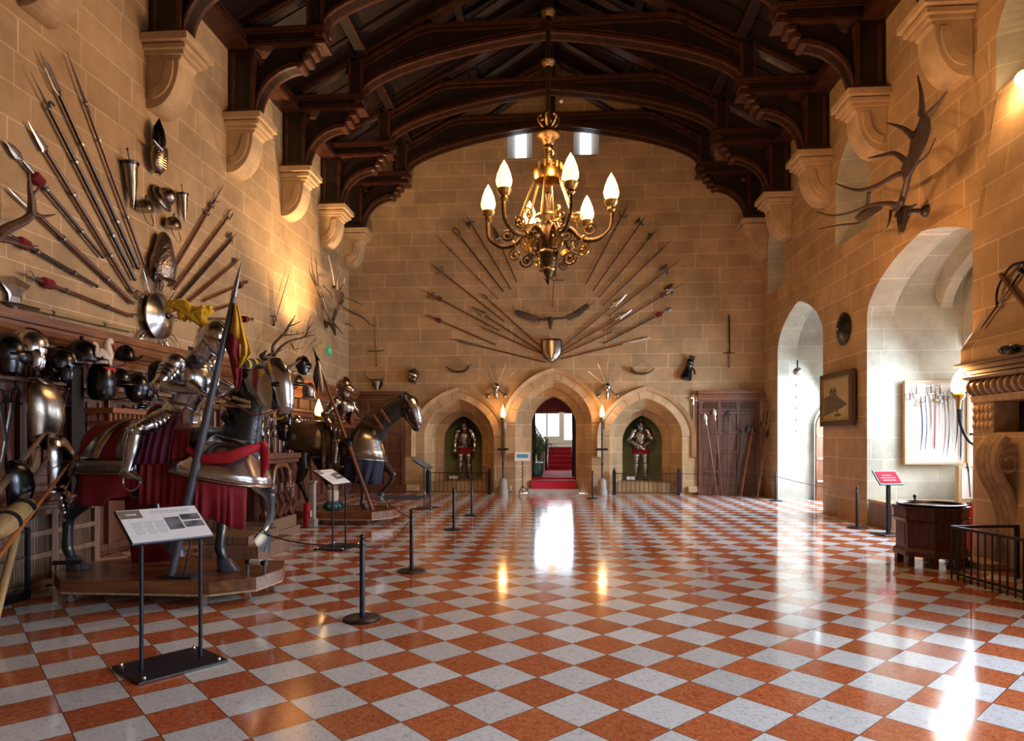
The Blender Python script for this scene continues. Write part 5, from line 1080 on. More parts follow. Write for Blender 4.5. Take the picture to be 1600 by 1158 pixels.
# second cabinet (carved) between horses
rt = thing('carved_table', 'ornately carved oak side table between the two mounted horses', 'table', (-5.0, 10.5, 0)); rt.scale = (1, 1, 1.33)
mb = MB(); mb.box((0, 0, 1.0), (1.0, 1.3, .07)); mb.box((0, 0, .94), (.94, 1.24, .05)); mb.build('top', 'panel', rt, bevel=.015)
mb = MB(); mb.box((0, 0, .14), (.9, 1.1, .2)); mb.box((0, 0, .05), (1.0, 1.2, .1)); mb.build('plinth', 'bench', rt, bevel=.01)
for sx in (-1, 1):
    for sy in (-1, 1):
        mb = MB(T(sx*.36, sy*.48, 0)); mb.lathe([(.07, .24), (.09, .3), (.04, .36), (.07, .45), (.1, .55), (.05, .68), (.08, .76), (.05, .82), (.09, .9)], 12); mb.build('leg', 'chestnut', rt, True)
for k in range(5):
    mb = MB(); y = -.48+.24*k; mb.tube(bez([(.4, y-.08, .26), (.42, y+.06, .4), (.4, y-.06, .55), (.42, y+.05, .7), (.4, y, .88)], 5), .028, 6); mb.ell((.42, y, .6), (.04, .06, .08), seg=8, rings=6); mb.build('carved_panel', 'chestnut', rt, True)
mb = MB(); mb.tube(bez([(.42, -.35, .6), (.42, -.25, .85), (.42, 0, .9), (.42, .25, .85), (.42, .35, .6)], 5), .035, 6); mb.build('carved_arch', 'panel_lit', rt, True)
mb = MB(); mb.box((-.1, 0, .55), (.6, 1.0, .7)); mb.build('cupboard', 'chestnut', rt)
mb = MB()
for z, w2 in ((.1, 1.25), (.3, 1.1)): pass
# stone hearth step seen under the first horse
rt = thing('wooden_step', 'stepped pinkish oak plinth beside the raised hoof', 'plinth', (-4.35, 8.9, 0)); mb = MB(); mb.box((0, 0, .1), (.8, 1.1, .2)); mb.box((-.08, 0, .26), (.62, .95, .12)); mb.build('step', 'bench', rt, bevel=.01)
# helmets, breastplates and swords in front of the panelling (X about -5.9)
def lh(px, py, kd, lab, s=1.0, m='steel_dark', X=-5.85, rz=0, tilt=0, g=None): return helmet(atX(px, py, X), NL, kd, lab, g, s, m, rz, tilt=tilt, hook=X+6.25)
lh(14, 552, 'close', 'large dark round helmet at the left edge of the photo under the cornice', 1.15, 'steel_dark', X=-5.6, rz=.8)
lh(46, 543, 'burgonet', 'shiny ribbed steel helmet with hanging cheek piece, second from the left edge', 1.15, 'steel', rz=.6, X=-5.7)
lh(94, 568, 'burgonet', 'blued burgonet with cheek piece, third from the left edge', 1.05, 'steel_dark', rz=.7, X=-5.7)
lh(128, 560, 'lobster', 'big black round helmet with barred face left of the swan crest', 1.35, 'steel_dark', rz=.9, X=-5.7)
lh(186, 596, 'kettle', 'black helmet with wide brim below the swan crest', 1.1, 'steel_dark', X=-5.7)
lh(158, 592, 'great', 'black great helm carrying the white swan crest', 1.0, 'steel_dark', X=-5.6, rz=.5)
lh(214, 606, 'face', 'dark helmet with shiny human face mask left of the rider', 1.1, 'steel_dark', X=-5.6, rz=.6)
lh(248, 588, 'pot', 'dark pointed pot helmet behind the rider back', 1.1, 'steel_dark', rz=.4)
lh(196, 560, 'morion', 'dark morion with upswept brim right of the swan crest', .85, 'steel_dark', rz=.5)
lh(235, 625, 'lobster', 'dark low helmet with tail plates tucked behind the rider saddle', .9, 'steel_dark')
for px, py, kd, lab, s, m, X in ((474, 570, 'close', 'round black helmet on a bracket right of the silver horse nose', 1.1, 'steel_dark', -5.6), (464, 598, 'kettle', 'polished brimmed helmet below the round black one', 1.1, 'steel_warm', -5.6), (482, 612, 'pot', 'grey pointed pot helmet left of the lit wall torch', 1.05, 'steel_dull', -5.7),
      (445, 655, 'great', 'blue black great helm under the silver horse head', 1.0, 'steel_dark', -5.5), (462, 660, 'face', 'silver helmet with face mask beside the brown horse rump', .9, 'steel', -5.6), (445, 672, 'close', 'black close helmet behind the second horse rump', 1.1, 'steel_dark', -5.4), (408, 668, 'close', 'steel helmet half hidden behind the first horse neck', .9, 'steel', -5.7)):
    lh(px, py, kd, lab, s, m, X, rz=.5)
# swan crest
rt = thing('swan_crest', 'white swan crest with red beak on a red twisted wreath', 'crest', tuple(atX(160, 578, -5.6)))
mb = MB(); mb.tube([(.11*cos(2*pi*i/20), .11*sin(2*pi*i/20), 0) for i in range(21)], .035, 8); mb.build('wreath', 'red_bright', rt, True)
mb = MB(); mb.ell((0, .0, .1), (.09, .13, .1)); mb.tube(bez([(0, .06, .12), (0, .12, .2), (0, .08, .32), (0, .12, .38), (0, .17, .36)], 5), [lerp(.06, .028, i/20) for i in range(21)], 10); mb.build('body', 'swan', rt, True)
mb = MB(); mb.tube([(0, .17, .36), (0, .24, .3)], [.022, .004], 8); mb.build('beak', 'red_bright', rt, True)
for q in (-1, 1): mb = MB(); mb.tube(bez([(q*.06, .0, .12), (q*.09, -.12, .2), (q*.08, -.2, .16), (q*.08, -.2, .27), (q*.07, -.26, .3)], 4), [lerp(.06, .02, i/16) for i in range(17)], 8, flat=.5); mb.build('wing', 'swan', rt, True)
breastplate(atX(56, 645, -5.55), NL, 'large brown steel breastplate standing between crossed swords', 1.35, 'steel_warm', False, rz=.4)
breastplate(atX(80, 722, -5.4), NL, 'polished breastplate with tassets behind the leaning lances', 1.1, 'steel', True, rz=.5)
breastplate(atX(20, 758, -5.2), NL, 'dark breastplate low beside the iron rail', .9, 'steel_dark', False, rz=.4)
G_ = 'drawn swords before the left panelling'
for a, b, lab in (((-4, 602), (18, 738), 'crossed sword leaning right at the left edge of the photo'), ((26, 600), (0, 738), 'crossed sword leaning left at the left edge of the photo'), ((78, 606), (92, 672), 'sword of the small pair, left of the two, right of the big breastplate'), ((106, 608), (89, 674), 'sword of the small pair, right of the two, beside the dark pillar')):
    sword(atX(*a, -5.6), atX(*b, -5.75), NL, lab, G_, kind='basket', bl='blade', w_=.03, hm='iron')
mb = MB(); rt = thing('dark_pillar', 'black painted post of the panelling behind the horse rump', 'post', tuple(atX(118, 800, -5.75))); rt.location.z = .98; mb.box((0, 0, .75), (.06, .2, 1.5)); mb.build('post', 'flat_black', rt); mb = MB(); mb.box((.01, 0, 1.52), (.09, .26, .06)); mb.build('cap', 'panel', rt)
# small shelf with carved bracket above the horse
rt = thing('wall_shelf', 'small carved oak shelf with dark knobs above the horse croup', 'shelf', tuple(atX(200, 645, -5.95))); mb = MB(); mb.box((.1, 0, 0), (.45, 1.5, .07)); mb.build('board', 'panel_lit', rt, bevel=.01); mb = MB()
for i in range(16): mb.box((.24, -.7+.093*i, -.08), (.03, .04, .1))
mb.box((.1, 0, -.15), (.3, 1.45, .04)); mb.build('dentils', 'panel_lit', rt)
for q in (-.6, .6): mb = MB(); mb.tube(bez([(.0, q, -.4), (.15, q, -.35), (.2, q, -.17)], 4), .03, 6); mb.build('bracket', 'panel', rt, True)
# clusters of small arms under the silver horse head
for i, (px, py, lab) in enumerate(((436, 647, 'round gilt boss shield hanging under the silver horse head'),)):
    rt = thing('gilt_boss', lab, 'shield', m=frame(atX(px, py, -5.5), (0, 0, 1), (.75, -.65, 0)) @ S(1.15, 1.15, 1.15)); mb = MB(); mb.loft([[(r*cos(2*pi*k/24), h, r*sin(2*pi*k/24)) for k in range(24)] for r, h in ((.1, 0), (.1, .015), (.07, .02), (.06, .035), (.03, .05), (.02, .08), (.002, .085))]); mb.build('disc', 'gilt', rt, True)
    mb = MB()
    for k in range(16): mb.ell((.085*cos(k*pi/8), .02, .085*sin(k*pi/8)), .012, seg=6, rings=4)
    mb.build('beaded_rim', 'gilt', rt); mb = MB(); mb.tube([(0, 0, 0), (-.35, -.5, .02)], .01, 5); mb.build('wall_hook', 'iron', rt)
G2_ = 'cluster of small swords beside the first horse chest'
for i, (a, b) in enumerate((((416, 640), (404, 690)), ((424, 650), (412, 700)), ((410, 650), (420, 700)), ((430, 668), (418, 715)), ((418, 662), (430, 706)))):
    sword(atX(*a, -5.5), atX(*b, -5.7), NL, 'silver hilted sword, %s in the cluster beside the first horse chest' % ORD[i], G2_, kind='basket', bl='blade', hm='steel', w_=.02)
# dry grass fan (thin spears) behind the stag head
for i in range(7):
    t = i/6; a = onL(448+10*t, 580, .03); b = onL(446+56*t, 512+18*t+10*abs(t-.5), .03)
    rt = thing('arrow', 'thin arrow, %s from the left in the fan behind the silver horse head' % ORD[i].replace('uppermost', 'first'), 'arrow', m=frame(a, b-a, NL), group='fan of thin arrows on the left wall'); L_ = (b-a).length
    mb = MB(); mb.tube([(0, 0, 0), (0, 0, L_)], .006, 5); mb.build('shaft', 'shaft_pale', rt); mb = MB(); mb.lathe([(.014, L_-.01), (.003, L_+.06)], 6); mb.build('point', 'steel_dull', rt)
# lances leaning at the lower left
Gl = 'tournament lances leaning at the lower left'
for a, b, r, mt, lab in (((-40, 812, -4.9), (88, 654, -5.5), .04, 'bench', 'thick striped tournament lance leaning furthest left'), ((8, 905, -4.75), (62, 690, -5.45), .035, 'shaft_pale', 'pale tournament lance leaning between the two thick ones'), ((-30, 880, -4.7), (84, 700, -5.4), .034, 'bench', 'dull brown tournament lance behind the banded one'), ((-10, 880, -4.5), (124, 704, -5.3), .022, 'shaft_orange', 'slim orange brown lance leaning furthest right')):
    p0, p1 = atX(*a), atX(*b); Ln = (p1-p0).length; ex = p0-(p1-p0)*max(0, (p0.z-.05)/max(.1, p1.z-p0.z)); p0 = ex; Ln = (p1-p0).length
    rt = thing('lance', lab, 'lance', m=frame(p0, p1-p0, NL), group=Gl); mb = MB(); mb.tube([(0, 0, 0), (0, 0, Ln*.6), (0, 0, Ln-.1)], [r, r*.9, r*.45], 10); mb.build('shaft', mt, rt, True); mb = MB(); mb.lathe([(r*.5, Ln-.12), (r*.55, Ln-.05), (.003, Ln+.06)], 8); mb.build('tip', 'steel', rt, True)
p0, p1 = atX(-10, 835, -4.7), atX(44, 790, -4.95); rt = thing('banded_lance_grip', 'stout pale wooden lance butt with two dark iron bands above the rail', 'lance', m=frame(p0, p1-p0, NL)); Ln = (p1-p0).length
mb = MB(); mb.lathe([(.05, 0), (.09, .1), (.105, .2), (.1, Ln*.8), (.07, Ln)], 16); mb.build('wood', 'shaft_pale', rt, True)
for z in (.35, .8): mb = MB(); mb.lathe([(.1, Ln*z-.03), (.112, Ln*z-.03), (.112, Ln*z+.03), (.1, Ln*z+.03)], 16); mb.build('band', 'iron', rt)
mb = MB(); mb.tube([V((0, 0, 0)), V((0, -.1, -.55))], .04, 8); mb.build('support', 'shaft_pale', rt, True)
# iron rail at lower left
p0, p1 = atZ(-60, 968), atZ(46, 935); d = (p1-p0); d.z = 0; rt = thing('iron_railing', 'thin iron guard rail at the lower left corner', 'railing', m=frame(p0, (0, 0, 1), V((0, 0, 1)).cross(d))); Ln = d.length; sgn = -1
x_ = frame(p0, (0, 0, 1), V((0, 0, 1)).cross(d)).col[0].to_3d().dot(d.normalized()); s_ = 1 if x_ > 0 else -1
for z, t_ in ((.68, .02), (.42, .012), (.1, .012)): mb = MB(); mb.box((s_*Ln/2, 0, z), (Ln, t_, t_)); mb.build('rail', 'iron', rt)
mb = MB(); mb.box((s_*Ln/2, 0, .045), (Ln, .03, .09)); mb.build('kick_plate', 'steel_dark', rt)
for t in (.03, .97): mb = MB(); mb.box((s_*Ln*t, 0, .36), (.035, .035, .72)); mb.build('post', 'iron', rt)
# wall torch left of second rider
p = atX(498, 652, -5.75); rt = thing('wall_torch', 'lit wall torch with flame shade left of the second rider', 'lamp', tuple(p)); mb = MB(); mb.lathe([(.02, -.5), (.03, -.1), (.1, -.04), (.12, .02), (.1, .04)], 12); mb.build('cup', 'brass', rt, True); mb = MB(); mb.lathe([(.06, .03), (.1, .1), (.09, .2), (.05, .32), (.02, .4), (.003, .43)], 12); mb.build('flame_shade', 'flame', rt, True)
mb = MB(); mb.tube([(-.45, 0, -.4), (-.1, 0, -.45), (0, 0, -.3)], .02, 6); mb.build('arm', 'iron', rt, True)
lamp('torch_light', 'POINT', (p.x+.15, p.y-.1, p.z+.5), 30, (1, .6, .25), .1)
# two uplighter fittings on the cornice
for y in ():
    rt = thing('uplighter', 'small black uplighter on the cornice %s' % ('near the far corner' if y > 10 else 'above the first horse'), 'lamp', (-5.98, y, 3.04)); mb = MB(); mb.lathe([(.05, 0), (.06, .03), (.04, .1), (.045, .12)], 10); mb.build('body', 'black', rt, True)
# ================================================================ HORSES AND RIDERS
def horse_body(P, Yc, cfg, s=1.0):
    """P(px,py,dy): pixel in the horse's plane -> point ; dy sideways offset"""
    mb = MB()
    def ring_loft(pts, seg=20):              # pts: (px,py,ry(width),rz(height along normal))
        c = [P(a, b, o) for a, b, o, _, _ in pts]; rings = []; n = len(c)
        for i in range(n):
            t = (c[min(i+1, n-1)]-c[max(i-1, 0)]).normalized(); sd = V((0, 1, 0)); up = sd.cross(t).normalized()
            rings.append([c[i]+sd*(pts[i][3]*cos(2*pi*k/seg))+up*(pts[i][4]*sin(2*pi*k/seg)) for k in range(seg)])
        mb.loft(rings)
    for ch in cfg: ring_loft(ch)
    return mb
def platform(name, lab, poly, z0, z1, parent=None):
    c = sum((V((x, y, 0)) for x, y in poly), V((0, 0, 0)))/len(poly); rt = thing('platform', lab, 'platform', tuple(c)); n = len(poly)
    def ext(z_a, z_b, g=1.0, mt='plat', nm='deck'):
        mb = MB(); vs = [((x-c.x)*g, (y-c.y)*g, z) for z in (z_a, z_b) for x, y in poly]; mb.add(vs, [tuple(range(n-1, -1, -1)), tuple(range(n, 2*n))]+[(i, (i+1) % n, (i+1) % n+n, i+n) for i in range(n)]); mb.build(nm, mt, rt, bevel=.004)
    ext(z0, z0+.02, 1.0, 'board_frame', 'pale_edge'); ext(z0+.02, z1, 1.0)
    for x, y in poly:
        mb = MB(T((x-c.x)*.9, (y-c.y)*.9, 0)); mb.lathe([(.035, -.012), (.035, .012)], 12, T(0, 0, .036) @ R(pi/2, 'X')); mb.box((0, 0, .075), (.05, .03, .05)); mb.build('caster', 'steel', rt, True)
    return rt
# ---------- first horse
Y1 = 6.75; PZ = .24
platform('platform', 'octagonal walnut platform on casters under the first horse', [(-4.85, 6.05), (-3.35, 6.05), (-3.0, 6.3), (-2.93, 6.75), (-3.1, 7.2), (-4.9, 7.3), (-5.2, 7.0), (-5.2, 6.4)], .1, PZ)
def P1(px, py, dy=0): p = atY(px, py, Y1); return V((p.x, Y1+dy, p.z))
hr = thing('horse', 'life size black model horse in armour, the nearer of two, one foreleg raised', 'horse', (0, 0, 0))
Hf = lambda px, dy: P1(px, 0, dy)
cfgs = [[(148, 722, 0, .06, .1), (158, 712, 0, .2, .25), (185, 706, 0, .27, .34), (230, 712, 0, .28, .34), (280, 716, 0, .27, .33), (330, 714, 0, .27, .33), (365, 715, 0, .25, .31), (395, 722, 0, .18, .22), (408, 726, 0, .06, .08)],
    [(360, 705, 0, .18, .26), (378, 680, 0, .15, .22), (385, 650, 0, .12, .18), (392, 620, 0, .11, .16), (402, 595, 0, .1, .14), (416, 578, 0, .09, .11)],
    [(408, 574, 0, .07, .07), (424, 578, 0, .09, .10), (434, 598, 0, .095, .12), (438, 618, 0, .07, .085), (441, 636, 0, .055, .065), (442, 648, 0, .05, .05), (442, 652, 0, .02, .02)]]
def leg(pts): cfgs.append(pts)
leg([(168, 730, -.14, .12, .17), (165, 765, -.16, .11, .14), (140, 790, -.17, .07, .085), (125, 806, -.17, .055, .065), (124, 830, -.17, .048, .055), (123, 852, -.17, .055, .06), (130, 868, -.17, .048, .05), (135, 880, -.17, .06, .06)])
leg([(185, 730, .14, .12, .17), (205, 768, .15, .1, .12), (226, 778, .15, .06, .075), (231, 800, .15, .04, .045), (228, 828, .15, .045, .05), (244, 846, .15, .04, .04)])
leg([(362, 735, -.13, .1, .14), (360, 775, -.14, .08, .1), (358, 806, -.14, .055, .06), (356, 830, -.14, .05, .052), (353, 852, -.14, .055, .06), (359, 868, -.14, .048, .05), (363, 880, -.14, .06, .06)])
leg([(385, 735, .12, .1, .14), (398, 760, .13, .08, .09), (414, 776, .13, .06, .062), (415, 800, .13, .042, .045), (412, 822, .13, .048, .048), (404, 834, .13, .04, .04)])
mb = horse_body(P1, Y1, cfgs); hb = fused(mb, 'body', 'horse', hr, .022, 8)
def hoof(p, ang, m='horse', par=hr, s=1):
    mb = MB(Matrix.Translation(p) @ R(ang, 'Y') @ S(s, s, s)); mb.loft([[(x0+r*1.15*cos(2*pi*k/14), r*sin(2*pi*k/14), z) for k in range(14)] for r, z, x0 in ((.05, .1, -.02), (.065, .05, .0), (.085, .0, .03))]); mb.build('hoof', mat('hoof_horn', (.05, .06, .075), .3) if 'hoof_horn' not in bpy.data.materials else bpy.data.materials['hoof_horn'], par, True)
def onplat(px, py, dy): p = P1(px, py, dy); return p
for px, py, dy, an in ((136, 886, -.17, 0), (364, 886, -.14, 0), (256, 862, .15, .5), (397, 850, .13, .9)):
    p = P1(px, py, dy); 
    if an == 0: p.z = PZ+.003
    hoof(p, an, s=1.25)
for dy in (-.05, .05): mb = MB(); mb.tube([P1(418, 570, dy), P1(414, 556, dy*1.4), P1(422, 548, dy*1.5)], [.03, .028, .004], 8); mb.build('ear', 'horse', hr, True)
mb = MB(); mb.tube(bez([P1(150, 690), P1(136, 705), P1(128, 740), P1(120, 772)], 5), [.03]*6+[.055]*6+[.03]*4, 8); mb.build('tail', 'horse', hr, True)
# shaffron (head armour)
def face_loft(mb, pts, a0, a1, seg=12):
    c = [P1(a, b) for a, b, _, _ in pts]; rings = []; n = len(c)
    for i in range(n):
        t = (c[min(i+1, n-1)]-c[max(i-1, 0)]).normalized(); sd = V((0, 1, 0)); up = sd.cross(t).normalized()
        rings.append([c[i]+sd*(pts[i][2]*cos(a0+(a1-a0)*k/seg))+up*(pts[i][3]*sin(a0+(a1-a0)*k/seg)) for k in range(seg+1)])
    mb.loft(rings, caps=False, closed=False)
mb = MB(); face_loft(mb, [(412, 566, .08, .07), (425, 572, .115, .12), (436, 592, .12, .16), (440, 612, .095, .125), (443, 632, .08, .1), (445, 647, .07, .08)], -pi-.5, .5); sh = mb.build('head_armour', 'steel', hr, True, solid=.008)
mb = MB(); mb.lathe([(.035, 0), (.02, .08), (.004, .2)], 10, Matrix.Translation(P1(447, 578)) @ R(1.0, 'Y')); mb.build('forehead_spike', 'steel', sh, True)
for dy in (-.115, .115): mb = MB(); mb.ell(P1(438, 602, dy), (.05, .02, .028)); mb.build('eye_guard', 'steel_dark', sh, True); mb = MB(); mb.ell(P1(439, 603, dy*1.05), .025, seg=8, rings=6); mb.build('eye', 'flat_black', sh, True)
# large cheek / neck armour
mb = MB(); face_loft(mb, [(384, 592, .15, .2), (396, 596, .15, .23), (410, 602, .14, .24), (422, 608, .13, .22)], -pi*.5-.6, pi*.5+.6) ; 
mb = MB(); c0 = P1(412, 606); 
for dy in (-.13, .13): 
    mb = MB(); pts = [(388, 585), (402, 580), (420, 578), (430, 592), (434, 615), (432, 640), (422, 640), (408, 628), (394, 608)]; v = [P1(x, y, dy) for x, y in pts]; n = len(v); cc_ = P1(412, 608, dy*1.35); mb.add(v+[cc_]+[p-V((0, math.copysign(.02, dy), 0)) for p in v], [(i, (i+1) % n, n) for i in range(n)]+[(i, (i+1) % n, (i+1) % n+n+1, i+n+1) for i in range(n)])
    mb.build('cheek_plate', 'steel', sh, True, 60)
mb = MB()
for i, (x, y, r) in enumerate(((398, 588, .17), (390, 604, .175), (384, 622, .19), (379, 640, .2), (374, 658, .215))):
    c_ = P1(x-4, y+2); mb.tube([c_+V((-r*.9*cos(a)*.5-.02, r*.85*sin(a), r*cos(a)*.4+.02)) for a in [(-.62+1.24*k/10)*pi for k in range(11)]], .035, 6, flat=.4)
mb.build('neck_lames', 'steel_dark', hr, True)
for (a, b, c_, d_) in ((360, 634, 404, 637), (378, 623, 404, 631)): mb = MB(); p, q = P1(a, b, -.2), P1(c_, d_, -.19); mb.tube([p, q], .018, 4); mb.build('rein_slat', 'board_frame', hr)
# peytral
def band(mb, top, bot, n=17, bulge=.42, back=0):      # wraps round the chest: from far side to near side
    pass
mb = MB(); rings = []
for z_, fx, rx, ry in ((690, 398, .2, .24), (705, 402, .3, .33), (725, 410, .42, .4), (745, 418, .5, .44), (760, 422, .54, .47)):
    c_ = P1(fx, z_); rings.append([V((c_.x-rx*1.15+rx*1.15*cos(a), Y1+ry*sin(a), c_.z+.13*(1-cos(a)) if z_ > 740 else c_.z+.05*(1-cos(a)))) for a in [(-.62+1.24*k/20)*pi for k in range(21)]])
mb.loft(rings, caps=False, closed=False); py_ = mb.build('chest_armour', 'steel', hr, True, solid=.01)
mb = MB(); mb.tube(rings[-1], .013, 6); mb.build('rolled_edge', 'steel_warm', py_, True); mb = MB(); mb.tube(rings[0], .012, 6); mb.build('collar_edge', 'steel_warm', py_, True)
mb = MB(); mb.tube([V((P1(325, 0).x, Y1-.39, P1(0, 700).z)), V((P1(350, 0).x, Y1-.42, P1(0, 715).z)), V((P1(390, 0).x, Y1-.42, P1(0, 712).z)), V((P1(415, 0).x, Y1-.3, P1(0, 700).z)), V((P1(424, 0).x, Y1-.12, P1(0, 695).z))], [.035, .055, .06, .05, .04], 10, flat=.6); sash = mb.build('red_sash', 'red_bright', hr, True)
mb = MB(); mb.tube([P1(421, 693, -.2), P1(428, 705, -.22), P1(428, 725, -.22), P1(424, 744, -.22)], [.04, .06, .055, .02], 10, flat=.5); mb.build('sash_end', 'red_bright', sash, True)
# red skirt under the chest armour
def skirt(mb, ring_top, drop, amp=.03, n=60, z1=None):
    m = len(ring_top)-1; tops = []
    for k in range(n+1): t = k/n*m; i = min(int(t), m-1); tops.append(ring_top[i].lerp(ring_top[i+1], t-i))
    rr = []
    for j in range(6):
        f = j/5; row = []
        for k, p in enumerate(tops): c_ = V((P1(330, 0).x, Y1, p.z)); dr = (p-c_).normalized(); w_ = sin(k*.95+sin(k*.3)*2)*amp*f; row.append(V((p.x+dr.x*(w_-.03), p.y+dr.y*(w_-.03), p.z-drop(k/n)*f)))
        rr.append(row)
    mb.loft(rr, caps=False, closed=False)
mb = MB(); rt_ = [p.copy() for p in rings[-1][:8]]; skirt(mb, rt_, lambda t: .42+.03*sin(t*9)); mb.build('front_skirt', 'red', hr, True, solid=.006)
# crupper: cloth underneath and steel bands
def rump(ax, az, dr=0):          # ax along X in px, az angle around body
    pass
mb = MB(); rows = []
cx_, cz_ = P1(190, 715).x, P1(190, 715).z
def rumpring(r_y, r_z, px0, k0, k1, n=16): return [V((P1(px0, 0).x, Y1+r_y*cos(a), cz_+r_z*sin(a))) for a in [k0+(k1-k0)*k/n for k in range(n+1)]]
secs = [(138, .1, .2), (146, .22, .31), (160, .29, .37), (185, .33, .405), (210, .34, .4), (234, .33, .38), (250, .32, .36)]
mb.loft([rumpring(ry, rz, px, -.15, pi+.15) for px, ry, rz in secs], caps=False, closed=False); cr_ = mb.build('rump_cloth', 'red', hr, True, solid=.006)
mb = MB(); e = .018
for (i0, i1, px_t, px_b) in ((0, 0, 207, 172), (0, 0, 221, 226)):
    rr = []
    for k in range(13):
        a = pi/2+(pi/2+.12)*k/12 if 0 else -.1+(pi/2+.1)*k/12; f = sin(max(a, 0)); pxc = lerp(px_b, px_t, f); wd = lerp(17 if px_b < 200 else 10, 5, f)
        row = []
        for px in (pxc-wd, pxc+wd):
            s_ = [q for q in secs]; j = max(0, min(len(s_)-2, sum(1 for q in s_ if q[0] <= px)-1)); t = (px-s_[j][0])/(s_[j+1][0]-s_[j][0]); ry, rz = lerp(s_[j][1], s_[j+1][1], t)+e, lerp(s_[j][2], s_[j+1][2], t)+e
            row.append(V((P1(px, 0).x, Y1-ry*cos(a), cz_+rz*sin(a))))
        rr.append(row)
    mb = MB(); mb.loft(rr, caps=False, closed=False); mb.build('steel_band', 'steel_warm', cr_, True, solid=.008)
mb = MB(); lo_ = [rumpring(ry+e, rz+e, px, -.3, -.3, 1)[0] for px, ry, rz in secs]
belt = [V((P1(246, 0).x, Y1-.35, cz_)), V((P1(200, 0).x, Y1-.37, cz_)), V((P1(165, 0).x, Y1-.33, cz_)), V((P1(145, 0).x, Y1-.24, cz_)), V((P1(135, 0).x, Y1-.1, cz_)), V((P1(132, 0).x, Y1, cz_)), V((P1(135, 0).x, Y1+.1, cz_)), V((P1(145, 0).x, Y1+.24, cz_)), V((P1(165, 0).x, Y1+.33, cz_)), V((P1(240, 0).x, Y1+.37, cz_))]
bz = bez(belt, 4); mb.loft([[p-V((0, 0, .02)) for p in bz], [p-V((0, 0, .15)) for p in bz]], caps=False, closed=False); mb.build('rump_belt', 'steel_dull', cr_, True, solid=.014)
mb = MB(); mb.tube([p-V((0, 0, .155)) for p in bz], .011, 6); mb.build('gilt_edge', 'brass', cr_, True)
mb = MB(); arc_ = [P1(x, y, 0) for x, y in ((204, 655), (180, 664), (158, 682), (143, 705), (135, 730), (138, 742))]; 
for sgn in (-1,): mb.tube(bez([V((p.x, Y1-.06-.26*(1 if i > 2 else .3*i) if 0 else Y1-.05*i, p.z)) for i, p in enumerate(arc_)], 4), .03, 6, flat=.5)
mb.build('rump_edge_band', 'steel_dull', cr_, True)
mb = MB(); skirt(mb, [p-V((0, 0, .13)) for p in bz], lambda t: .36 if .12 < t < .9 else .2+t, amp=.04, n=70); mb.build('rear_skirt', 'red', cr_, True, solid=.006)
# saddle and girth cloth
mb = MB(); mb.ell(P1(272, 668), (.3, .3, .12)); mb.ell(P1(250, 655), (.05, .24, .16)); mb.ell(P1(300, 655), (.05, .2, .16)); mb.build('saddle', 'leather', hr, True)
mb = MB(); nn = 20; mb.loft([[V((P1(lerp(252, 322, k/nn), 0).x, Y1-(.3+.05*j+.02*sin(k*1.9)*j), P1(0, z).z)) for k in range(nn+1)] for j, z in ((0, 672), (1, 705), (1.3, 745), (1.5, 780))], caps=False, closed=False); mb.build('saddle_cloth', 'red', hr, True, solid=.008)
# antler-free bridle
mb = MB(); mb.tube(bez([P1(440, 640, -.08), P1(415, 650, -.2), P1(385, 635, -.22), P1(360, 622, -.2)], 4), .01, 5); mb.build('rein', 'leather', hr)
# ---------- first rider
rd = thing('mounted_suit_of_armour', 'polished suit of armour riding the first horse, yellow plume on its helmet', 'armour', (0, 0, 0))
Jr = dict(K=1.2, pelvis=P1(281, 655), neck=P1(305, 560), head=P1(330, 530), fwd=(1, 0, 0), look=(.86, -.12, -.5), hup=(.5, 0, .86), sh_r=P1(292, 574, -.25), sh_l=P1(306, 570, .25), el_r=P1(281, 607, -.38), el_l=P1(315, 612, .3), wr_r=P1(338, 614, -.33), wr_l=P1(352, 606, .12), hd_r=(.85, .15, -.55), hd_l=(.9, -.1, -.3), pn_r=(.4, 0, .9), pn_l=(.3, 0, .9),
    hp_r=P1(275, 650, -.12), hp_l=P1(275, 650, .12), kn_r=P1(254, 674, -.44), kn_l=P1(300, 690, .4), an_r=P1(243, 733, -.46), an_l=P1(290, 745, .42), ft_r=(1, -.2, -.1), ft_l=(1, .2, 0), kf_r=(.8, -.3, .5), kf_l=(1, .2, .3), curl_r=.5, curl_l=.7)
armour_parts(rd, Jr, 'steel', 'purple')
mb = MB(); nn = 16; mb.loft([[V((P1(lerp(256-4*j, 300, k/nn), 0).x, Y1-(.2+.1*j+.02*sin(k*1.7)*j), P1(0, z).z)) for k in range(nn+1)] for j, z in ((0, 645), (1, 670), (1.6, 700), (1.9, 722))], caps=False, closed=False); mb.build('plum_skirt', 'purple', rd, True, solid=.006)
for sd_, A_, B_, C_ in (('left', (306, 498), (290, 478), (268, 482)), ('right', (313, 496), (319, 482), (303, 486)), ('middle', (304, 494), (296, 484), (288, 496))):
    mb = MB()
    for k in range(12):
        j = lambda s_: random.uniform(-s_, s_); dy = j(.09)
        mb.tube(bez([P1(320, 512, j(.02)), P1(A_[0]+j(4), A_[1]+j(4), dy*.6), P1(B_[0]+j(6), B_[1]+j(6), dy), P1(C_[0]+j(6), C_[1]+j(8), dy*1.2)], 4), [.02]*4+[.028]*5+[.018]*3+[.004], 6)
    mb.build('plume', 'plume', rd, True)
mb = MB(); c_ = P1(250, 744, -.47); mb.tube([c_+V((.09*cos(a), 0, .1*sin(a)-.02)) for a in [2*pi*k/16 for k in range(17)]], .01, 6); mb.tube([c_+V((0, 0, .08)), c_+V((.0, .1, .4))], .012, 5); mb.build('stirrup', 'steel', rd, True)
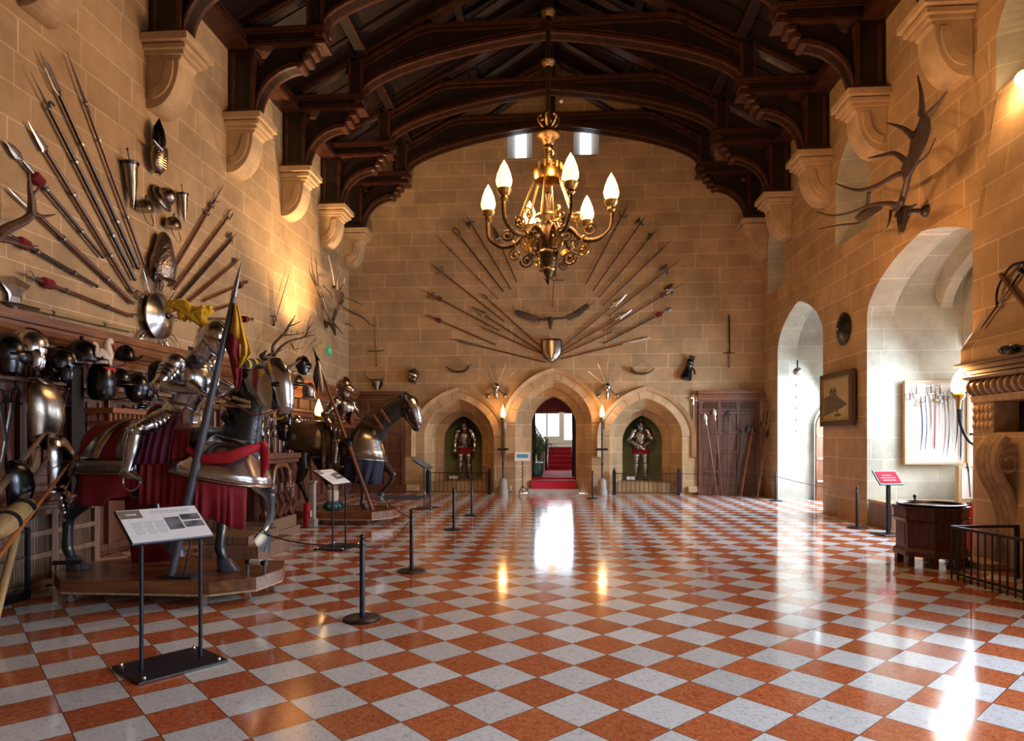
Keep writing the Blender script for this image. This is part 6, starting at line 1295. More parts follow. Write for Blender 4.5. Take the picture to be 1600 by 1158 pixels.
# lance, brace, flag
Yl = 6.22
a_, b_ = atY(267, 902, Yl), atY(377, 410, Yl+.25); a_.z = PZ+.004; Ln = (b_-a_).length; ln = thing('lance', 'long grey war lance standing on the platform before the first rider', 'lance', m=frame(a_, b_-a_, (0, -1, 0)))
mb = MB(); mb.tube([(0, 0, 0), (0, 0, .25), (0, 0, .5), (0, 0, 1.0), (0, 0, Ln-.35)], [.03, .038, .042, .043, .024], 12); mb.build('shaft', mat('blue_grey_lance', (.075, .075, .095), .35, var=.3), ln, True); mb = MB(); mb.lathe([(.03, Ln-.36), (.022, Ln-.2), (.003, Ln)], 8); mb.build('point', 'steel_dull', ln, True)
fl = thing('flag', 'yellow and dark red flag hanging from the long lance', 'flag', (0, 0, 0))
def cloth(pts, mt, nm, par, Yf, th=.006, fold=.03): 
    mb = MB(); rows = []
    for j, (l, r) in enumerate(pts):
        row = []
        for k in range(13): t = k/12; px = lerp(l[0], r[0], t); py = lerp(l[1], r[1], t); p = atY(px, py, Yf+fold*sin(t*8+j*.4)); row.append(p)
        rows.append(row)
    mb.loft(rows, caps=False, closed=False); return mb.build(nm, mt, par, True, solid=th)
cloth([((364, 472), (369, 476)), ((358, 500), (377, 505)), ((353, 516), (378, 540))], 'yellow', 'yellow_top', fl, Yl+.2); cloth([((353, 516), (374, 530)), ((350, 540), (374, 556)), ((358, 556), (378, 580)), ((364, 590), (376, 600)), ((368, 612), (371, 612))], 'red', 'red_field', fl, Yl+.17); cloth([((369, 476), (372, 478)), ((374, 505), (378, 503)), ((377, 540), (390, 542)), ((375, 560), (392, 552)), ((373, 575), (376, 574))], 'yellow', 'yellow_tail', fl, Yl+.14)
br = thing('lance_rest', 'thin black metal strut propping the long lance on the platform', 'stand', tuple(V((atY(283, 905, Yl).x, Yl+.05, PZ)))); mb = MB(); mb.tube([(0, 0, .01), (.1, .1, .75)], .011, 6); mb.box((-.02, -.02, .012), (.3, .16, .02)); mb.build('strut', 'black', br)
sp_ = thing('spotlight', 'small white and black floor spotlight on the right tip of the first platform', 'lamp', (-3.12, 6.55, PZ)); mb = MB(R(-.3, 'Z')); mb.tube([(-.13, 0, .1), (.13, 0, .1)], .028, 10); mb.build('tube_body', 'black', sp_, True); mb = MB(R(-.3, 'Z')); mb.tube([(-.07, 0, .1), (.07, 0, .1)], .033, 10); mb.build('sleeve', 'white', sp_, True)
for q in (-1, 1): mb = MB(R(-.3, 'Z')); mb.box((q*.11, 0, .04), (.012, .03, .08)); mb.build('foot', 'black', sp_)
sp_ = thing('spotlight', 'small black floor spotlight on the left tip of the first platform', 'lamp', (-5.05, 6.4, PZ)); mb = MB(R(.3, 'Z')); mb.tube([(-.13, 0, .1), (.13, 0, .1)], .022, 10); mb.build('tube_body', 'black', sp_, True)
for q in (-1, 1): mb = MB(R(.3, 'Z')); mb.box((q*.11, 0, .04), (.012, .03, .08)); mb.build('foot', 'steel', sp_)
# ---------- second horse
Y2 = 12.65
platform('platform', 'walnut platform on casters under the second horse', [(-4.85, 11.97), (-3.5, 11.97), (-3.2, 12.35), (-3.2, 12.9), (-3.5, 13.3), (-5.0, 13.3), (-5.2, 12.9), (-5.2, 12.3)], .1, .26)
def P1(px, py, dy=0): p = atY(px, py, Y2); return V((p.x, Y2+dy, p.z))
hr = thing('horse', 'life size dark bay model horse with head bowed, the farther of two, foreleg raised', 'horse', (0, 0, 0)); cfgs = []
leg([(452, 690, 0, .08, .12), (462, 686, 0, .24, .3), (485, 688, 0, .29, .34), (515, 692, 0, .28, .32), (545, 692, 0, .27, .32), (570, 695, 0, .26, .34), (588, 702, 0, .18, .24), (594, 706, 0, .08, .1)])
leg([(568, 690, 0, .2, .34), (585, 672, 0, .16, .28), (600, 655, 0, .13, .22), (614, 642, 0, .12, .22), (628, 632, 0, .1, .16)])
leg([(622, 626, 0, .07, .09), (631, 629, 0, .11, .17), (638, 640, 0, .115, .19), (643, 652, 0, .085, .13), (648, 662, 0, .07, .10), (651, 670, 0, .065, .085), (652, 675, 0, .03, .04)])
leg([(475, 705, -.15, .13, .18), (480, 730, -.16, .11, .13), (472, 752, -.16, .07, .09), (480, 766, -.16, .05, .055), (486, 782, -.16, .055, .055), (490, 792, -.16, .05, .05)])
leg([(490, 705, .15, .13, .18), (500, 730, .15, .1, .12), (506, 752, .15, .06, .07), (514, 770, .15, .045, .05), (520, 785, .15, .05, .05), (524, 793, .15, .05, .05)])
leg([(570, 715, -.13, .1, .15), (570, 740, -.14, .08, .1), (570, 760, -.14, .055, .06), (570, 776, -.14, .042, .045), (568, 787, -.14, .05, .05), (572, 793, -.14, .045, .045)])
leg([(585, 712, .12, .1, .14), (600, 730, .13, .08, .1), (612, 742, .13, .065, .065), (607, 756, .13, .045, .045), (597, 765, .13, .05, .05), (593, 771, .13, .045, .045)])
mb = horse_body(P1, Y2, cfgs); fused(mb, 'body', 'horse_brown', hr, .026, 8)
for px, py, dy, an in ((494, 798, -.16, 0), (528, 798, .15, 0), (574, 798, -.14, 0), (590, 776, .13, .8)):
    p = P1(px, py, dy)
    if an == 0: p.z = .263
    hoof(p, an, par=hr)
for dy in (-.06, .06): mb = MB(); mb.tube([P1(630, 624, dy), P1(629, 616, dy*1.3), P1(632, 611, dy*1.4)], [.035, .03, .004], 8); mb.build('ear', 'horse_brown', hr, True)
mb = MB(); mb.tube(bez([P1(562, 664), P1(580, 650), P1(598, 635), P1(614, 624), P1(630, 619)], 6), [.03]*3+[.07]*20+[.03]*2, 10, flat=.45, side=(0, 0, 1)); mb.build('mane', 'mane', hr, True)
mb = MB(); mb.tube(bez([P1(629, 617), P1(636, 616), P1(641, 624), P1(643, 632)], 4), [.05]*4+[.04]*5+[.01]*4, 8); mb.build('forelock', 'horse', hr, True)
mb = MB(); face_loft(mb, [(630, 620, .09, .11), (638, 630, .125, .2), (643, 643, .125, .19), (648, 655, .095, .135), (652, 666, .08, .11)], -pi+.1, -.1); sh = mb.build('face_armour', 'steel', hr, True, solid=.008)
for dy in (-.09, .09): mb = MB(); mb.ell(P1(640, 642, dy*1.25), (.05, .03, .05)); mb.build('eye_guard', 'steel_dark', sh, True)
mb = MB(); mb.tube([P1(633, 633, -.1), P1(638, 655, -.09), P1(648, 668, -.07)], .012, 5); mb.tube([P1(634, 645, -.1), P1(645, 642, -.1)], .012, 5); mb.tube(bez([P1(646, 668, -.08), P1(610, 672, -.25), P1(560, 655, -.25)], 5), .01, 5); mb.build('bridle', 'leather', hr)
mb = MB(); mb.ell((0, 0, 0), .0001)
for (a, b) in (((598, 640), (612, 662)), ((586, 648), (602, 672))):
    mb = MB(); p, q = P1(*a, -.16), P1(*b, -.14); mb.tube([p, q], .03, 5, flat=.3); mb.build('leather_strap', 'leather', hr)
mb = MB(); rings = []
for z_, fx, rx, ry in ((672, 592, .2, .26), (690, 596, .36, .36), (705, 600, .46, .4), (720, 604, .52, .43)):
    c_ = P1(fx, z_); rings.append([V((c_.x-rx*1.1+rx*1.1*cos(a), Y2+ry*sin(a), c_.z+.07*(1-cos(a)))) for a in [(-.55+1.1*k/20)*pi for k in range(21)]])
mb.loft(rings, caps=False, closed=False); py_ = mb.build('chest_armour', 'steel_warm', hr, True, solid=.012); mb = MB(); mb.tube(rings[-1], .014, 6); mb.build('rolled_edge', 'steel', py_, True)
def skirt2(ring, drop, cxp, n=50, amp=.04):
    mb = MB(); m = len(ring)-1; tops = [ring[min(int(k/n*m), m-1)].lerp(ring[min(int(k/n*m), m-1)+1], k/n*m-min(int(k/n*m), m-1)) for k in range(n+1)]; rr = []
    for j in range(5):
        f = j/4; rr.append([V((p.x*(1)-(.03+.12*f) + sin(k*1.1)*amp*f, p.y+cos(k*1.3)*amp*f, p.z+.04-drop(k/n)*f)) for k, p in enumerate(tops)])
    mb.loft(rr, caps=False, closed=False); return mb
skirt2(rings[-1], lambda t: .5, 0).build('navy_skirt', 'navy', hr, True, solid=.008)
# leather rump armour
secs = [(452, .12, .2), (460, .27, .36), (475, .33, .4), (495, .35, .41), (512, .34, .38)]; cz_ = P1(480, 690).z
mb = MB(); mb.loft([[V((P1(px, 0).x, Y2+ry*cos(a), cz_+rz*sin(a))) for a in [-.45+(pi+.9)*k/20 for k in range(21)]] for px, ry, rz in secs], caps=False, closed=False); mb.build('rump_armour', 'horse_leather', hr, True, solid=.012)
mb = MB(); mb.ell(P1(536, 668), (.32, .3, .14)); mb.ell(P1(515, 658), (.05, .25, .18)); mb.ell(P1(553, 658), (.05, .22, .18)); mb.build('saddle', 'leather', hr, True)
mb = MB(); nn = 14; mb.loft([[V((P1(lerp(512, 556, k/nn), 0).x, Y2-(.32+.03*j+.02*sin(k*1.9)*j), P1(0, z).z)) for k in range(nn+1)] for j, z in ((0, 672), (1, 700), (1.3, 722), (1.5, 738))], caps=False, closed=False); mb.build('saddle_cloth', 'horse_leather', hr, True, solid=.008)
mb = MB(); mb.tube(bez([P1(455, 680), P1(447, 700), P1(444, 740), P1(448, 765)], 5), [.03]*5+[.07]*8+[.03]*3, 8); mb.build('tail', 'horse', hr, True)
rd = thing('mounted_suit_of_armour', 'suit of armour riding the second horse, lance and pennon beside it', 'armour', (0, 0, 0))
Jr = dict(K=1.15, pelvis=P1(534, 662), neck=P1(537, 621), head=P1(538, 605), fwd=(1, 0, 0), look=(1, -.2, -.1), sh_r=P1(530, 630, -.22), sh_l=P1(542, 630, .22), el_r=P1(518, 648, -.34), el_l=P1(552, 645, .3), wr_r=P1(529, 664, -.4), wr_l=P1(563, 655, .15), hd_r=(.6, -.1, -.6), hd_l=(1, 0, -.2), pn_r=(.4, 0, .9), pn_l=(.3, 0, .9),
    hp_r=P1(533, 663, -.12), hp_l=P1(533, 663, .12), kn_r=P1(537, 690, -.42), kn_l=P1(556, 685, .4), an_r=P1(535, 722, -.44), an_l=P1(550, 724, .42), ft_r=(1, -.2, -.1), ft_l=(1, .2, 0), kf_r=(1, -.3, .2), kf_l=(1, .2, .3), curl_r=1.0)
armour_parts(rd, Jr, 'steel_warm')
Yl = 12.15; a_, b_ = atY(582, 798, Yl), atY(488, 541, Yl+.1); a_.z = .264; Ln = (b_-a_).length; ln = thing('lance', 'reddish lance with black and white pennon leaning before the second rider', 'lance', m=frame(a_, b_-a_, (0, -1, 0)))
mb = MB(); mb.tube([(0, 0, 0), (0, 0, .9), (0, 0, 1.35), (0, 0, 1.42), (0, 0, Ln-.4)], [.035, .04, .05, .04, .026], 10); mb.build('shaft', 'shaft', ln, True); mb = MB(); mb.lathe([(.03, Ln-.4), (.045, Ln-.3), (.02, Ln-.2), (.003, Ln)], 8); mb.build('point', 'steel_dark', ln, True)
mb = MB(); mb.lathe([(.045, 1.28), (.1, 1.36), (.06, 1.46)], 12); mb.build('hand_guard', 'steel_dark', ln, True)
pn = thing('pennon', 'small black and white pennon tied below the second lance point', 'flag', (0, 0, 0))
cloth([((496, 562), (499, 564)), ((493, 580), (505, 580)), ((494, 592), (509, 590)), ((500, 612), (508, 612))], 'cream', 'white_half', pn, Yl+.06, fold=.02); cloth([((496, 562), (497, 563)), ((491, 578), (495, 580)), ((489, 590), (497, 593)), ((493, 608), (496, 612))], 'black', 'black_half', pn, Yl+.04, fold=.02)
# odd things around the second platform
cdl = thing('painted_candle_figure', 'cream and teal painted jar standing on the second platform', 'ornament', (atY(519, 800, 12.25).x, 12.25, .263))
mb = MB(); mb.lathe([(.1, 0), (.14, .05), (.15, .12), (.1, .17)], 12)
mb.build('base', 'teal', cdl, True); mb = MB()
for k in range(7): mb.ell((.12*cos(k*.9), .12*sin(k*.9), .07), .06, seg=8, rings=6)
mb.build('teal_beads', 'teal', cdl, True); mb = MB(); mb.lathe([(.1, .17), (.12, .22), (.12, .36), (.1, .38)], 14); mb.build('cream_band', 'cream', cdl, True); mb = MB(); mb.lathe([(.1, .38), (.11, .45), (.06, .52), (.03, .58), (.003, .62)], 14); mb.build('cap', 'grey_board', cdl, True)
fx = thing('fire_extinguisher', 'red fire extinguisher half hidden behind the carved table', 'extinguisher', tuple(V((atY(481, 790, 11.7).x, 11.7, 0)))); fx.scale = (.85, .85, .85); mb = MB(); mb.lathe([(.08, .02), (.09, .05), (.09, .45), (.06, .52), (.02, .56)], 14); mb.build('cylinder', 'red_bright', fx, True); mb = MB(); mb.box((0, 0, .6), (.04, .12, .05)); mb.build('valve', 'black', fx); mb = MB(); mb.box((.085, -.03, .3), (.02, .1, .14)); mb.build('label_panel', 'white', fx)
pr = thing('stone_post', 'short pale pinkish post beside the fire extinguisher', 'post', tuple(V((atY(489, 790, 11.75).x, 11.72, 0)))); pr.scale = (.7, .7, .8); mb = MB(); mb.box((0, 0, .1), (.24, .24, .2), bev=.02); mb.box((0, 0, .6), (.16, .16, .85), bev=.02); mb.build('post', 'grey_board', pr); mb = MB(); mb.box((0, 0, 1.04), (.2, .2, .05)); mb.build('cap', 'grey_board', pr)
gm = thing('floor_mat', 'dark grey floor mat in front of the left corner panelling', 'mat', tuple(atZ(625, 778, 0))); c_ = gm.location.copy(); mb = MB(); mb.box((0, 0, .008), (1.3, 1.1, .016)); mb.build('mat', 'mat_grey', gm)
sp_ = thing('spotlight', 'small silver floor spotlight on the second platform', 'lamp', (-3.42, 12.4, .262)); mb = MB(); mb.tube([(-.1, 0, .08), (.1, 0, .08)], .045, 10); mb.build('tube_body', 'steel', sp_, True)
for q in (-1, 1): mb = MB(); mb.box((q*.08, 0, .025), (.02, .05, .05)); mb.build('foot', 'black', sp_)
# ================================================================ STANDS, STANCHIONS, RIGHT WALL
def stanchion(px, py, lab):
    p = atZ(px, py-4); p.z = 0; rt = thing('stanchion', lab, 'stanchion', tuple(p), group='black rope stanchions')
    mb = MB(); mb.lathe([(.17, .0), (.172, .012), (.16, .022), (.03, .03)], 28); mb.build('base', 'black', rt, True); mb = MB(); mb.lathe([(.024, .03), (.024, .69), (.018, .7), (.018, .71)], 14); mb.build('pole', 'iron', rt, True); mb = MB(); mb.ell((0, 0, .735), .026); mb.build('ball', 'black', rt, True); mb = MB(); mb.lathe([(.028, .66), (.03, .665), (.028, .67)], 12); mb.build('collar', 'steel_dark', rt, True)
    return p
sts = [stanchion(*a) for a in ((566, 972, 'nearest black rope stanchion on the left of the hall'), (643, 897, 'black rope stanchion, second nearest on the left'), (709, 832, 'black rope stanchion, third nearest on the left, beside the dark stand'), (737, 810, 'black rope stanchion, farthest of the left line'), (926, 783, 'black rope stanchion right of the central doorway'), (1212, 787, 'black rope stanchion before the far window bay'), (1339, 829, 'black rope stanchion before the pier between the bays'))]
def rope(a, b, lab, z=.64, sag=.06, zb=None):
    a, b = V((a.x, a.y, z)), V((b.x, b.y, zb or z)); m_ = (a+b)/2-V((0, 0, sag)); rt = thing('rope', lab, 'rope', tuple(a)); mb = MB(); mb.tube(bez([V((0, 0, 0)), m_-a, b-a], 6), .007, 5); mb.build('cord', 'black', rt)
rope(sts[0], V((-3.5, 7.0, 0)), 'thin black cord from the nearest stanchion to the left'); rope(sts[0], sts[1], 'thin black cord between the two nearest stanchions', sag=.12); rope(sts[1], V((-3.35, 11.9, 0)), 'thin black cord from the second stanchion to the far platform'); rope(sts[2], sts[3], 'thin black cord between the two farthest left stanchions', sag=.1)
rope(sts[5], sts[6], 'thin black cord between the two right hand stanchions', sag=.03); rope(sts[6], V((4.95, 11.2, 0)), 'thin black cord from the right pier stanchion to the red sign'); rope(sts[5], V((3.4, 18.9, 0)), 'thin black cord from the far bay stanchion towards the end wall', sag=.02)
def stand(p, u, lab, dark=False, full=True, zb=.9):
    u = V(u).normalized(); b = V((-u.y, u.x, 0)); Mx = Matrix(((u.x, b.x, 0, p[0]), (u.y, b.y, 0, p[1]), (0, 0, 1, 0), (0, 0, 0, 1))); rt = thing('information_stand', lab, 'sign stand', m=Mx)
    mb = MB(); mb.box((0, .02, .012), (.6, .48, .018), bev=.004); mb.build('base_plate', 'black', rt)
    for q in (-1, 1):
        mb = MB(); mb.tube([(q*.2, 0, .02), (q*.2, 0, zb)], .014, 10); mb.build('post', 'iron', rt, True)
        for r_ in (-1, 1): mb = MB(); mb.lathe([(.012, .02), (.012, .035), (.008, .04)], 8, T(q*.25, .02+r_*.2, 0)); mb.build('bolt', 'steel', rt, True)
    tl = T(0, -.04, zb) @ R(radians(32), 'X'); W_, H_ = .54, .36
    mb = MB(tl); mb.box((0, H_/2, -.008), (W_+.02, H_+.02, .022), bev=.004); mb.build('tray', 'black', rt)
    mb = MB(tl); mb.box((0, H_/2, .006), (W_, H_, .006)); pn_ = mb.build('panel', 'photo' if dark else 'white', rt)
    if full:
        mb = MB(tl); mb.box((-W_/2+.075, H_-.055, .0105), (.14, .09, .003)); mb.build('title_block', 'taupe', pn_)
        for x, y, w2, h2 in ((.05, .17, .1, .14), (.18, .23, .13, .065), (.18, .145, .13, .065)): mb = MB(tl); mb.box((x+.01, y, .0105), (w2, h2, .003)); mb.build('photograph', 'photo', pn_)
        mb = MB(tl)
        for i in range(9):
            for s_ in range(3): mb.box((-.17+s_*.075-.02, .205-i*.016, .0102), (.066-.01*((i*7+s_*3) % 3), .0045, .002))
        for s_ in range(8): mb.box((-.05+s_*.035, .32, .0102), (.028, .008, .002)); mb.box((-.05+s_*.035, .3, .0102), (.03, .005, .002))
        mb.build('printed_text', 'text', pn_)
        mb = MB(tl)
        for s_ in range(5): mb.box((-W_/2+.05+s_*.014, H_-.06, .0125), (.009, .018, .002))
        mb.build('heading', 'white', pn_)
    return rt
stand((-2.74, 4.46), (.59, .81, 0), 'large white information stand in the left foreground with text and three photos'); stand((-3.28, 9.55), (.15, 1, 0), 'white information stand before the second horse platform', zb=.95); stand((-3.12, 15.2), (.15, 1, 0), 'dark information stand before the left niche', True, False, zb=.95)
# red sign on single post
p = atZ(1388, 836); rt = thing('sign_stand', 'small red sign on a single black post before the near window bay', 'sign', (p.x, p.y, 0)); rt.rotation_euler.z = .25
mb = MB(); mb.box((0, 0, .012), (.42, .36, .022), bev=.004); mb.build('base_plate', 'black', rt); mb = MB(); mb.box((0, 0, .45), (.05, .05, .88)); mb.build('post', 'iron', rt); tl = T(0, -.05, .88) @ R(radians(50), 'X'); mb = MB(tl); mb.box((0, .1, 0), (.45, .3, .025), bev=.005); mb.build('tray', 'black', rt); mb = MB(tl); mb.box((0, .1, .015), (.39, .24, .006)); mb.build('panel', 'red_print', rt)
mb = MB(tl)
for j, w_ in enumerate((.2, .3, .26)):
    for k in range(int(w_/.035)): mb.box((-w_/2+.0175+k*.035, .14-.05*j, .0195), (.026, .012, .002))
mb.build('lettering', 'pink_text', rt)
# bench inside near bay
rt = thing('window_bench', 'oak window seat with bright pale top inside the near bay', 'bench', (6.62, 12.45, 0)); mb = MB(); mb.box((0, 0, .22), (1.72, .8, .44)); mb.build('body', 'bench', rt); mb = MB(); mb.box((0, -.02, .46), (1.76, .86, .05)); mb.build('seat', 'board_frame', rt, bevel=.008)
mb = MB()
for x in (-.8, -.27, .27, .8): mb.box((x, -.41, .22), (.08, .04, .44))
for z in (.04, .4): mb.box((0, -.408, z), (1.7, .036, .07))
mb.build('framing', 'bench', rt)
# sword board in the bay
yb = bayB.c+bayB.hw-.02; a, b = atY(1411, 597, yb), atY(1497, 724, yb); w_, h_ = b.x-a.x+.12, a.z-b.z; cxx = a.x+w_/2; czz = (a.z+b.z)/2
rt = thing('display_board', 'pale framed display board of sabres in the near window bay', 'board', (cxx, yb-.04, czz)); mb = MB(); mb.box((0, 0, 0), (w_, .04, h_)); mb.build('baize', 'board', rt); mb = MB()
for q in (-1, 1): mb.box((q*w_/2, -.02, 0), (.04, .1, h_+.04)); mb.box((0, -.019, q*h_/2), (w_-.04, .098, .036))
mb.build('frame', 'board_frame', rt)
Gs = 'sabres on the framed board'
for i, (x, y0, y1, kd, bl) in enumerate(((1420, 613, 700, 'sabre', 'steel_dull'), (1430, 604, 705, 'sabre', 'brass'), (1437, 620, 711, 'sabre', 'navy'), (1444, 617, 711, 'sabre', 'steel_dark'), (1453, 602, 697, 'sabre', 'steel_dull'), (1460, 613, 706, 'shell', 'leather'), (1467, 604, 705, 'sabre', 'steel_dull'), (1473, 615, 714, 'sabre', 'leather'), (1479, 617, 715, 'sabre', 'steel_dark'), (1487, 608, 700, 'sabre', 'steel_dull'), (1492, 610, 706, 'sabre', 'navy'), (1501, 605, 722, 'shell', 'steel_dark'))):
    sword(atY(x+2, y0, yb-.11-.01*(i % 2)), atY(x, y1, yb-.09), (0, -1, 0), 'sheathed sabre, %s from the left on the framed board' % ORD[i].replace('uppermost', 'first'), Gs, kind=kd, bl=bl, hm='steel' if kd == 'sabre' else 'brass', w_=.024, grip=.14, guard=.05)
# glass case with small item
rt = thing('small_display_case', 'small upright wood display case with blue handled knife at the window', 'case', (7.18, 12.3, .49)); mb = MB(); mb.box((0, 0, .32), (.3, .12, .64)); mb.build('frame', 'board_frame', rt); mb = MB(); mb.box((0, -.065, .33), (.22, .01, .54)); mb.build('panel', 'board', rt); mb = MB(); mb.tube([(.03, -.08, .1), (.0, -.08, .55)], .008, 6); mb.tube([(.0, -.08, .55), (-.03, -.08, .7)], .014, 6); mb.build('knife', 'navy', rt)
# painting on pier
a, b = onR(1287, 625, .05), onR(1337, 618, .05); yc = (a.y+b.y)/2; w_ = a.y-b.y; z0_, z1_ = 1.88, 2.99
rt = thing('painting', 'framed brown harbour painting on the pier between the window bays', 'painting', m=frame((XR-.03, yc, (z0_+z1_)/2), (0, 0, 1), (-1, 0, 0)) @ R(0, 'X')); h_ = z1_-z0_
mb = MB(); mb.box((0, .06, 0), (w_-.2, .03, h_-.2)); cv = mb.build('canvas', 'painting', rt)
mb = MB(); mb.add([(-w_*.35, .078, -h_*.12), (-w_*.1, .078, .02), (w_*.05, .078, .12), (w_*.38, .078, .06), (w_*.38, .078, -h_*.3), (0, .078, -h_*.22)], [(0, 1, 2, 3, 4, 5)])
for k in range(7): mb.box((w_*.0+k*.05, .078, .14+.03*((k*5) % 3)), (.03, .004, .12))
mb.box((-w_*.05, .078, -h_*.3), (.3, .004, .05)); mb.tube([(-w_*.05, .08, -h_*.3), (-w_*.05, .08, -h_*.14)], .01, 4); mb.build('town_and_boat', 'painting_dark', cv, solid=.003)
mb = MB()
for q in (-1, 1): mb.box((q*(w_/2-.05), .06, 0), (.12, .09, h_)); mb.box((0, .058, q*(h_/2-.055)), (w_-.22, .08, .11))
mb.build('frame', 'frame_brown', rt, bevel=.015)
mb = MB()
for q in (-1, 1): mb.box((q*(w_/2-.12), .08, 0), (.02, .06, h_-.2)); mb.box((0, .08, q*(h_/2-.12)), (w_-.2, .06, .02))
mb.build('gilt_slip', 'brass', rt)
# round shield on pier
rt = thing('round_shield', 'small dark round shield above the harbour painting', 'shield', m=frame(onR(1318, 514, .03), (0, 0, 1), (-1, 0, 0))); mb = MB(); mb.loft([[(r*cos(2*pi*k/28), h, r*sin(2*pi*k/28)) for k in range(28)] for r, h in ((.33, 0), (.33, .02), (.28, .04), (.15, .1), (.02, .12))]); mb.build('disc', 'steel_dark', rt, True); mb = MB(); mb.ell((0, .12, 0), .03); mb.build('boss', 'brass', rt, True)
# hanging ball ornament in far bay
yb2 = bayA.c+bayA.hw-.02; rt = thing('hanging_mobile', 'silver ball with strings of glass drops hanging in the far bay', 'ornament', tuple(atY(1246, 581, yb2-.25))); mb = MB(); mb.ell((0, 0, 0), .12); mb.build('ball', 'steel', rt, True); mb = MB(); mb.tube([(0, 0, .12), (0, 0, .3)], .02, 6); mb.build('cap', 'steel_dark', rt)
for k in range(5): mb = MB(); mb.ell((-.03, 0, -.36-.3*k), .035, seg=8, rings=6); mb.build('glass_drop', 'steel', rt, True)
mb = MB(); mb.tube([(0, 0, 0), (-.03, 0, -1.6)], .004, 4); mb.build('string', 'cream', rt)
# giant elk antlers on right wall
def rp(pts, o0=.3, do=.05): return [onR(x, y, o0+i*do) for i, (x, y) in enumerate(pts)]
sk = onR(1412, 330, .35)
antlers('huge dark elk antlers and skull above the near window arch', [(rp([(1408, 318), (1416, 290), (1420, 272), (1432, 250)], .4), .05, .05), (rp([(1440, 180), (1440, 150), (1434, 118)], .8, 0), .05, .01), (rp([(1452, 178), (1466, 162), (1479, 143)], .8, 0), .045, .01), (rp([(1426, 212), (1410, 200), (1386, 192)], .8, .03), .05, .01), (rp([(1418, 254), (1398, 240), (1377, 243), (1357, 247)], .7, .05), .05, .01),
    (rp([(1415, 270), (1400, 274), (1370, 290), (1345, 297), (1325, 294), (1306, 287)], .6, .04), .05, .012), (rp([(1404, 325), (1390, 318), (1375, 322), (1362, 336), (1345, 348), (1310, 352), (1280, 358)], .5, .08), .05, .01), (rp([(1402, 320), (1380, 318), (1356, 322), (1330, 332), (1300, 337), (1276, 331)], .9, .08), .04, .01),
    (rp([(1392, 330), (1390, 345), (1385, 357)], .6), .025, .008), (rp([(1434, 256), (1450, 240), (1462, 215)], .5, -.05), .012, .008), (rp([(1345, 346), (1354, 330), (1358, 300)], .9), .03, .03)],
    tuple(sk), 'antler_dark', mount=(.35, 0, 0), skull_dir=(-.25, -.3, -1), s=1.3, palm=[([onR(x, y, .75) for x, y in ((1412, 282), (1408, 262), (1420, 240), (1424, 215), (1436, 190), (1440, 176), (1452, 178), (1456, 200), (1446, 228), (1434, 252), (1422, 272))], (-1, 0, 0)), ([onR(x, y, 1.0) for x, y in ((1335, 340), (1350, 325), (1372, 318), (1380, 326), (1362, 338), (1345, 350))], (-.7, -.7, 0))], head='antler_dark')
# octagonal font-like cabinet holding a cauldron
c = (5.0, 8.2); pA = atZ(1452, 893); cY = pA.y+.5; c = (atY(1454, 0, cY).x, cY)
rt = thing('octagonal_cabinet', 'octagonal dark wooden stand holding the great black cauldron', 'cabinet', (c[0], c[1], 0)); rt.scale = (.78, .78, .93)
def octo(r0, z0, r1, z1): mb = MB(); mb.loft([[(r*cos(pi/8+pi/4*k), r*sin(pi/8+pi/4*k), z) for k in range(8)] for r, z in ((r0, z0), (r1, z1))]); return mb
octo(.5, .2, .5, .62).build('panelled_body', 'chestnut', rt, bevel=.01); 
mb = MB()
for r0, z0, r1, z1 in ((.54, .14, .54, .2), (.54, .2, .5, .24), (.51, .6, .55, .64), (.55, .64, .55, .66), (.56, .78, .56, .81)): mb.loft([[(r*cos(pi/8+pi/4*k), r*sin(pi/8+pi/4*k), z) for k in range(8)] for r, z in ((r0, z0), (r1, z1))])
mb.build('mouldings', 'chestnut', rt); mb = MB(); mb.loft([[(r*cos(pi/8+pi/4*k), r*sin(pi/8+pi/4*k), z) for k in range(8)] for r, z in ((.53, .66), (.53, .8))], caps=False); mb.loft([[(r*cos(pi/8+pi/4*k), r*sin(pi/8+pi/4*k), z) for k in range(8)] for r, z in ((.5, .8), (.5, .64))], caps=False); mb.build('fluted_band', 'chestnut', rt)
for k in range(8): mb = MB(); a = pi/8+pi/4*k; mb.box((.45*cos(a), .45*sin(a), .07), (.1, .1, .14)); mb.build('foot', 'chestnut', rt)
for k in range(8): mb = MB(R(pi/4*k, 'Z')); mb.box((.465, 0, .42), (.012, .24, .28)); mb.build('panel', 'chestnut', rt, bevel=.006)
rt = thing('cauldron', 'black iron cauldron with open mouth set in the octagonal stand', 'cauldron', (c[0], c[1], .765)); rt.scale = (.78, .78, .93); mb = MB(); mb.loft([[(r*cos(2*pi*k/32), r*sin(2*pi*k/32), z) for k in range(32)] for r, z in ((.49, 0), (.5, .02), (.47, .025), (.44, .0), (.43, -.08), (.38, -.14), (.01, -.15))], caps=False); mb.build('bowl', 'steel_dark', rt, True); mb = MB(); mb.tube([(0, .47, .02), (0, .49, .06)], .018, 6); mb.ell((0, .49, .08), .028); mb.build('knob', 'black', rt, True)
# fireplace: hood and mantel
rt = thing('chimneypiece', 'large carved stone chimneypiece with sloping hood at the right edge', 'fireplace', (0, 0, 0))
yf, yn = 9.15, 4.9; X = lambda p: XR-.02-p
def slab(prof, ya, yb_, nm, mt, m=None): mb = MB(); mb.prism([(X(p), z) for p, z in prof], yb_-ya, T(0, ya, 0)); return mb.build(nm, mt, rt, bevel=.006)
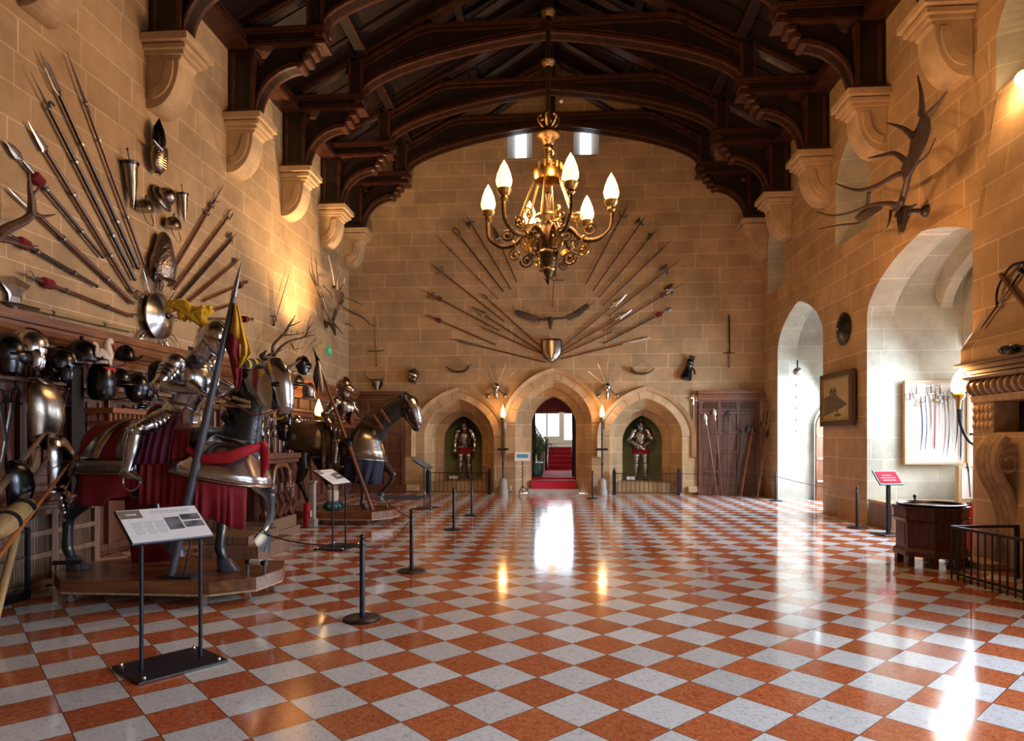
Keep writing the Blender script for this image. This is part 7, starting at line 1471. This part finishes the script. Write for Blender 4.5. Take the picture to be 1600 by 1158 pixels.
# breast: wall above (projection .34) flaring out
s1 = atY(1522, 440, yf); pr1 = XR-s1.x; s2 = atY(1503, 548, yf); pr2 = XR-s2.x; z1_ = atY(1522, 521, yf).z; z2_ = s2.z; z3_ = atY(1501, 569, yf).z
slab([(0, z3_), (pr2, z3_), (pr2, z2_), (pr1, z1_), (pr1, 4.2), (0.0, 6.2)], yn, yf, 'hood', 'stone'); zt = z3_
pm = XR-atY(1491, 574, yf+.1).x
for p, za, zb_ in ((pm, -.04, .0), (pm-.06, -.1, -.04), (pm-.12, -.15, -.1), (pm-.16, -.19, -.15)): slab([(0, zt+za), (p, zt+za), (p, zt+zb_), (0, zt+zb_)], yn-.1, yf+.08+(p-pm)*.5, 'mantel_shelf', 'mantel_dark')
mb = MB(); cz0 = zt-.32
pb_ = pr1; bl_ = XR-atY(1512, 608, yf).x-pb_
mb.prism([(X(pb_+bl_*sin(pi*t/8)), cz0-.12+.25*t/8) for t in range(9)]+[(X(0), cz0+.13), (X(0), cz0-.12)], yf-yn, T(0, yn, 0)); mb.build('gadrooned_frieze', 'mantel_dark', rt, True, 30)
mb = MB()
for k in range(34): y = yn+.06+(yf-yn-.1)*k/33; mb.tube([(X(pb_+.01+bl_*.95*sin(pi*t/8)), y+.02*t/8, cz0-.11+.23*t/8) for t in range(9)], .02, 5)
mb.build('gadroons', 'hotstone', rt, True)
slab([(0, cz0+.1), (pr2-.04, cz0+.1), (pr2, zt-.19), (0, zt-.19)], yn, yf, 'cornice_cove', 'hotstone')
slab([(0, cz0-.2), (pb_+.02, cz0-.2), (pb_+.04, cz0-.11), (0, cz0-.11)], yn, yf, 'frieze_moulding', 'hotstone')
zf = cz0-.2
slab([(0, 1.69), (pb_, 1.69), (pb_, zf), (0, zf)], 8.72, yf, 'carved_capital', 'hotstone'); slab([(0, 1.69), (pb_-.3, 1.69), (pb_-.3, zf), (0, zf)], yn, 8.72, 'dark_recess', 'flat_black'); slab([(0, 0), (pb_, 0), (pb_, 1.69), (0, 1.69)], yn, yf, 'hearth_wall', 'stone')
mb = MB()
for k in range(15): mb.ell((X(pb_), 8.76+.085*(k % 5), zf-.08-.11*(k//5)), (.03, .04, .05), seg=8, rings=6)
mb.build('carved_leaves', 'hotstone', rt, True)
mb = MB(); cp = bez([atY(x, y, 8.55)+V((.07, 0, 0)) for x, y in ((1546, 684), (1534, 700), (1530, 720), (1536, 745), (1550, 770), (1560, 800), (1563, 830))]+[V((X(pb_-.02), 8.55, .06))], 5)
for q in range(4): mb.tube([p+V((0, .1-.1*q, 0)) for p in cp], .06, 8)
mb.build('scroll_leg', 'hotstone', rt, True); c0 = atY(1556, 722, 8.55); mb = MB(); pts = [(c0.x+(.17*(1-t/26*.7))*cos(t*.35), c0.y+.12, c0.z+(.17*(1-t/26*.7))*sin(t*.35)) for t in range(27)]; mb.tube(pts, .024, 6); mb.tube([(p[0], p[1]-.35, p[2]) for p in pts], .024, 6); mb.build('scroll_volute', 'hotstone', rt, True)
mb = MB(); mb.box((X(.25), yf-.3, .04), (.75, .8, .08)); mb.build('plinth', 'hotstone', rt)
# things on the hood
def onH(px, py, o=.03): return atX(px, py, XR-pr1-o)
sword(onH(1612, 402, .06), onH(1530, 517, .06), (-1, 0, 0), 'dark rapier slanting on the chimney hood at the right edge', None, kind='shell', bl='steel_dark', w_=.02, guard=.12)
p = onH(1590, 462, .08); rt = thing('crossbow', 'brown crossbow hanging on the chimney hood at the right edge', 'crossbow', m=frame(p, (0, -.55, .83 if 0 else -.6), (-1, 0, 0))); mb = MB(); mb.box((0, 0, 0), (.05, .05, .9), bev=.01); mb.build('stock', 'shaft', rt); mb = MB(); mb.tube(bez([(-.32, 0, -.2), (-.15, 0, -.36), (.15, 0, -.36), (.32, 0, -.2)], 5), .022, 6, flat=.5); mb.build('bow', 'steel_dark', rt, True); mb = MB(); mb.tube([(-.32, 0, -.2), (.32, 0, -.2)], .005, 4); mb.build('string', 'cream', rt)
p = atX(1577, 543, XR-pr2-.08); rt = thing('spiral_ladle', 'black ribbed shell shaped ladle above the mantel', 'ladle', tuple(p)); mb = MB(); mb.ell((0, 0, 0), (.06, .14, .07), seg=14, rings=8, z0=-1, z1=.3)
mb.build('shell_bowl', 'steel_dark', rt, True); mb = MB()
for k in range(6): mb.tube([(.062*cos(a)*.95, -.1+.04*k, .062*sin(a)) for a in [pi+pi*j/8 for j in range(9)]], .008, 5)
mb.build('ribs', 'iron', rt); mb = MB(); mb.tube([(0, -.13, .0), (0, -.45, -.06)], .012, 6); mb.build('handle', 'iron', rt)
# wall torch on the chimney side
p = atY(1498, 617, 9.5); rt = thing('wall_torch', 'bright lit torch on a black bracket beside the mantel', 'lamp', tuple(p)); mb = MB(); mb.lathe([(.02, -.2), (.03, -.08), (.075, -.03), (.08, .0), (.06, .02)], 12); mb.build('cup', 'brass', rt, True); mb = MB(); mb.lathe([(.05, .01), (.09, .06), (.095, .14), (.07, .24), (.03, .31), (.003, .34)], 12); mb.build('flame_shade', 'flame', rt, True)
mb = MB(); mb.tube(bez([(0, 0, -.18), (.02, 0, -.4), (.12, 0, -.62), (.25, -.05, -.75)], 5), .02, 6); mb.tube([(.22, -.05, -.7), (.22, -.05, -1.62)], .028, 8); mb.build('bracket', 'iron', rt, True)
lamp('torch_light', 'POINT', (p.x-.2, p.y-.15, p.z+.3), 45, (1, .48, .15), .1)
# extinguisher by hearth
rt = thing('fire_extinguisher', 'red fire extinguisher standing between cauldron and hearth', 'extinguisher', (atY(1519, 800, 9.35).x, 9.35, 0)); mb = MB(); mb.lathe([(.08, .0), (.095, .03), (.095, .6), (.06, .7), (.02, .74)], 14); mb.build('cylinder', 'red_bright', rt, True); mb = MB(); mb.tube(bez([(0, 0, .76), (-.1, -.03, .7), (-.11, -.05, .4)], 4), .014, 6); mb.build('hose', 'black', rt)
# hearth railing
pa, pb2 = atZ(1487, 905), atZ(1640, 950); d = pb2-pa; d.z = 0; Ln = d.length; m_ = frame(pa, (0, 0, 1), d.cross(V((0, 0, 1)))); sx = 1 if m_.col[0].to_3d().dot(d) > 0 else -1
rt = thing('iron_railing', 'black iron hearth railing in front of the chimneypiece', 'railing', m=m_)
for z in (.6, .08): mb = MB(); mb.box((sx*Ln/2, 0, z), (Ln, .03, .03)); mb.build('rail', 'iron', rt)
nb = int(Ln/.095)
for k in range(nb+1): mb = MB(); mb.tube([(sx*Ln*k/nb, 0, 0), (sx*Ln*k/nb, 0, .6)], .01, 6); mb.build('bar', 'iron', rt)
mb = MB(); mb.box((0, -.4, .6), (.03, .8, .03)); mb.box((0, -.78, .3), (.04, .04, .6)); mb.build('return_rail', 'iron', rt)
rt = thing('hearth_kerb', 'low stone kerb under the hearth railing', 'kerb', m=m_); mb = MB(); mb.box((sx*Ln/2, -.12, .02), (Ln, .16, .04)); mb.build('kerb', 'hotstone', rt)
# lamp in upper recess at right edge
p = atY(1600, 122, 8.6); rt = thing('wall_lamp', 'round white lamp glowing in the high recess at the right edge', 'lamp', tuple(p)); mb = MB(); mb.ell((0, 0, 0), .1); mb.build('globe', 'flame', rt, True); mb = MB(); mb.tube([(0, 0, .1), (.3, 0, .35)], .015, 6); mb.build('bracket', 'iron', rt)
lamp('lamp_light', 'POINT', (p.x-.2, p.y, p.z-.1), 25, (1, .6, .28), .1)
